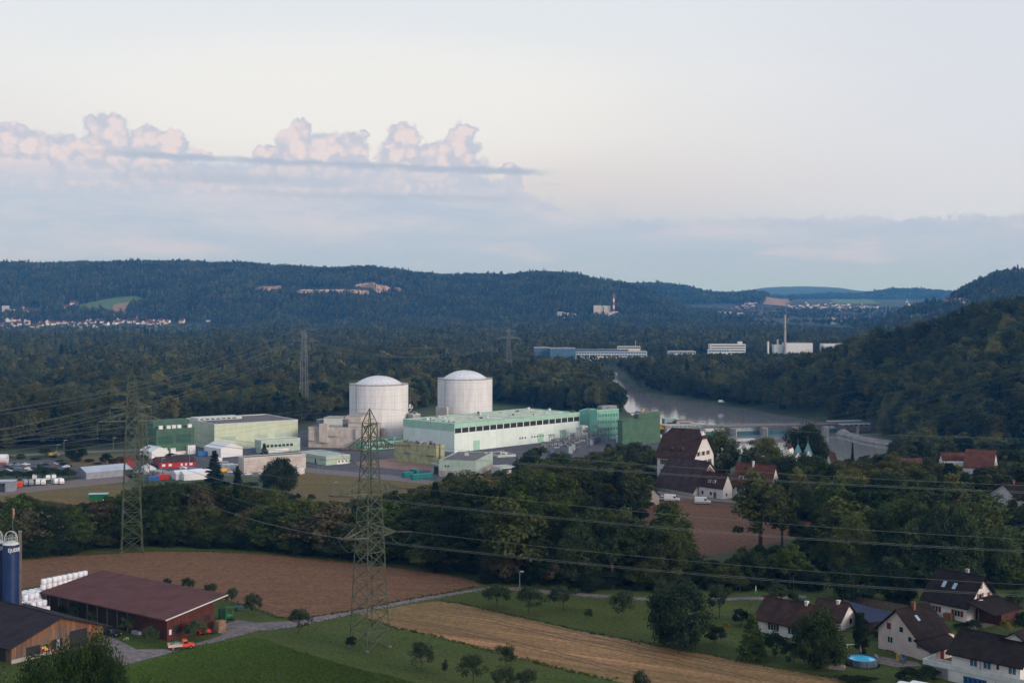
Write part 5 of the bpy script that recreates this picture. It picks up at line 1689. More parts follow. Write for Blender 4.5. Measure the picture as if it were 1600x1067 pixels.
# silos
def silo(px, Y, wpx, top, label, text=True):
    R = wpx / 2 / F * Y
    H = CZ - (top - HY) / F * Y - T
    t = thing('silo', label, 'silo', ((px - 800) / F * Y, Y, T), 0, 'blue farm silos')
    MB().lathe([(R, -.5), (R, H)], 40).build('shell', M_SILO, t, smooth=False)
    MB().lathe([(R + .04, H + .003), (R + .04, H + .12), (R * .55, H + .55), (.25, H + .75)], 40).build('roof', M_TRIM, t)
    m = MB()
    for z in np.arange(1.5, H, 1.5):
        m.path([((R + .02) * math.cos(a * PI / 20), (R + .02) * math.sin(a * PI / 20), float(z)) for a in range(41)], .02, 4)
    m.build('hoop', M_SILO, t)
    m = MB()
    for i in range(12):
        a = i * PI / 6
        m.tube((R * .8 * math.cos(a), R * .8 * math.sin(a), H + .3), (R * .8 * math.cos(a), R * .8 * math.sin(a), H + 1.5), .04, 4)
    for z in (.9, 1.5):
        m.path([(R * .8 * math.cos(a * PI / 12), R * .8 * math.sin(a * PI / 12), H + z) for a in range(25)], .04, 4)
    for y_ in (-.25, .25):
        m.path([(R * .72 * math.cos(a * PI / 10), y_, H + 1.5 + R * .72 * math.sin(a * PI / 10)) for a in range(11)], .055, 4)
    m.build('railing', M_TRIM, t)
    m = MB(); m.box(-.35, -.35, H + .7, .35, .35, H + 1.9); m.build('filler_head', M_STEELF, t)
    if text:
        # curved lettering: strokes of each character laid on the shell, as it reads in the photograph
        glyph = {'q': [(.08, 0, .08, 1), (.08, 1, .62, 1), (.08, .0, .62, 0), (.62, 1, .62, -.55)], 'u': [(.08, 1, .08, 0), (.08, 0, .62, 0), (.62, 0, .62, 1)],
                 'o': [(.08, 0, .08, 1), (.08, 1, .62, 1), (.62, 1, .62, 0), (.62, 0, .08, 0)], 'k': [(.08, -.0, .08, 1.4), (.08, .5, .6, 1), (.08, .5, .62, 0)]}
        m = MB(); sc = .62
        a0 = -PI / 2 + .05
        for ci, ch in enumerate('quooq'):
            for x0, z0, x1, z1 in glyph[ch]:
                pts = []
                for k in range(5):
                    f = k / 4
                    xx, zz = (ci * .92 + x0 + (x1 - x0) * f) * sc, z0 + (z1 - z0) * f
                    a = a0 + xx / R
                    pts.append(((R + .02) * math.cos(a), (R + .02) * math.sin(a), H - 1.25 + zz * sc))
                m.path(pts, .075, 4)
        m.build('lettering', M_WPAINT, t)
    return t


silo(17, 262, 24.5, 850, 'tall blue silo with white lettering beside the white bales')
silo(-6, 266, 24.5, 848, 'blue silo cut by the picture edge behind the lettered one')
x, y = (31.5 - 800) / F * 264, 264
t = thing('timber_post', 'tall weathered square post standing right behind the blue silo', 'post', (x, y, T), .2)
MB().box(-.27, -.3, -.5, .27, .3, 20.2).build('shaft', pmat('grey_posts', (1, 1, 1, 1)), t)
MB().box(-.32, -.35, 20.21, .32, .35, 20.4).build('cap', M_STEELF, t)
x, y = (20 - 800) / F * 268, 268
t = thing('flag_pole', 'thin pole with a limp pinkish flag above the silos', 'flag', (x, y, T), 0)
MB().tube((0, 0, 0), (0, 0, 24.6), .05, 5).build('pole', M_STEELF, t)
MB().add([(0.02, 0, 24.4), (.3, .1, 24.2), (.38, 0, 23.2), (.25, -.1, 22.2), (.05, 0, 22.4), (0.02, .06, 24.4), (.3, .16, 24.2), (.38, .06, 23.2), (.25, -.04, 22.2), (.05, .06, 22.4)], [(0, 1, 2, 3, 4), (9, 8, 7, 6, 5), (0, 5, 6, 1), (1, 6, 7, 2), (2, 7, 8, 3), (3, 8, 9, 4), (4, 9, 5, 0)]).build('flag', pmat('faded_flag', C(190, 150, 142), C(150, 70, 66), 2.0), t)

# wrapped bales
bm = MB().lathe([(.42, 0), (.56, .05), (.62, .18), (.63, .6), (.62, 1.0), (.56, 1.13), (.42, 1.18)], 14)
bale0 = bm.build('wrapped_bale', M_BALE, None, smooth=True)
tag(bale0, 'white wrapped round bale in the big stack beside the long barn', 'bale', 'white wrapped round bales')
Lw = Vector((ax, ay)) + u * Lb
first = True
rb = random.Random(3)
nb = 0
for i in range(-4, 6):
    for j in range(-5, 12):
        if j >= 0:
            n = 0 if i < 0 else (6 if i == 0 else (5 if i == 1 and j > 1 else (4 if i < 3 else 0)))
            if j > 8:
                n = max(0, n - 1)
        else:
            n = {-4: 2, -3: 3, -2: 3, -1: 4, 0: 4, 1: 4, 2: 4, 3: 3, 4: 2, 5: 2}[i]
            if j == -1 and i < 0:
                n = 0
            if j == -5:
                n = max(0, n - 1)
        for k in range(n):
            if k < n - 2 and j > -4 and i > -2:
                continue
            if rb.random() < .06 and k == n - 1:
                continue
            p = Lw + u * (1.6 + i * 1.3) + v * (.2 + j * 1.3)
            o = bale0 if first else bale0.copy()
            if not first:
                COL.objects.link(o)
            first = False
            o.location = (p.x + rb.uniform(-.1, .1), p.y + rb.uniform(-.1, .1), T + k * 1.17)
            o.rotation_euler = (0, 0, rb.uniform(0, 6))
            nb += 1
print('bales', nb)

# farm bits
x, y = g(372, 957, T)
t = thing('hay_tedder', 'blue hay implement with folded arms on the grass behind the green baler', 'implement', (x + .8, y + 2, T), .2)
m = MB()
for i in range(6):
    m.tube((-1.8 + i * .7, -.4, .9), (-1.6 + i * .7, .5, .5), .07, 5); m.tube((-1.8 + i * .7, -.4, .9), (-1.4 + i * .7, -.5, .3), .06, 5)
m.box(-2, -.12, .8, 2.1, .12, 1.0)
m.build('frame', M_BLUEC, t)
for sx in (-1.6, 1.6):
    MB().tube((sx, -.1, .35), (sx, .1, .35), .35, 12).build('wheel', M_TYRE, t)
x, y = g(353, 969, T)
t = thing('round_baler', 'green round baler with its open frame facing the yard', 'baler', (x, y, T), .25)
MB().box(-1.5, -.2, .5, -.1, 1.9, 2.5).build('body', pmat('dark_green_paint', C(22, 62, 40), None, 1.2), t, bevel=.2)
m = MB()
m.box(-.1, -.3, .3, .15, 0, 2.9); m.box(1.35, -.3, .3, 1.6, 0, 2.6); m.box(-.1, -.3, 2.6, 1.6, .0, 2.85); m.box(-.1, -.3, 1.2, 1.6, 0, 1.35); m.box(.0, 0, .4, 1.5, 1.6, .9)
m.build('frame', M_GREENP, t)
for sx in (-1.2, 1.4):
    MB().tube((sx, .7, .45), (sx + .25, .7, .45), .45, 12).build('wheel', M_TYRE, t)
x, y = g(344, 988, T)
t = thing('log_pile', 'tall stack of pale split logs against the end of the long barn', 'firewood', (x, y + .6, T), BR)
m = MB(); r2 = random.Random(5)
for i in range(7):
    for j in range(9):
        z = .15 + j * .26
        m.tube((-.9 + i * .27, -.6 + r2.uniform(-.08, .08), z), (-.9 + i * .27, .6, z), .14, 6)
m.build('logs', pmat('split_logs', C(168, 138, 112), C(110, 88, 72), 1.2), t)
x, y = g(328, 990, T)
t = thing('garden_tractor', 'small red ride-on machine parked by the log stack', 'tractor', (x, y, T), .5)
MB().box(-1.0, -.45, .35, .1, .45, 1.0).build('hood', M_REDP, t, bevel=.1)
MB().box(.1, -.4, .35, .9, .4, .6).build('deck', M_REDP, t)
MB().box(.4, -.3, .6, .8, .3, 1.1).build('seat', M_DARK, t)
for sx, r_ in ((-.7, .28), (.6, .36)):
    for sy in (-.5, .5):
        MB().tube((sx, sy - .12, r_), (sx, sy + .12, r_), r_, 10).build('wheel', M_TYRE, t)
x, y = g(314, 993, T)
t = thing('red_trailer', 'flat red trailer against the barn wall beside the red machine', 'trailer', (x, y + 1, T), BR)
MB().box(-1.2, -.6, .45, 1.2, .6, .95).build('bed', pmat('dull_red', C(150, 54, 40), None, 1.2), t)
for sy in (-.7, .7):
    MB().tube((0, sy - .1, .35), (0, sy + .1, .35), .35, 10).build('wheel', M_TYRE, t)
x, y = g(197, 1002, T)
t = thing('bicycle', 'pale bicycle lying against the shrubs in the farm yard', 'bicycle', (x, y, T), .4)
for dx in (-.52, .52):
    m = MB(); m.path([(dx + .34 * math.cos(a * PI / 8), 0, .36 + .34 * math.sin(a * PI / 8)) for a in range(17)], .035, 5); m.build('wheel', M_TYRE, t)
m = MB(); m.tube((-.52, 0, .36), (-.1, 0, .75), .035); m.tube((-.1, 0, .75), (.4, 0, .78), .035); m.tube((.4, 0, .78), (.52, 0, .36), .035); m.tube((0, 0, .3), (.4, 0, .78), .035)
m.build('frame', M_TRIM, t)
x, y = g(212, 992, T)
t = thing('water_trough', 'pale metal trough beside the dark barn wall', 'trough', (x, y + .5, T), BR + PI / 2)
m = MB(); m.box(-1.1, -.4, .1, 1.1, .4, .2); m.box(-1.1, -.4, .2, 1.1, -.33, .7); m.box(-1.1, .33, .2, 1.1, .4, .7); m.box(-1.1, -.33, .2, -1.03, .33, .7); m.box(1.03, -.33, .2, 1.1, .33, .7)
m.build('tub', M_GREYP, t)


# ------------------------------------------------------------------ vehicles
def wheels(t, xs, w, r):
    for sx in xs:
        for sy in (-1, 1):
            o = MB().tube((sx, sy * (w / 2 - .12) - .11, r), (sx, sy * (w / 2 - .12) + .11, r), r, 14).build('wheel', M_TYRE, t)
            MB().tube((sx, sy * (w / 2) - .0 - .02 * (1 if sy > 0 else -1), r), (sx, sy * (w / 2 + .012), r), r * .55, 10).build('rim', M_STEELF, o)


def loft(name, secs, mat, t, bevel=.06):
    """Body from side profile polygon (x,z) extruded over widths: list of (x, z, halfwidth) around the outline."""
    m = MB(); n = len(secs)
    vs = [(x, -w, z) for x, z, w in secs] + [(x, w, z) for x, z, w in secs]
    m.add(vs, [tuple(range(n)), tuple(range(2 * n - 1, n - 1, -1))] + [(i, n + i, n + (i + 1) % n, (i + 1) % n) for i in range(n)])
    return m.build(name, mat, t, bevel=bevel)


def car(px, py, z, rz, mat, label, kind='car', group=None):
    x, y = g(px, py, z)
    t = thing('car' if kind == 'car' else 'van', label, 'car' if kind == 'car' else 'van', (x, y, z), rz, group)
    if kind == 'car':
        loft('body', [(-2.1, .3, .85), (2.1, .3, .85), (2.15, .65, .82), (1.1, .92, .86), (-1.95, .98, .84), (-2.1, .8, .84)], mat, t)
        c = loft('cabin', [(1.05, .9, .8), (.35, 1.42, .62), (-1.1, 1.45, .62), (-1.9, .95, .78)], mat, t)
        g_ = MB()
        g_.add([(.98, -.74, .97), (.98, .74, .97), (.42, .6, 1.385), (.42, -.6, 1.385)], [(0, 1, 2, 3)])
        for s in (-1, 1):
            g_.box(-1.5, s * .74 - .03, 1.0, .55, s * .74 + .03, 1.3)
        g_.add([(-1.87, -.68, 1.02), (-1.87, .68, 1.02), (-1.22, .58, 1.42), (-1.22, -.58, 1.42)], [(3, 2, 1, 0)])
        g_.build('window', M_GLASS, c)
        wheels(t, (-1.3, 1.35), 1.72, .32)
        for s in (-1, 1):
            MB().box(2.08, s * .62 - .16, .55, 2.17, s * .62 + .16, .68).build('headlight', M_SKYL, t)
    else:
        loft('body', [(-2.6, .35, .95), (2.6, .35, .95), (2.65, .9, .93), (1.9, 1.15, .93), (1.25, 2.05, .85), (.9, 2.25, .82), (-2.55, 2.3, .84), (-2.6, 1.2, .95)], mat, t)
        g_ = MB()
        g_.add([(1.88, -.8, 1.24), (1.88, .8, 1.24), (1.32, .74, 2.0), (1.32, -.74, 2.0)], [(0, 1, 2, 3)])
        for s in (-1, 1):
            g_.box(.55, s * .9 - .04, 1.3, 1.35, s * .9 + .04, 1.85)
        g_.build('window', M_GLASS, t)
        MB().box(-2.62, -.97, .6, 2.6, .97, .78).build('trim', M_FLAT, t)
        wheels(t, (-1.6, 1.75), 1.9, .36)
        for s in (-1, 1):
            MB().box(2.6, s * .7 - .17, .75, 2.68, s * .7 + .17, .95).build('headlight', M_SKYL, t)
    return t


car(1035, 781, T, -.25, M_WPAINT, 'white car parked left of two white vans before the big barn', 'car', 'white vehicles by the brown field')
car(1050, 783, T, -.22, M_WPAINT, 'white van with a blue-tinted screen beside the white car', 'van', 'white vehicles by the brown field')
car(1098, 787, T, -.22, M_WPAINT, 'white van standing alone by the white cottage', 'van', 'white vehicles by the brown field')
car(173, 993, T, -.5, M_BLACKP, 'black car parked between the two barns')
car(1127, 629, 3, .1, M_WPAINT, 'white van on the far river bank', 'van')
# orange pickup
x, y = g(284, 1013, T)
t = thing('pickup_truck', 'orange pickup truck with a pale drop-side bed, parked by the field road', 'pickup truck', (x, y, T), math.atan2(22, 29) - .28)
loft('cab', [(.1, .45, .82), (2.3, .45, .82), (2.35, .85, .8), (1.45, 1.02, .82), (.95, 1.72, .7), (.1, 1.78, .72)], M_ORANGE, t)
g_ = MB(); g_.add([(1.47, -.7, 1.06), (1.47, .7, 1.06), (1.0, .62, 1.66), (1.0, -.62, 1.66)], [(0, 1, 2, 3)])
for s in (-1, 1):
    g_.box(.3, s * .76 - .05, 1.08, 1.15, s * .76 + .05, 1.55)
g_.build('window', M_GLASS, t)
m = MB(); b0, b1 = -2.6, .05
m.box(b0, -.95, .62, b1, .95, .72); m.box(b0, -.95, .721, b1, -.9, 1.15); m.box(b0, .9, .721, b1, .95, 1.15); m.box(b0, -.9, .721, b0 + .05, .9, 1.15); m.box(b1 - .05, -.9, .721, b1, .9, 1.15)
m.build('bed', pmat('pale_bed', C(204, 178, 166), C(180, 156, 146), 1.5), t)
MB().box(-2.4, -.5, .35, 1.0, .5, .6).build('chassis', M_DARK, t)
wheels(t, (-1.7, 1.6), 1.75, .36)
for s in (-1, 1):
    MB().box(2.3, s * .6 - .15, .62, 2.38, s * .6 + .15, .8).build('headlight', M_SKYL, t)
xx, yy = t.location.x, t.location.y
a = t.rotation_euler.z
t2 = thing('tool_crate', 'green and grey crate lying in the orange pickup bed', 'crate', (xx - 1.1 * math.cos(a), yy - 1.1 * math.sin(a), T + .725), a + .2)
MB().box(-.6, -.5, 0, .6, .5, .55).build('box', M_GREYP, t2)
MB().box(-.5, -.4, .551, .3, .4, .7).build('lid', pmat('green_tarp', C(60, 130, 90), None, 2), t2)


def caravan(px, py, z, rz, label, mat=None, L=5.2, H=2.5, group='caravans on the gravel lane'):
    x, y = g(px, py, z)
    t = thing('caravan', label, 'caravan', (x, y, z), rz, group)
    loft('body', [(-L / 2, .55, 1.1), (L / 2, .55, 1.1), (L / 2 + .15, 1.3, 1.1), (L / 2 - .35, H - .1, 1.06), (L / 2 - .7, H, 1.05), (-L / 2 + .4, H, 1.05), (-L / 2 + .02, H - .25, 1.08)], mat or M_WPAINT, t, bevel=.1)
    for s in (-1, 1):
        MB().box(-L * .3, s * 1.1 - .04, 1.3, L * .05, s * 1.1 + .04, 1.9).build('window', M_GLASS, t)
    MB().add([(L / 2 + .1, -.75, 1.35), (L / 2 + .1, .75, 1.35), (L / 2 - .25, .75, 2.1), (L / 2 - .25, -.75, 2.1), (L / 2 + .16, -.75, 1.35), (L / 2 + .16, .75, 1.35), (L / 2 - .19, .75, 2.1), (L / 2 - .19, -.75, 2.1)], [(3, 2, 1, 0), (4, 5, 6, 7), (0, 1, 5, 4), (1, 2, 6, 5), (2, 3, 7, 6), (3, 0, 4, 7)]).build('front_window', M_GLASS, t)
    for s in (-1, 1):
        MB().tube((-.2, s * .95 - .1, .33), (-.2, s * .95 + .1, .33), .33, 10).build('wheel', M_TYRE, t)
    m = MB(); m.tube((L / 2, .5, .5), (L / 2 + 1.1, 0, .5), .05, 4); m.tube((L / 2, -.5, .5), (L / 2 + 1.1, 0, .5), .05, 4)
    m.build('drawbar', M_STEELF, t)
    return t


for px, py, rz, lb, mt in [(54, 749, -1.2, 'white caravan, rear one behind a white lorry front', None), (60, 757, -1.3, 'white caravan, second row beside the white motorhome', None), (68, 757, -1.25, 'white motorhome with a big dark windscreen', None),
                           (75, 750, -1.2, 'white caravan in the rear pair near the hedge, first of the pair', None), (84, 749.5, -1.2, 'white caravan in the rear pair near the hedge, second of the pair', None), (86, 756, -.9, 'white caravan at the front of the group, side on', None),
                           (95, 756, -1.0, 'white caravan at the end of the row beside the open lane', None), (39, 758, -1.0, 'dull blue-grey caravan nearest the orange container', M_GREYP), (48, 758, -1.1, 'dull grey caravan beside the blue-grey one', M_GREYP)]:
    caravan(px, py, 0, rz, lb, mt, H=2.9)
caravan(1424, 1092, T - .4, 2.6, 'white motorhome roof at the bottom edge below the pink house', L=5.5, H=2.6, group=None)
caravan(1441, 1094, T - .4, 2.5, 'second white motorhome roof beside the blue garage doors', L=5, H=2.9, group=None)
rc = random.Random(9)
for i in range(26):
    px, py = rc.uniform(4, 112), rc.choice([727, 730, 733.5, 737]) + rc.uniform(-.4, .4)
    car(px, py, 0, rc.choice([.2, .2, PI + .2]), rc.choice([M_BLACKP, M_GREYP, M_BLACKP, M_WPAINT, M_BLUEC, M_FLAT, M_WPAINT, M_FLAT, M_REDP]), 'small parked car in the crowded car park beyond the hedge', 'car', 'cars in the car park')
for i, (px, py, m_, nn) in enumerate([(410, 741, M_WPAINT, 'white'), (352, 738, M_YELP, 'yellow'), (361, 739, M_WPAINT, 'white'), (372, 741, M_BLACKP, 'dark'), (388, 742, M_WPAINT, 'white'), (283, 742, M_YELP, 'yellow'), (218, 739, M_WPAINT, 'white')]):
    car(px, py, 0, .7, m_, f'{nn} vehicle parked ' + ['by the white kiosk', 'right of the dark poplar', 'beside the yellow vehicle', 'beside the concrete store', 'below the concrete store', 'among the white tents', 'beside the lattice pylon foot'][i], 'van' if i % 2 else 'car')
x, y = g(6, 725, 0)
t = thing('storage_tank', 'white horizontal tank at the left edge behind a small round tree', 'tank', (x - 3, y, 0), .1)
MB().tube((-5, 0, 3.0), (5, 0, 3.0), 2.6, 20).build('shell', M_WPAINT, t)
m = MB(); m.box(-3.6, -1.5, 0, -3, 1.5, 1.2); m.box(3, -1.5, 0, 3.6, 1.5, 1.2); m.build('cradle', M_CONC, t)
x, y = g(80, 714, 0)
t = thing('yellow_digger', 'small yellow digger on the embankment behind the car park trees', 'digger', (x, y, 0), .3)
MB().box(-1.4, -1, .3, 1.4, 1, 1.0).build('track', M_TYRE, t)
MB().box(-1.3, -.9, 1.01, .9, .9, 2.6).build('cab', M_YELP, t, bevel=.1)
m = MB(); m.tube((.9, 0, 1.6), (3, 0, 3.4), .22, 5); m.tube((3, 0, 3.4), (4.2, 0, 1.4), .18, 5); m.box(3.9, -.4, .9, 4.6, .4, 1.5)
m.build('arm', M_YELP, t)
x, y = g(154, 780, 0)
t = thing('green_hut', 'low green hut at the far edge of the dry meadow', 'hut', (x, y, .2), .1)
MB().box(-4, -2, -.5, 4, 2, 2.4).build('wall', M_GREENP, t)
MB().box(-4.3, -2.3, 2.41, 4.3, 2.3, 2.6).build('roof', pmat('pale_sheet_roof', (1, 1, 1, 1)), t)
car(168, 783, 0, .2, M_WPAINT, 'white car beside the low green hut on the dry meadow')


# ------------------------------------------------------------------ river works
WA, WB = (1030 - 800) / F * 905, (1352 - 800) / F * 935
wl = math.hypot(WB - WA, 30)
t = thing('weir_bridge', 'long low concrete weir bridge with piers across the river', 'bridge', (WA, 905, WZ), math.atan2(30, WB - WA))
MB().box(-12, -4, 5.2, wl + 6, 4, 6.3).build('deck', pmat('weir_concrete', C(104, 100, 100), C(76, 74, 76), .3), t)
m = MB()
for yy in (-4, 3.8):
    m.box(-12, yy, 6.304, wl + 6, yy + .2, 6.7)
    for i in range(60):
        m.box(-12 + i * (wl + 18) / 60, yy + .05, 6.704, -11.85 + i * (wl + 18) / 60, yy + .15, 7.5)
    m.box(-12, yy + .06, 7.504, wl + 6, yy + .14, 7.6)
m.build('railing', M_STEELF, t)
for i in range(7):
    x = 6 + i * (wl - 10) / 6.3
    m = MB()
    m.prism([(x - 1.8, -9), (x, -12), (x + 1.8, -9), (x + 1.8, 7), (x - 1.8, 7)], -5, 5.19)
    m.box(x - 1.8, -9, 5.2 - 3.1, x + 1.8, -4.01, 5.18) if False else None
    m.build('pier', M_CONC, t)
for i in range(6):
    x = 6 + i * (wl - 10) / 6.3
    MB().box(x + 1.81, -2, -4, x + (wl - 10) / 6.3 - 1.81, -1.4, 2.6).build('sluice_gate', pmat('gate_teal', C(70, 116, 124), C(52, 92, 100), .4), t)
# low building on the weir at its left end and approach
t, lx_, ly_, h_ = block('weir_house', 'low dark-glazed gatehouse at the plant end of the weir', ((WA + 3, 897, 3.5), .3, 30, 8, 2.6), M_FLAT, M_FLAT, .3, base=-4)
for i in range(9):
    window(t, 'F', 1.5 + i * 3.1, 1.0, 2.4, 1.4, glass=M_GLASSB)
for i, (px, py, w, hh, mt, lb) in enumerate([(1046, 663, 9, 4.5, M_STEELF, 'grey gantry hut on the weir beside a yellow crane arm'), (1068, 664, 12, 3.5, M_CONC, 'pale service hut on the weir behind the mansion roof')]):
    x, y = (px - 800) / F * 918, 918
    t = thing('weir_hut', lb, 'hut', (x, y, 4.3), .3)
    MB().box(-w / 2, -2, 0, w / 2, 3, hh).build('wall', mt, t)
    MB().box(-w / 2 - .3, -2.3, hh + .004, w / 2 + .3, 3.3, hh + .4).build('roof', M_TEAL if i == 0 else M_FLAT, t)
    MB().box(-w / 3, -2.06, 1, w / 3, -2.01, 2.2).build('window', M_GLASS, t)
x, y = (1034 - 800) / F * 900, 900
t = thing('mobile_crane', 'yellow crane arm at the river end of the plant', 'crane', (x, y, 3.4), -.3)
MB().box(-2, -1.3, 0, 2.4, 1.3, 1.8).build('carriage', M_YELP, t)
m = MB(); m.tube((-1.5, 0, 1.8), (4, 0, 3.8), .5, 5, .3); m.build('arm', M_YELP, t)
# bank walls on the far end
t = thing('bank_wall', 'curving pale concrete bank wall below the end of the weir', 'wall', (0, 0, 0), 0)
m = MB()
P1 = [g(px, py, WZ) for px, py in ((1306, 680), (1325, 684), (1345, 690), (1366, 694), (1388, 697))]
for i in range(len(P1) - 1):
    a, b = P1[i], P1[i + 1]
    m.add([(a[0], a[1], -4), (b[0], b[1], -4), (b[0] + 4, b[1] + 6, -4), (a[0] + 4, a[1] + 6, -4), (a[0], a[1], -1.0), (b[0], b[1], -1.0), (b[0] + 4, b[1] + 6, 1.0), (a[0] + 4, a[1] + 6, 1.0)], [(0, 3, 2, 1), (4, 5, 6, 7), (0, 1, 5, 4), (1, 2, 6, 5), (2, 3, 7, 6), (3, 0, 4, 7)])
m.build('wall', pmat('bank_concrete', C(150, 142, 130), C(100, 96, 92), .25), t)
t = thing('bank_wall', 'short sloping concrete wing wall just under the end of the weir', 'wall', (0, 0, 0), 0)
P1 = [g(px, py, WZ) for px, py in ((1296, 674), (1312, 677), (1330, 684))]
m = MB()
for i in range(len(P1) - 1):
    a, b = P1[i], P1[i + 1]
    m.add([(a[0], a[1], -4), (b[0], b[1], -4), (b[0] + 2, b[1] + 3, -4), (a[0] + 2, a[1] + 3, -4), (a[0], a[1], 1.2), (b[0], b[1], -.4), (b[0] + 2, b[1] + 3, .2), (a[0] + 2, a[1] + 3, 2.2)], [(0, 3, 2, 1), (4, 5, 6, 7), (0, 1, 5, 4), (1, 2, 6, 5), (2, 3, 7, 6), (3, 0, 4, 7)])
m.build('wall', M_CONC, t)
x, y = g(1343, 668, 2.5)
t, *_ = block('lock_house', 'grey lock house with white trim at the far end of the weir', ((x - 12, y, 2.2), .25, 22, 6, 2.2), M_FLAT, M_FLAT, .3, base=-3)
for i in range(5):
    window(t, 'F', 1.5 + i * 4, 1, 2.6, 1.3)
t, *_ = block('lock_house', 'smaller white-railed lock platform above the far end of the weir', (((1296 - 800) / F * 950, 950, 2.2), .2, 26, 5, 1.6), M_FLAT, M_FLAT, .5, base=-3)


# ------------------------------------------------------------------ distant buildings
def slab(name, label, px0, px1, top, Y, z0, wall, depth=14, rz=0.0, cat='building', glass=None, rows=1, n=0, roof=M_FLAT, frame=None):
    zt = CZ - (top - HY) / F * Y
    x0, x1 = (px0 - 800) / F * Y, (px1 - 800) / F * Y
    t, lx, ly, h = block(name, label, ((x0, Y, z0), rz, x1 - x0, depth, zt - z0), wall, roof, .4, cat=cat)
    for r_ in range(rows if n else 0):
        rh_ = 3.8
        for i in range(n):
            window(t, 'F', .6 + i * (lx - .8) / n, h - rh_ * (r_ + 1) + .9, (lx - .8) / n - .7, 2.3, glass=glass or M_GLASSB, frame=frame or M_TRIM, d=.15)
    return t, lx, ly, h


slab('research_building', 'tall blue-glazed wing at the left end of the long research building', 859, 899, 544.5, 1890, 6, M_GLASSB, 34, 0, glass=M_GLASSB, rows=3, n=14)
slab('research_building', 'blue end pavilion of the long research building by the trees', 834.5, 858.4, 543.5, 1905, 6, M_GLASSB, 30, 0, glass=M_GLASSB, rows=3, n=7)
t, lx, ly, h = slab('research_building', 'long low blue and white research building seen over the river trees', 899.6, 1011, 549.5, 1900, 4, M_WHITE, 40, 0, glass=M_GLASSB, rows=2, n=26)
MB().box(0, 12, h + .41, lx * .75, 34, h + 2.6).build('roof_storey', M_GLASSB, t)
t, lx, ly, h = slab('research_building', 'cream upper block with a mast on top of the long research building', 965.5, 1000.5, 541.5, 1925, 6, M_WHITE, 14, 0, glass=M_GLASS, rows=1, n=10)
MB().tube((lx * .8, 5, h), (lx * .8, 5, h + 9), .35, 5).build('mast', M_TRIM, t)
slab('white_hall', 'low white hall left of the white terraced block', 1046, 1087, 549, 1960, 4, M_WHITE, 20, .05, n=10, rows=1)
t, lx, ly, h = slab('terraced_block', 'white terraced office block with long dark window bands across the river', 1110, 1165, 538, 1980, 4, M_WPAINT, 22, 0)
for r_ in range(4):
    door(t, 'F', 1, h - 3.8 * r_ - 3.0, lx - 2, 1.5, M_GLASS, name='window_band', d=.1)
MB().box(lx * .8, 4, h + .41, lx * .92, 12, h + 4).build('roof_house', M_WPAINT, t)
slab('white_hall', 'white stepped front hall below the white terraced block', 1107, 1140, 546.5, 1960, 3, M_WPAINT, 12, 0, n=8, rows=1)
slab('white_hall', 'white hall right of the tall grey chimney', 1228, 1270, 536.5, 2000, 4, M_WPAINT, 30, 0)
slab('white_hall', 'white hall pair of boxes at the foot of the tall grey chimney', 1209, 1222, 539, 2010, 4, M_WPAINT, 14, 0)
t, lx, ly, h = slab('white_hall', 'long white hall with a grey window band near the wooded slope', 1286, 1342, 537.5, 2000, 4, M_WPAINT, 22, 0)
door(t, 'F', lx * .5, h - 7.4, lx * .48, 1.8, M_GLASS, name='window_band', d=.1)


def stack(px, top, Y, z0, r0, r1, label, mats, name='chimney', cat='chimney'):
    H = CZ - (top - HY) / F * Y - z0
    t = thing(name, label, cat, ((px - 800) / F * Y, Y, z0))
    n = len(mats)
    for i, m_ in enumerate(mats):
        a, b = i / n, (i + 1) / n
        MB().lathe([(r0 + (r1 - r0) * a, H * a), (r0 + (r1 - r0) * b, H * b - .01)], 14).build('shaft', m_, t)
    MB().lathe([(r1 * 1.25, H), (r1 * 1.25, H + 1)], 14).build('rim', M_CONC, t)


stack(1226.5, 493, 1995, 4, 2.2, 1.6, 'tall slender grey chimney among the white halls', [M_CONC])
stack(1215, 531, 2005, 4, 1.3, 1.3, 'short white flue left of the tall grey chimney', [M_WPAINT])
stack(1200, 534, 2003, 4, 1.6, 1.6, 'short white tank left of the short flue', [M_WPAINT], 'tank', 'tank')
stack(1326, 532, 1900, 4, .8, .6, 'pale pole in front of the long white hall', [M_TRIM], 'mast', 'mast')
# factory at the hill foot
fx, fy = hit(945, 497)
z0 = ht(fx, fy) - 2
fy -= 10
for px0, px1, top, dd, lb in [(928, 940, 477.5, 30, 'tall pale silo block of the far cement works'), (940.5, 943.5, 480, 26, 'narrow grey link tower of the far cement works'), (942, 954, 478, 24, 'stepped middle tower of the far cement works'),
                              (954.5, 966, 487, 20, 'low right block of the far cement works by the striped chimney'), (938, 956, 489, 12, 'low front hall of the far cement works')]:
    slab('factory_block', lb, px0, px1, top, fy - (8 if 'front' in lb else 0), z0, M_CONCP if 'front' not in lb else M_WHITE, dd, 0)
m_ = [M_WPAINT, M_WPAINT, M_REDP, M_WPAINT, M_REDP, M_WPAINT, M_REDP]
stack(958.8, 461.5, fy - 9, z0, 2.8, 2.2, 'red and white striped chimney of the far cement works', m_)
fx, fy = hit(885, 497)
z0 = ht(fx, fy) - 2
for px0, px1, top, lb in [(871, 880, 487.5, 'pale tall block left of the far cement works'), (880.3, 889, 489, 'middle step of the pale blocks left of the far cement works'), (889.3, 900.5, 490.5, 'low long step of the pale blocks left of the far cement works')]:
    slab('factory_block', lb, px0, px1, top, fy - 10, z0, M_WHITE, 20, 0, n=5, rows=2, glass=M_FLAT)
fx, fy = hit(700, 499)
t, lx, ly, h = slab('white_hall', 'long white hall at the wood edge under the quarry hill', 673, 712, 495, fy - 20, ht(fx, fy) - 3, M_WHITE, 30, 0, n=16, rows=1)
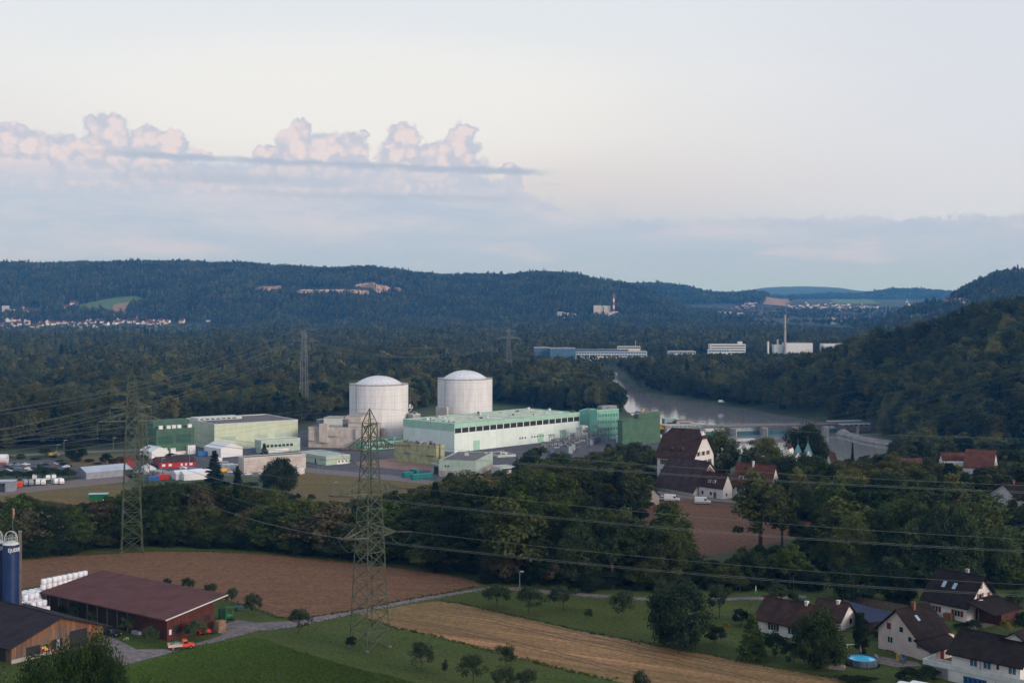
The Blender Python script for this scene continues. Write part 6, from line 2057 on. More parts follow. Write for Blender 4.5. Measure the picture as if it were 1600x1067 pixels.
slab('white_hall', 'low white end of the long hall under the quarry hill', 712.5, 725, 497, fy - 20, ht(fx, fy) - 3, M_WHITE, 30, 0)
for px0, px1, top, lb in [(810, 816, 495.5, 'small white shed at the wood edge, first of two'), (822, 829, 495.5, 'small white shed at the wood edge, second of two'), (975, 982, 494, 'small white shed right of the far cement works')]:
    fx, fy = hit(px0, 499)
    slab('white_shed', lb, px0, px1, top, fy - 10, ht(fx, fy) - 2, M_WHITE, 16, 0)
# church on the hillside left
cx_, cy_ = hit(38, 489)
cz_ = ht(cx_, cy_) - 3
k = cy_ / F
t, ro, lx, ly, h = gable('church', 'white hillside church with a slim pointed tower above the far village', ((cx_, cy_ - 5, cz_), 0.05, 22 * k, 5 * k, 4.0 * k + 2), M_WHITE, M_TILER, 'x', 7.0 * k + 2, .4, cat='church', base=-6)
for i in range(5):
    window(t, 'F', 3 + i * 7.4, 4, 1.6, 3.5)
tw = MB().box(-3.2 * k, 0, -6, 0, 3.2 * k, 10 * k).build('tower', M_WHITE, t)
MB().add([(-3.4 * k, -.2 * k, 10 * k), (.2 * k, -.2 * k, 10 * k), (.2 * k, 3.4 * k, 10 * k), (-3.4 * k, 3.4 * k, 10 * k), (-1.6 * k, 1.6 * k, 18.5 * k)], [(0, 1, 4), (1, 2, 4), (2, 3, 4), (3, 0, 4), (3, 2, 1, 0)]).build('spire', M_TILER, tw)
for px0, px1, top, bot, lb in [(3, 12, 478, 489, 'pale hillside block by the church, left one'), (11, 22, 483.5, 490, 'stepped pale hillside block nearest the church'), (101, 108, 478, 484, 'cream farmhouse below the hillside meadow'), (110, 123, 471, 478, 'cream farmhouse at the upper edge of the hillside meadow')]:
    x, y = hit((px0 + px1) / 2, bot)
    if 'farm' in lb:
        w_ = (px1 - px0) * y / F
        gable('farmhouse', lb, ((px0 - 800) / F * y, y - 6, ht(x, y) - 2) and (((px0 - 800) / F * y, y - 6, ht(x, y) - 2), 0.1, w_, 9, 3.4 / F * y + 2), M_WHITE, M_TILER, 'x', 6.5 / F * y + 2, .6, base=-5)
    else:
        slab('hillside_block', lb, px0, px1, top, y - 6, ht(x, y) - 4, M_CONCP, 14, 0)

# far village houses, each one its own object
HM = []
for wi, (wm, rm) in enumerate([(M_WHITE, M_TILER), (M_WHITE, M_TILE), (M_WHITE, M_TILEG), (M_PINK, M_TILER)]):
    m = MB()
    m.box(-5.5, -4.2, -4, 5.5, 4.2, 5.2, 0)
    m.add([(-5.5, -4.2, 5.2), (-5.5, 4.2, 5.2), (-5.5, 0, 9.0), (5.5, -4.2, 5.2), (5.5, 4.2, 5.2), (5.5, 0, 9.0)], [(0, 2, 1), (3, 4, 5)], 0)
    for s in (-1, 1):
        q = [(-6.1, s * 5, 4.6), (6.1, s * 5, 4.6), (6.1, 0, 9.2), (-6.1, 0, 9.2)]
        m.add(q + [(a, b, c_ + .3) for a, b, c_ in q], [(3, 2, 1, 0), (4, 5, 6, 7), (0, 1, 5, 4), (1, 2, 6, 5), (2, 3, 7, 6), (3, 0, 4, 7)], 1)
    for xx in (-3.4, -.6, 2.2):
        for zz in (.9, 3.3):
            m.box(xx, -4.26, zz, xx + 1.2, -4.21, zz + 1.3, 2)
    me = bpy.data.meshes.new('village_house')
    me.from_pydata(m.v, [], m.f)
    for q in (wm, rm, M_GLASS):
        me.materials.append(q)
    me.polygons.foreach_set('material_index', m.m)
    HM.append(me)
HL = ['white house with a red roof', 'white house with a brown roof', 'white house with a grey roof', 'pinkish house with a red roof']


def village(n, pts, wh, group, seed, y0=2500):
    r = random.Random(seed)
    for _ in range(n):
        a = r.choice(pts)
        px, py = r.uniform(a[0], a[1]), r.uniform(a[2], a[3])
        x, y = hit(px, py, y0)
        k_ = r.choice([0, 0, 1, 2, 2, 3])
        o = bpy.data.objects.new('village_house', HM[k_])
        COL.objects.link(o)
        o.location = (x, y, ht(x, y) - .5)
        o.rotation_euler = (0, 0, r.choice([0, PI / 2, .5, 1.2, -.4]) + r.uniform(-.2, .2))
        s_ = r.uniform(.85, 1.35)
        o.scale = (s_, s_, s_)
        tag(o, 'tiny ' + HL[k_] + ' ' + wh, 'house', group)


village(120, [(0, 60, 507, 514), (40, 150, 505, 514), (60, 150, 505, 512), (130, 250, 505, 513), (180, 262, 503, 508), (250, 330, 502, 505), (135, 160, 498, 502), (8, 30, 498, 504), (210, 225, 496, 499)],
        'at the far wood edge under the meadow hill', 'houses of the village under the meadow hill', 1, 2600)
village(120, [(1228, 1260, 478, 489), (1255, 1300, 474, 488), (1300, 1342, 476, 486), (1345, 1372, 478, 482), (1265, 1330, 476, 482), (1140, 1178, 479, 485), (1160, 1180, 474, 480)],
        'in the valley village below the far fields', 'houses of the valley village', 2, 4300)
village(36, [(1292, 1345, 498, 507), (1300, 1320, 502, 507), (1370, 1410, 494, 502), (1360, 1400, 496, 500)], 'scattered in the wooded valley beyond the white halls', 'scattered valley houses', 4, 2600)
village(22, [(1470, 1510, 473, 478), (1480, 1508, 472, 476)], 'on the shelf of the far right hill', 'houses on the right hill', 5, 2600)
r3 = random.Random(8)
for i in range(24):
    px = 1088 + i * 5.4
    x, y = hit(px, r3.uniform(486.5, 491), 4000)
    o = bpy.data.objects.new('white_works', HM[2])
    COL.objects.link(o)
    o.location = (x, y, ht(x, y) - 1)
    o.scale = (r3.uniform(1.6, 3.4), 2, r3.uniform(.8, 1.8))
    tag(o, 'long white works building in the row along the valley floor', 'building', 'white works along the valley floor')
x, y = hit(1417, 478, 2600)
t = thing('church', 'small white church with a pointed tower on the right-hand ridge', 'church', (x, y - 5, ht(x, y) + 2))
k = y / F
MB().box(-1.6 * k, 0, -12, 1.6 * k, 3 * k, 6 * k).build('tower', M_WHITE, t)
MB().add([(-1.7 * k, -.1 * k, 6 * k), (1.7 * k, -.1 * k, 6 * k), (1.7 * k, 3.1 * k, 6 * k), (-1.7 * k, 3.1 * k, 6 * k), (0, 1.5 * k, 11 * k)], [(0, 1, 4), (1, 2, 4), (2, 3, 4), (3, 0, 4), (3, 2, 1, 0)]).build('spire', M_STEELF, t)
MB().box(1.61 * k, 0, -12, 4.5 * k, 3 * k, 2.4 * k).build('nave', M_WHITE, t)


# draped patches on the hills
def drape(name, pix, mat, lift, y0=3000, n=24, label=None):
    P = [hit(px, py, y0) for px, py in pix]
    xs_, ys_ = [p[0] for p in P], [p[1] for p in P]
    m = MB()
    gx, gy = np.linspace(min(xs_), max(xs_), n * 2), np.linspace(min(ys_), max(ys_), n * 2)
    X, Y = np.meshgrid(gx, gy)
    Z = HT(X.ravel(), Y.ravel()).reshape(X.shape) + lift
    Ins = inpoly(X, Y, P)
    idx = {}
    def vid(i, j):
        if (i, j) not in idx:
            idx[(i, j)] = len(m.v); m.v.append((X[i, j], Y[i, j], Z[i, j]))
        return idx[(i, j)]
    for i in range(2 * n - 1):
        for j in range(2 * n - 1):
            if Ins[i, j] or Ins[i + 1, j + 1]:
                m.f.append((vid(i, j), vid(i, j + 1), vid(i + 1, j + 1), vid(i + 1, j))); m.m.append(0)
    o = m.build(name, mat, None, smooth=True)
    o['kind'] = 'structure'
    return P


M_MEAD = pmat('hill_meadow', C(84, 104, 56), C(72, 92, 50), .02)
M_SOIL = pmat('hill_soil', C(150, 116, 90), C(126, 100, 80), .01)
MEADOW = drape('hillside_meadow', [(118, 492), (126, 479), (150, 472), (180, 466), (210, 465), (232, 473), (205, 477), (198, 485), (178, 489), (195, 496), (175, 496), (160, 490)], M_MEAD, 2.0)
SOIL = drape('hillside_field', [(174, 495), (178, 478), (202, 475), (198, 488), (196, 497)], M_SOIL, 3.0)
FIELD1 = drape('valley_field', [(1192, 476), (1196, 466), (1235, 464), (1234, 476), (1205, 478)], M_SOIL, 3.0, 4500)
FIELD2 = drape('valley_meadow', [(1296, 471), (1302, 466), (1362, 470), (1376, 476), (1330, 476), (1300, 474)], M_MEAD, 3.0, 4500)
FIELD3 = drape('valley_field', [(1405, 505), (1412, 496), (1450, 494), (1470, 497), (1440, 506)], M_MEAD, 3.0, 2400)
FIELD4 = drape('brown_field', [(1168, 600), (1172, 588), (1232, 590), (1226, 606), (1180, 608)], M_PLOUGH2, .5, 900)
CLEAR = [MEADOW, SOIL, FIELD1, FIELD2, FIELD3, FIELD4]
# quarry faces: stepped rock walls standing on the hillside
QU = []


def quarry(pix_top, pix_bot, label, seed):
    """Rock face between two photo lines, broken into ledges."""
    r = np.random.default_rng(seed)
    n = 46
    pxs = np.linspace(pix_top[0][0], pix_top[-1][0], n)
    tp = np.interp(pxs, [p[0] for p in pix_top], [p[1] for p in pix_top])
    bt = np.interp(pxs, [p[0] for p in pix_bot], [p[1] for p in pix_bot])
    m = MB()
    rows = 7
    for i in range(n):
        xb, yb = hit(pxs[i], bt[i])
        for j in range(rows):
            f = j / (rows - 1)
            y = yb - 4 + f * 22 + r.uniform(-5, 5)
            py = bt[i] + (tp[i] - bt[i]) * f + r.uniform(-.35, .35)
            m.v.append(((pxs[i] - 800) / F * y, y, CZ - (py - HY) / F * y))
        y = yb + 60
        m.v.append(((pxs[i] - 800) / F * y, y, CZ - (tp[i] + .2 - HY) / F * y - 4))
    R_ = rows + 1
    for i in range(n - 1):
        for j in range(R_ - 1):
            m.f.append((i * R_ + j, (i + 1) * R_ + j, (i + 1) * R_ + j + 1, i * R_ + j + 1)); m.m.append(0)
    o = m.build('quarry_face', M_ROCK)
    tag(o, label, 'quarry')
    QU.append([(px, t_ - 1.0) for px, t_ in zip(pxs, tp)] + [(px, b_ + 5) for px, b_ in zip(pxs[::-1], bt[::-1])])


quarry([(399, 451), (410, 447), (425, 447.5), (438, 446.5), (440, 451)], [(399, 455), (415, 456), (432, 456.5), (440, 453)], 'small pale rock face on the wooded hill, left of the long quarry', 1)
quarry([(459, 457), (470, 452.5), (500, 452.5), (540, 452), (575, 454), (577, 456)], [(459, 459), (480, 459), (520, 459), (560, 461.5), (577, 461)], 'long pale quarry face across the wooded hill', 2)
quarry([(554, 445), (570, 442.5), (583, 441), (590, 445), (605, 447), (612, 452)], [(554, 447), (575, 449.5), (590, 458), (605, 457), (612, 455)], 'upper orange quarry ledge above the long rock face', 3)
quarry([(616, 450), (624, 449), (632, 456)], [(616, 453), (624, 457), (632, 459)], 'last small quarry face at the right end of the ledge', 5)
quarry([(955, 449.5), (968, 452), (985, 455), (1000, 459)], [(955, 450.7), (968, 453.6), (985, 456.6), (1000, 460.5)], 'thin broken rock band under the crest of the hill shoulder', 6)


# ------------------------------------------------------------------ pylons and wires
def lattice(mb, prof, rot, r, skip=()):
    """Four legs through levels (z, half width) with X bracing."""
    c = [(math.cos(rot + PI / 4 + k * PI / 2) * math.sqrt(2), math.sin(rot + PI / 4 + k * PI / 2) * math.sqrt(2)) for k in range(4)]
    for i in range(len(prof) - 1):
        (z0, w0), (z1, w1) = prof[i], prof[i + 1]
        for k in range(4):
            a, b = c[k], c[(k + 1) % 4]
            mb.tube((a[0] * w0, a[1] * w0, z0), (a[0] * w1, a[1] * w1, z1), r, 4)
            mb.tube((a[0] * w0, a[1] * w0, z0), (b[0] * w1, b[1] * w1, z1), r * .55, 4)
            mb.tube((b[0] * w0, b[1] * w0, z0), (a[0] * w1, a[1] * w1, z1), r * .55, 4)
            mb.tube((a[0] * w1, a[1] * w1, z1), (b[0] * w1, b[1] * w1, z1), r * .5, 4)


def levels(z0, w0, z1, w1, n, pw=1.0):
    out = []
    for i in range(n + 1):
        f = (i / n) ** pw
        out.append((z0 + (z1 - z0) * f, w0 + (w1 - w0) * f))
    return out


def pylon(label, x, y, z, rot, prof, peak, arms, r, group, foot=True, steel=None):
    M_ST = steel or M_STEEL
    """arms: (height, reach left, reach right, half body width, rise)"""
    t = thing('lattice_pylon', label, 'pylon', (x, y, z), rot, group)
    m = MB()
    lattice(m, prof, 0, r)
    w = prof[-1][1]; zt = prof[-1][0]
    for sx in (-1, 1):
        for sy in (-1, 1):
            m.tube((sx * w, sy * w, zt), (0, 0, peak), r * .8, 4)
    m.build('tower', M_ST, t)
    for (za, la, ra, wb, rise) in arms:
        m = MB()
        for sgn, ln in ((-1, la), (1, ra)):
            if not ln:
                continue
            tip = (sgn * ln, 0, za)
            for sy in (-1, 1):
                m.tube((sgn * wb, sy * wb, za), tip, r * 1.15, 4)
                m.tube((sgn * wb * .9, sy * wb * .9, za + rise), tip, r * .8, 4)
                for k in range(1, 4):
                    f, f2 = k / 4, (k - .5) / 4
                    p = lambda q, up: (sgn * (wb + (ln - wb) * q), sy * wb * (1 - q), za + (rise * (1 - q) if up else 0))
                    m.tube(p(f, 0), p(f2, 1), r * .4, 4); m.tube(p(f, 0), p(f, 1), r * .4, 4)
            for k in range(0, 4):
                f = k / 4
                m.tube((sgn * (wb + (ln - wb) * f), -wb * (1 - f), za), (sgn * (wb + (ln - wb) * f), wb * (1 - f), za), r * .45, 4)
        m.build('cross_arm', M_ST, t)
    if foot:
        w = prof[0][1]
        for sx in (-1, 1):
            for sy in (-1, 1):
                MB().lathe([(.42, -.6), (.42, .2), (.22, .4)], 8, (sx * w, sy * w)).build('footing', M_FLAT, t)
    return t


def wpt(t, x, y, z):
    a = t.rotation_euler.z
    return Vector((t.location.x + x * math.cos(a) - y * math.sin(a), t.location.y + x * math.sin(a) + y * math.cos(a), t.location.z + z))


GP = 'lattice pylons of the power lines'
GW = 'overhead wires of the power lines'
px, py = g(577.5, 1010.5, T)
A_arm = math.atan2(8.2, 8.5)
prof = levels(0, 2.75, 27.0, 1.72, 9, .92) + levels(27.0, 1.72, 38.0, 1.12, 4)[1:] + [(40.6, 1.05), (43.3, 1.02)]
N1 = pylon('big green-grey lattice pylon standing on the lawn between stubble and road', px, py, T, A_arm, prof, 46.2,
           [(21.6, 6.3, 6.3, 1.95, 1.9), (30.0, 8.2, 7.7, 1.6, 2.4), (38.6, 5.9, 5.9, 1.1, 2.2)], .14, GP)


def strain(t, x, z, d, label_none=None, n=8, ln=3.0):
    """Tension insulator string from an arm tip along direction d; returns its end."""
    a = wpt(t, x, 0, z)
    d = Vector(d).normalized()
    loc = t.matrix_world
    m = MB()
    rot = -t.rotation_euler.z
    def tol(p):
        q = p - Vector(t.location)
        return Vector((q.x * math.cos(rot) - q.y * math.sin(rot), q.x * math.sin(rot) + q.y * math.cos(rot), q.z))
    side = Vector((-d.y, d.x, 0)).normalized() * .22
    for s in (-1, 1):
        o_ = side * s
        m.tube(tol(a + o_), tol(a + d * ln + o_), .05, 4)
        for k in range(n):
            p = a + o_ + d * (ln * (k + .7) / (n + .6))
            m.tube(tol(p - d * .06), tol(p + d * .06), .17, 6)
    m.build('insulator', M_INS, t)
    return a + d * ln


WN = [0]


def wire(p0, p1, sag, label, r=.035, n=22, pair=0.0):
    p0, p1 = Vector(p0), Vector(p1)
    m = MB()
    d = (p1 - p0); d.z = 0
    side = Vector((-d.y, d.x, 0)).normalized() * pair
    for s in ((-1, 1) if pair else (0,)):
        pts = []
        for i in range(n + 1):
            f = i / n
            p = p0.lerp(p1, f) + side * s
            p.z -= 4 * sag * f * (1 - f)
            if pair:
                p.z += s * pair * .5
            pts.append(p)
        m.path(pts, r, 4)
    o = m.build('power_line', M_WIRE)
    tag(o, label, 'power line', GW)


def at(px, py, Y):
    return Vector(((px - 800) / F * Y, Y, CZ - (py - HY) / F * Y))


def ring(t, p):
    pass


# spans from the lawn pylon to the right (next pylon out of the picture) and back to the left
P3x, P3y = at(221, 632, 440).x, 440.0
profS = levels(0, 2.9, 30, 1.6, 9, .95) + levels(30, 1.6, 46, .9, 6)[1:]
zS = ht(P3x, P3y)
HS = at(221, 632, 440).z - zS
N3 = pylon('lattice pylon just behind the taller one at the wood edge, arms end on', P3x, P3y, zS, A_arm + .55, [(z * (HS - 3) / 46, w) for z, w in profS], HS, [(HS * .52, 5.5, 5.5, 1.7, 2), (HS * .7, 6.6, 6.6, 1.4, 2.2), (HS * .88, 4.8, 4.8, 1.0, 1.8)], .12, GP)
far = Vector((430, 262, 0))
dr = Vector((far.x - px, far.y - py, -8)).normalized()
dl = Vector((N3.location.x - px, N3.location.y - py, -14)).normalized()
aa = [(21.6, 6.2, 'lowest'), (30.0, 8.0, 'middle'), (38.6, 5.8, 'top')]
for (za, ln, nm), hs in zip(aa, (.52, .7, .88)):
    for sgn in (-1, 1):
        x_ = sgn * ln * (1 if sgn < 0 or nm != 'middle' else .94)
        e1 = strain(N1, x_, za, dr, n=9, ln=3.4)
        e0 = strain(N1, x_, za, dl, n=9, ln=3.4)
        side = 'outer' if sgn < 0 else 'inner'
        fp_ = Vector((far.x + sgn * ln * .3, far.y + sgn * ln * .8, T + za + 1.5))
        wire(e1, fp_, {'lowest': 14.5, 'middle': 14.0, 'top': 11.0}[nm], f'{side} {nm} wire running right from the lawn pylon', .03, 34, .2 if sgn < 0 else 0.0)
        wire(e0, wpt(N3, sgn * ln * .8, 0, HS * hs), 3.5, f'{side} {nm} wire running from the lawn pylon to the wood-edge pylons', .032, 22, .2 if sgn < 0 else 0)
        # jumper loop under the arm
        m = MB(); q0, q1 = e0, e1
        rot = -N1.rotation_euler.z
        pts = []
        for i in range(13):
            f = i / 12
            p = q0.lerp(q1, f); p.z -= 4 * 2.6 * f * (1 - f)
            q = p - Vector(N1.location)
            pts.append((q.x * math.cos(rot) - q.y * math.sin(rot), q.x * math.sin(rot) + q.y * math.cos(rot), q.z))
        m.path(pts, .035, 4)
        m.build('jumper_loop', M_WIRE, N1)
wire(wpt(N1, 0, 0, 46.2), Vector((far.x, far.y, T + 50)), 9.0, 'thin earth wire from the tip of the lawn pylon to the right', .022, 30)
wire(wpt(N1, 0, 0, 46.2), wpt(N3, 0, 0, HS), 2.5, 'thin earth wire from the tip of the lawn pylon to the left', .022)

# pylon at the field edge
x2, y2 = g(206, 866, T)
y2 = 350.0; x2 = (206 - 800) / F * y2
H2 = at(204, 575, y2).z - ht(x2, y2)
prof2 = levels(0, 2.7, H2 * .55, 1.75, 8, .95) + levels(H2 * .55, 1.75, H2 * .92, 1.05, 6)[1:]
N2 = pylon('tall lattice pylon on the grassy knoll at the far edge of the ploughed field', x2, y2, ht(x2, y2), .35, prof2, H2, [(H2 * .785, 5.6, 5.0, 1.25, 1.6), (H2 * .71, 8.8, 8.2, 1.4, 2.2)], .115, GP)
for za, ls in ((H2 * .785, (-5.6, 5.0)), (H2 * .71, (-8.8, 8.2))):
    for l_ in ls:
        m = MB()
        m.tube((l_, 0, za), (l_, 0, za - 4.2), .05, 4)
        for k in range(10):
            m.tube((l_, 0, za - .5 - k * .33), (l_, 0, za - .62 - k * .33), .16, 6)
        m.lathe([(.3, za - 4.4), (.3, za - 4.25)], 10, (l_, 0))
        m.build('insulator', M_INS, N2)
        p = wpt(N2, l_, 0, za - 4.3)
        wire(p, Vector((p.x + 60, 640, 20)), 5, 'thin wire from the field edge pylon toward the plant', .03)
        wire(p, Vector((p.x - 230, 230, p.z + 6)), 9, 'thin wire from the field edge pylon toward the picture edge', .03)
# pylon in the wood behind
y4 = 1010.0; x4 = (475 - 800) / F * y4
H4 = at(475, 513, y4).z - 0
prof4 = levels(0, 2.9, H4 * .66, 1.9, 10, .95) + levels(H4 * .66, 1.9, H4 * .95, 1.2, 4)[1:]
N4 = pylon('large pale lattice pylon rising from the forest left of the reactors', x4, y4, 0, -.25, prof4, H4 * .985, [(H4 * .985, 11, 12, .9, 1.2), (H4 * .86, 15, 14, 1.6, 2.4)], .115, GP, foot=False, steel=M_STEELF)
y5 = 1500.0; x5 = (795 - 800) / F * y5
H5 = at(795, 512, y5).z
prof5 = levels(0, 3.2, H5 * .66, 2.0, 9, .95) + levels(H5 * .66, 2.0, H5 * .95, 1.2, 4)[1:]
N5 = pylon('faint distant lattice pylon in the forest above the farther reactor', x5, y5, 0, .3, prof5, H5, [(H5 * .93, 10, 10, 1.2, 1.6), (H5 * .80, 15, 15, 1.6, 2.4)], .115, GP, foot=False, steel=M_STEELF)
for i, (za, l_) in enumerate([(.985, -11), (.985, 0), (.985, 12), (.86, -15), (.86, -8), (.86, 8), (.86, 14)]):
    a = wpt(N4, l_, 0, H4 * za - 1.5)
    e = at([-420, -400, -380, -430, -410, -390, -370][i], [690, 686, 690, 735, 730, 740, 745][i], 430)
    wire(a, e, 12, 'pale wire sweeping left from the forest pylon', .068, 30)
    b = wpt(N5, [-10, 0, 10, -15, -8, 8, 15][i], 0, H5 * (.92 if za > .9 else .79))
    wire(a, b, 16, 'faint wire slung between the two forest pylons', .07, 24)
# lines from the substation up the right hill
for i, (pa, ya, pb, yb, sg) in enumerate([((1190, 620), 900, (1720, 523), 520, 10), ((1205, 648), 880, (1720, 540), 480, 12), ((1212, 652), 880, (1720, 549), 478, 12), ((1300, 662), 820, (1720, 568), 440, 8), ((1340, 668), 800, (1720, 580), 436, 8),
                                          ((1380, 676), 770, (1720, 596), 420, 6), ((1130, 650), 880, (1720, 628), 520, 6)]):
    a = at(pa[0], pa[1], ya); b = at(pb[0], pb[1], yb)
    c_ = wpt(N3, 0, 0, HS * .8)
    wire(at(pa[0] - 300, pa[1] + 28, ya - 120), b, sg, 'pale wire climbing toward the wooded slope on the right', .034 if i < 6 else .03, 30, .25 if i in (1, 2) else 0)
for i, (pa, ya, pb, yb) in enumerate([((800, 569), 1500, (1340, 545), 1750), ((800, 560), 1500, (1340, 536), 1750), ((810, 578), 1480, (1330, 566), 1700), ((800, 528), 1500, (1200, 518), 2300), ((800, 545), 1500, (1190, 532), 2300)]):
    wire(at(*pa, ya), at(*pb, yb), 12, 'faint wire crossing the forest behind the river', .09, 24)
for i in range(4):
    wire(at(-60, 668 + i * 9, 600), at(480, 640 + i * 6, 830), 5, 'thin dark wire in front of the forest edge left of the plant', .05, 20)


# ------------------------------------------------------------------ trees
def crown_mesh(name, seed, kind, H, W, ncl, nlf, ls, mat):
    """Crown of many leaf-sized faces gathered in clumps. H total height, W crown width in metres."""
    r = np.random.default_rng(seed)
    cs, rs = [], []
    if kind == 'conifer':
        for k in range(ncl):
            f = (k + r.uniform(0, 1)) / ncl
            z = H * (.12 + .86 * f)
            rad = W / 2 * (1 - f) ** .8 * r.uniform(.55, 1.0)
            a = k * 2.4 + r.uniform(-.4, .4)
            cs.append((rad * math.cos(a) * .75, rad * math.sin(a) * .75, z - rad * .25)); rs.append((W * .13 * (1.15 - f) + .25))
    elif kind == 'column':
        for k in range(ncl):
            z = H * r.uniform(.06, .97)
            f = z / H
            rad = W / 2 * (math.sin(PI * min(1, f * .9 + .12)) ** .6) * r.uniform(.2, .8)
            a = r.uniform(0, 6.28)
            cs.append((rad * math.cos(a), rad * math.sin(a), z)); rs.append(W * .2)
    else:
        zc, rz = (.55, .45) if kind == 'round' else ((.52, .48) if kind == 'tall' else (.66, .34)) if kind != 'full' else (.49, .49)
        nlobe = r.integers(4, 7)
        lob = r.normal(size=(nlobe, 3)); lob /= np.linalg.norm(lob, axis=1)[:, None]
        for k in range(ncl):
            d = r.normal(size=3); d /= np.linalg.norm(d)
            if d[2] < -.55 and kind != 'full':
                d[2] *= -.5
            q = r.uniform(.35, 1.0) ** .5
            bulge = .72 + .36 * max(0, float((lob @ d).max())) ** 2 + r.uniform(-.1, .1)
            taper = 1.0 - .22 * max(0, d[2]) if kind != 'spread' else 1.0
            cs.append((d[0] * q * W / 2 * bulge * .97 * taper, d[1] * q * W / 2 * bulge * .97 * taper, H * zc + d[2] * q * H * rz * bulge * .97))
            rs.append(W * r.uniform(.09, .17))
    V = []
    for (cx, cy, cz), rad in zip(cs, rs):
        n = r.normal(size=(nlf, 3)); n /= np.linalg.norm(n, axis=1)[:, None]
        if kind == 'conifer':
            off = n * rad * np.array([1.15, 1.15, .45]) * r.uniform(.4, 1.1, size=(nlf, 1))
        else:
            off = n * rad * np.array([1.1, 1.1, .8]) * r.uniform(.45, 1.15, size=(nlf, 1))
        p = np.array([cx, cy, cz]) + off
        nn = n + r.normal(size=(nlf, 3)) * .7 + np.array([0, 0, .35]); nn /= np.linalg.norm(nn, axis=1)[:, None]
        t1 = np.cross(nn, r.normal(size=(nlf, 3))); t1 /= np.linalg.norm(t1, axis=1)[:, None] + 1e-9
        t2 = np.cross(nn, t1)
        s = ls * r.uniform(.6, 1.3, size=(nlf, 1))
        V.append(np.stack([p - t1 * s * .5, p + t2 * s * .32, p + t1 * s * .5, p - t2 * s * .32], 1).reshape(-1, 3))
    V = np.concatenate(V)
    nq = len(V) // 4
    me = bpy.data.meshes.new(name)
    me.vertices.add(len(V)); me.vertices.foreach_set('co', V.ravel())
    me.loops.add(len(V)); me.loops.foreach_set('vertex_index', np.arange(len(V)))
    me.polygons.add(nq)
    me.polygons.foreach_set('loop_start', np.arange(nq) * 4)
    me.polygons.foreach_set('loop_total', np.full(nq, 4))
    me.update(calc_edges=True)
    me.materials.append(mat)
    return me, cs


def trunk_mesh(name, seed, H, W, cs, mat, r0=None, thick=1.0, nlimb=9):
    r = random.Random(seed)
    r0 = (r0 or H * .02) * thick
    m = MB()
    pts = [(0, 0, -1.2), (r.uniform(-.1, .1), r.uniform(-.1, .1), H * .25), (r.uniform(-.3, .3), r.uniform(-.3, .3), H * .5), (r.uniform(-.4, .4), r.uniform(-.4, .4), H * .82)]
    rr = [r0 * 1.25, r0 * .9, r0 * .6, r0 * .15]
    for i in range(3):
        m.tube(pts[i], pts[i + 1], rr[i], 7, rr[i + 1], cap=False)
    for c_ in r.sample(list(cs), min(nlimb, len(cs))):
        zb = min(c_[2] * .75, H * r.uniform(.22, .6))
        m.tube((0, 0, zb), c_, r0 * .4, 5, r0 * .08, cap=False)
    me = bpy.data.meshes.new(name)
    me.from_pydata(m.v, [], m.f)
    me.materials.append(mat)
    return me


PROTO = {}


def proto(kind, mat, n, H, W, ncl, nlf, ls, key, bark=None, nlimb=9):
    for i in range(n):
        c, cs = crown_mesh('crown', hash_(key) + i, kind, H, W, ncl, nlf, ls, mat)
        tr = trunk_mesh('trunk', i + 5, H, W, cs, bark or M_BARK, nlimb=nlimb)
        PROTO.setdefault(key, []).append((c, tr, H, W))


def hash_(s):
    return sum(ord(ch) * (i + 3) for i, ch in enumerate(s)) % 9973


proto('round', M_LEAF, 5, 16, 12, 62, 95, .72, 'broad')
proto('tall', M_LEAF, 4, 18, 9, 62, 95, .70, 'tall')
proto('round', M_LEAFS, 4, 5, 5, 34, 100, .25, 'orchard', nlimb=14)
proto('full', M_LEAFD, 2, 10, 10, 95, 190, .40, 'dense')
proto('full', M_LEAF, 3, 11, 10, 100, 180, .42, 'bushy')
proto('conifer', M_NEEDLE, 3, 18, 7, 60, 80, .75, 'conifer')
proto('column', M_LEAFD, 1, 8, 2.4, 46, 120, .26, 'cypress')
proto('round', M_LEAFB, 2, 14, 9, 40, 60, .7, 'brown', bark=M_BARKP)
proto('tall', M_LEAFG, 3, 16, 10, 62, 95, .68, 'fresh')
proto('round', M_LEAFS, 2, 2.4, 2.6, 26, 110, .16, 'shrub', nlimb=5)
proto('round', M_LEAFD, 2, 2.4, 2.6, 26, 110, .16, 'darkshrub', nlimb=5)
proto('round', M_LEAFY, 1, 2.4, 2.6, 26, 110, .16, 'yellowshrub', nlimb=5)
proto('spread', M_LEAFS, 1, 4.5, 7, 40, 110, .30, 'flat', nlimb=14)
proto('conifer', M_LEAFG, 1, 9, 6, 60, 110, .40, 'thuja')
proto('full', M_LEAFC, 2, 12, 12, 150, 560, .26, 'close')
proto('spread', M_NEEDLE, 2, 20, 7, 30, 80, .75, 'pine', bark=M_BARKP)

TREES = []                     # x, y, z, height, width, kind, label, category, group


def P_(px, top, Y, wpx, kind, label, name='tree', cat='tree', group=None, z=None):
    x = (px - 800) / F * Y
    z = ht(x, Y) if z is None else z
    TREES.append((x, Y, z, CZ - (top - HY) / F * Y - z, wpx / F * Y, kind, label, name, cat, group))


def PB(px, bot, top, wpx, kind, label, name='tree', cat='tree', group=None):
    Y = (CZ - T) * F / (bot - HY)
    P_(px, top, Y, wpx, kind, label, name, cat, group, T)


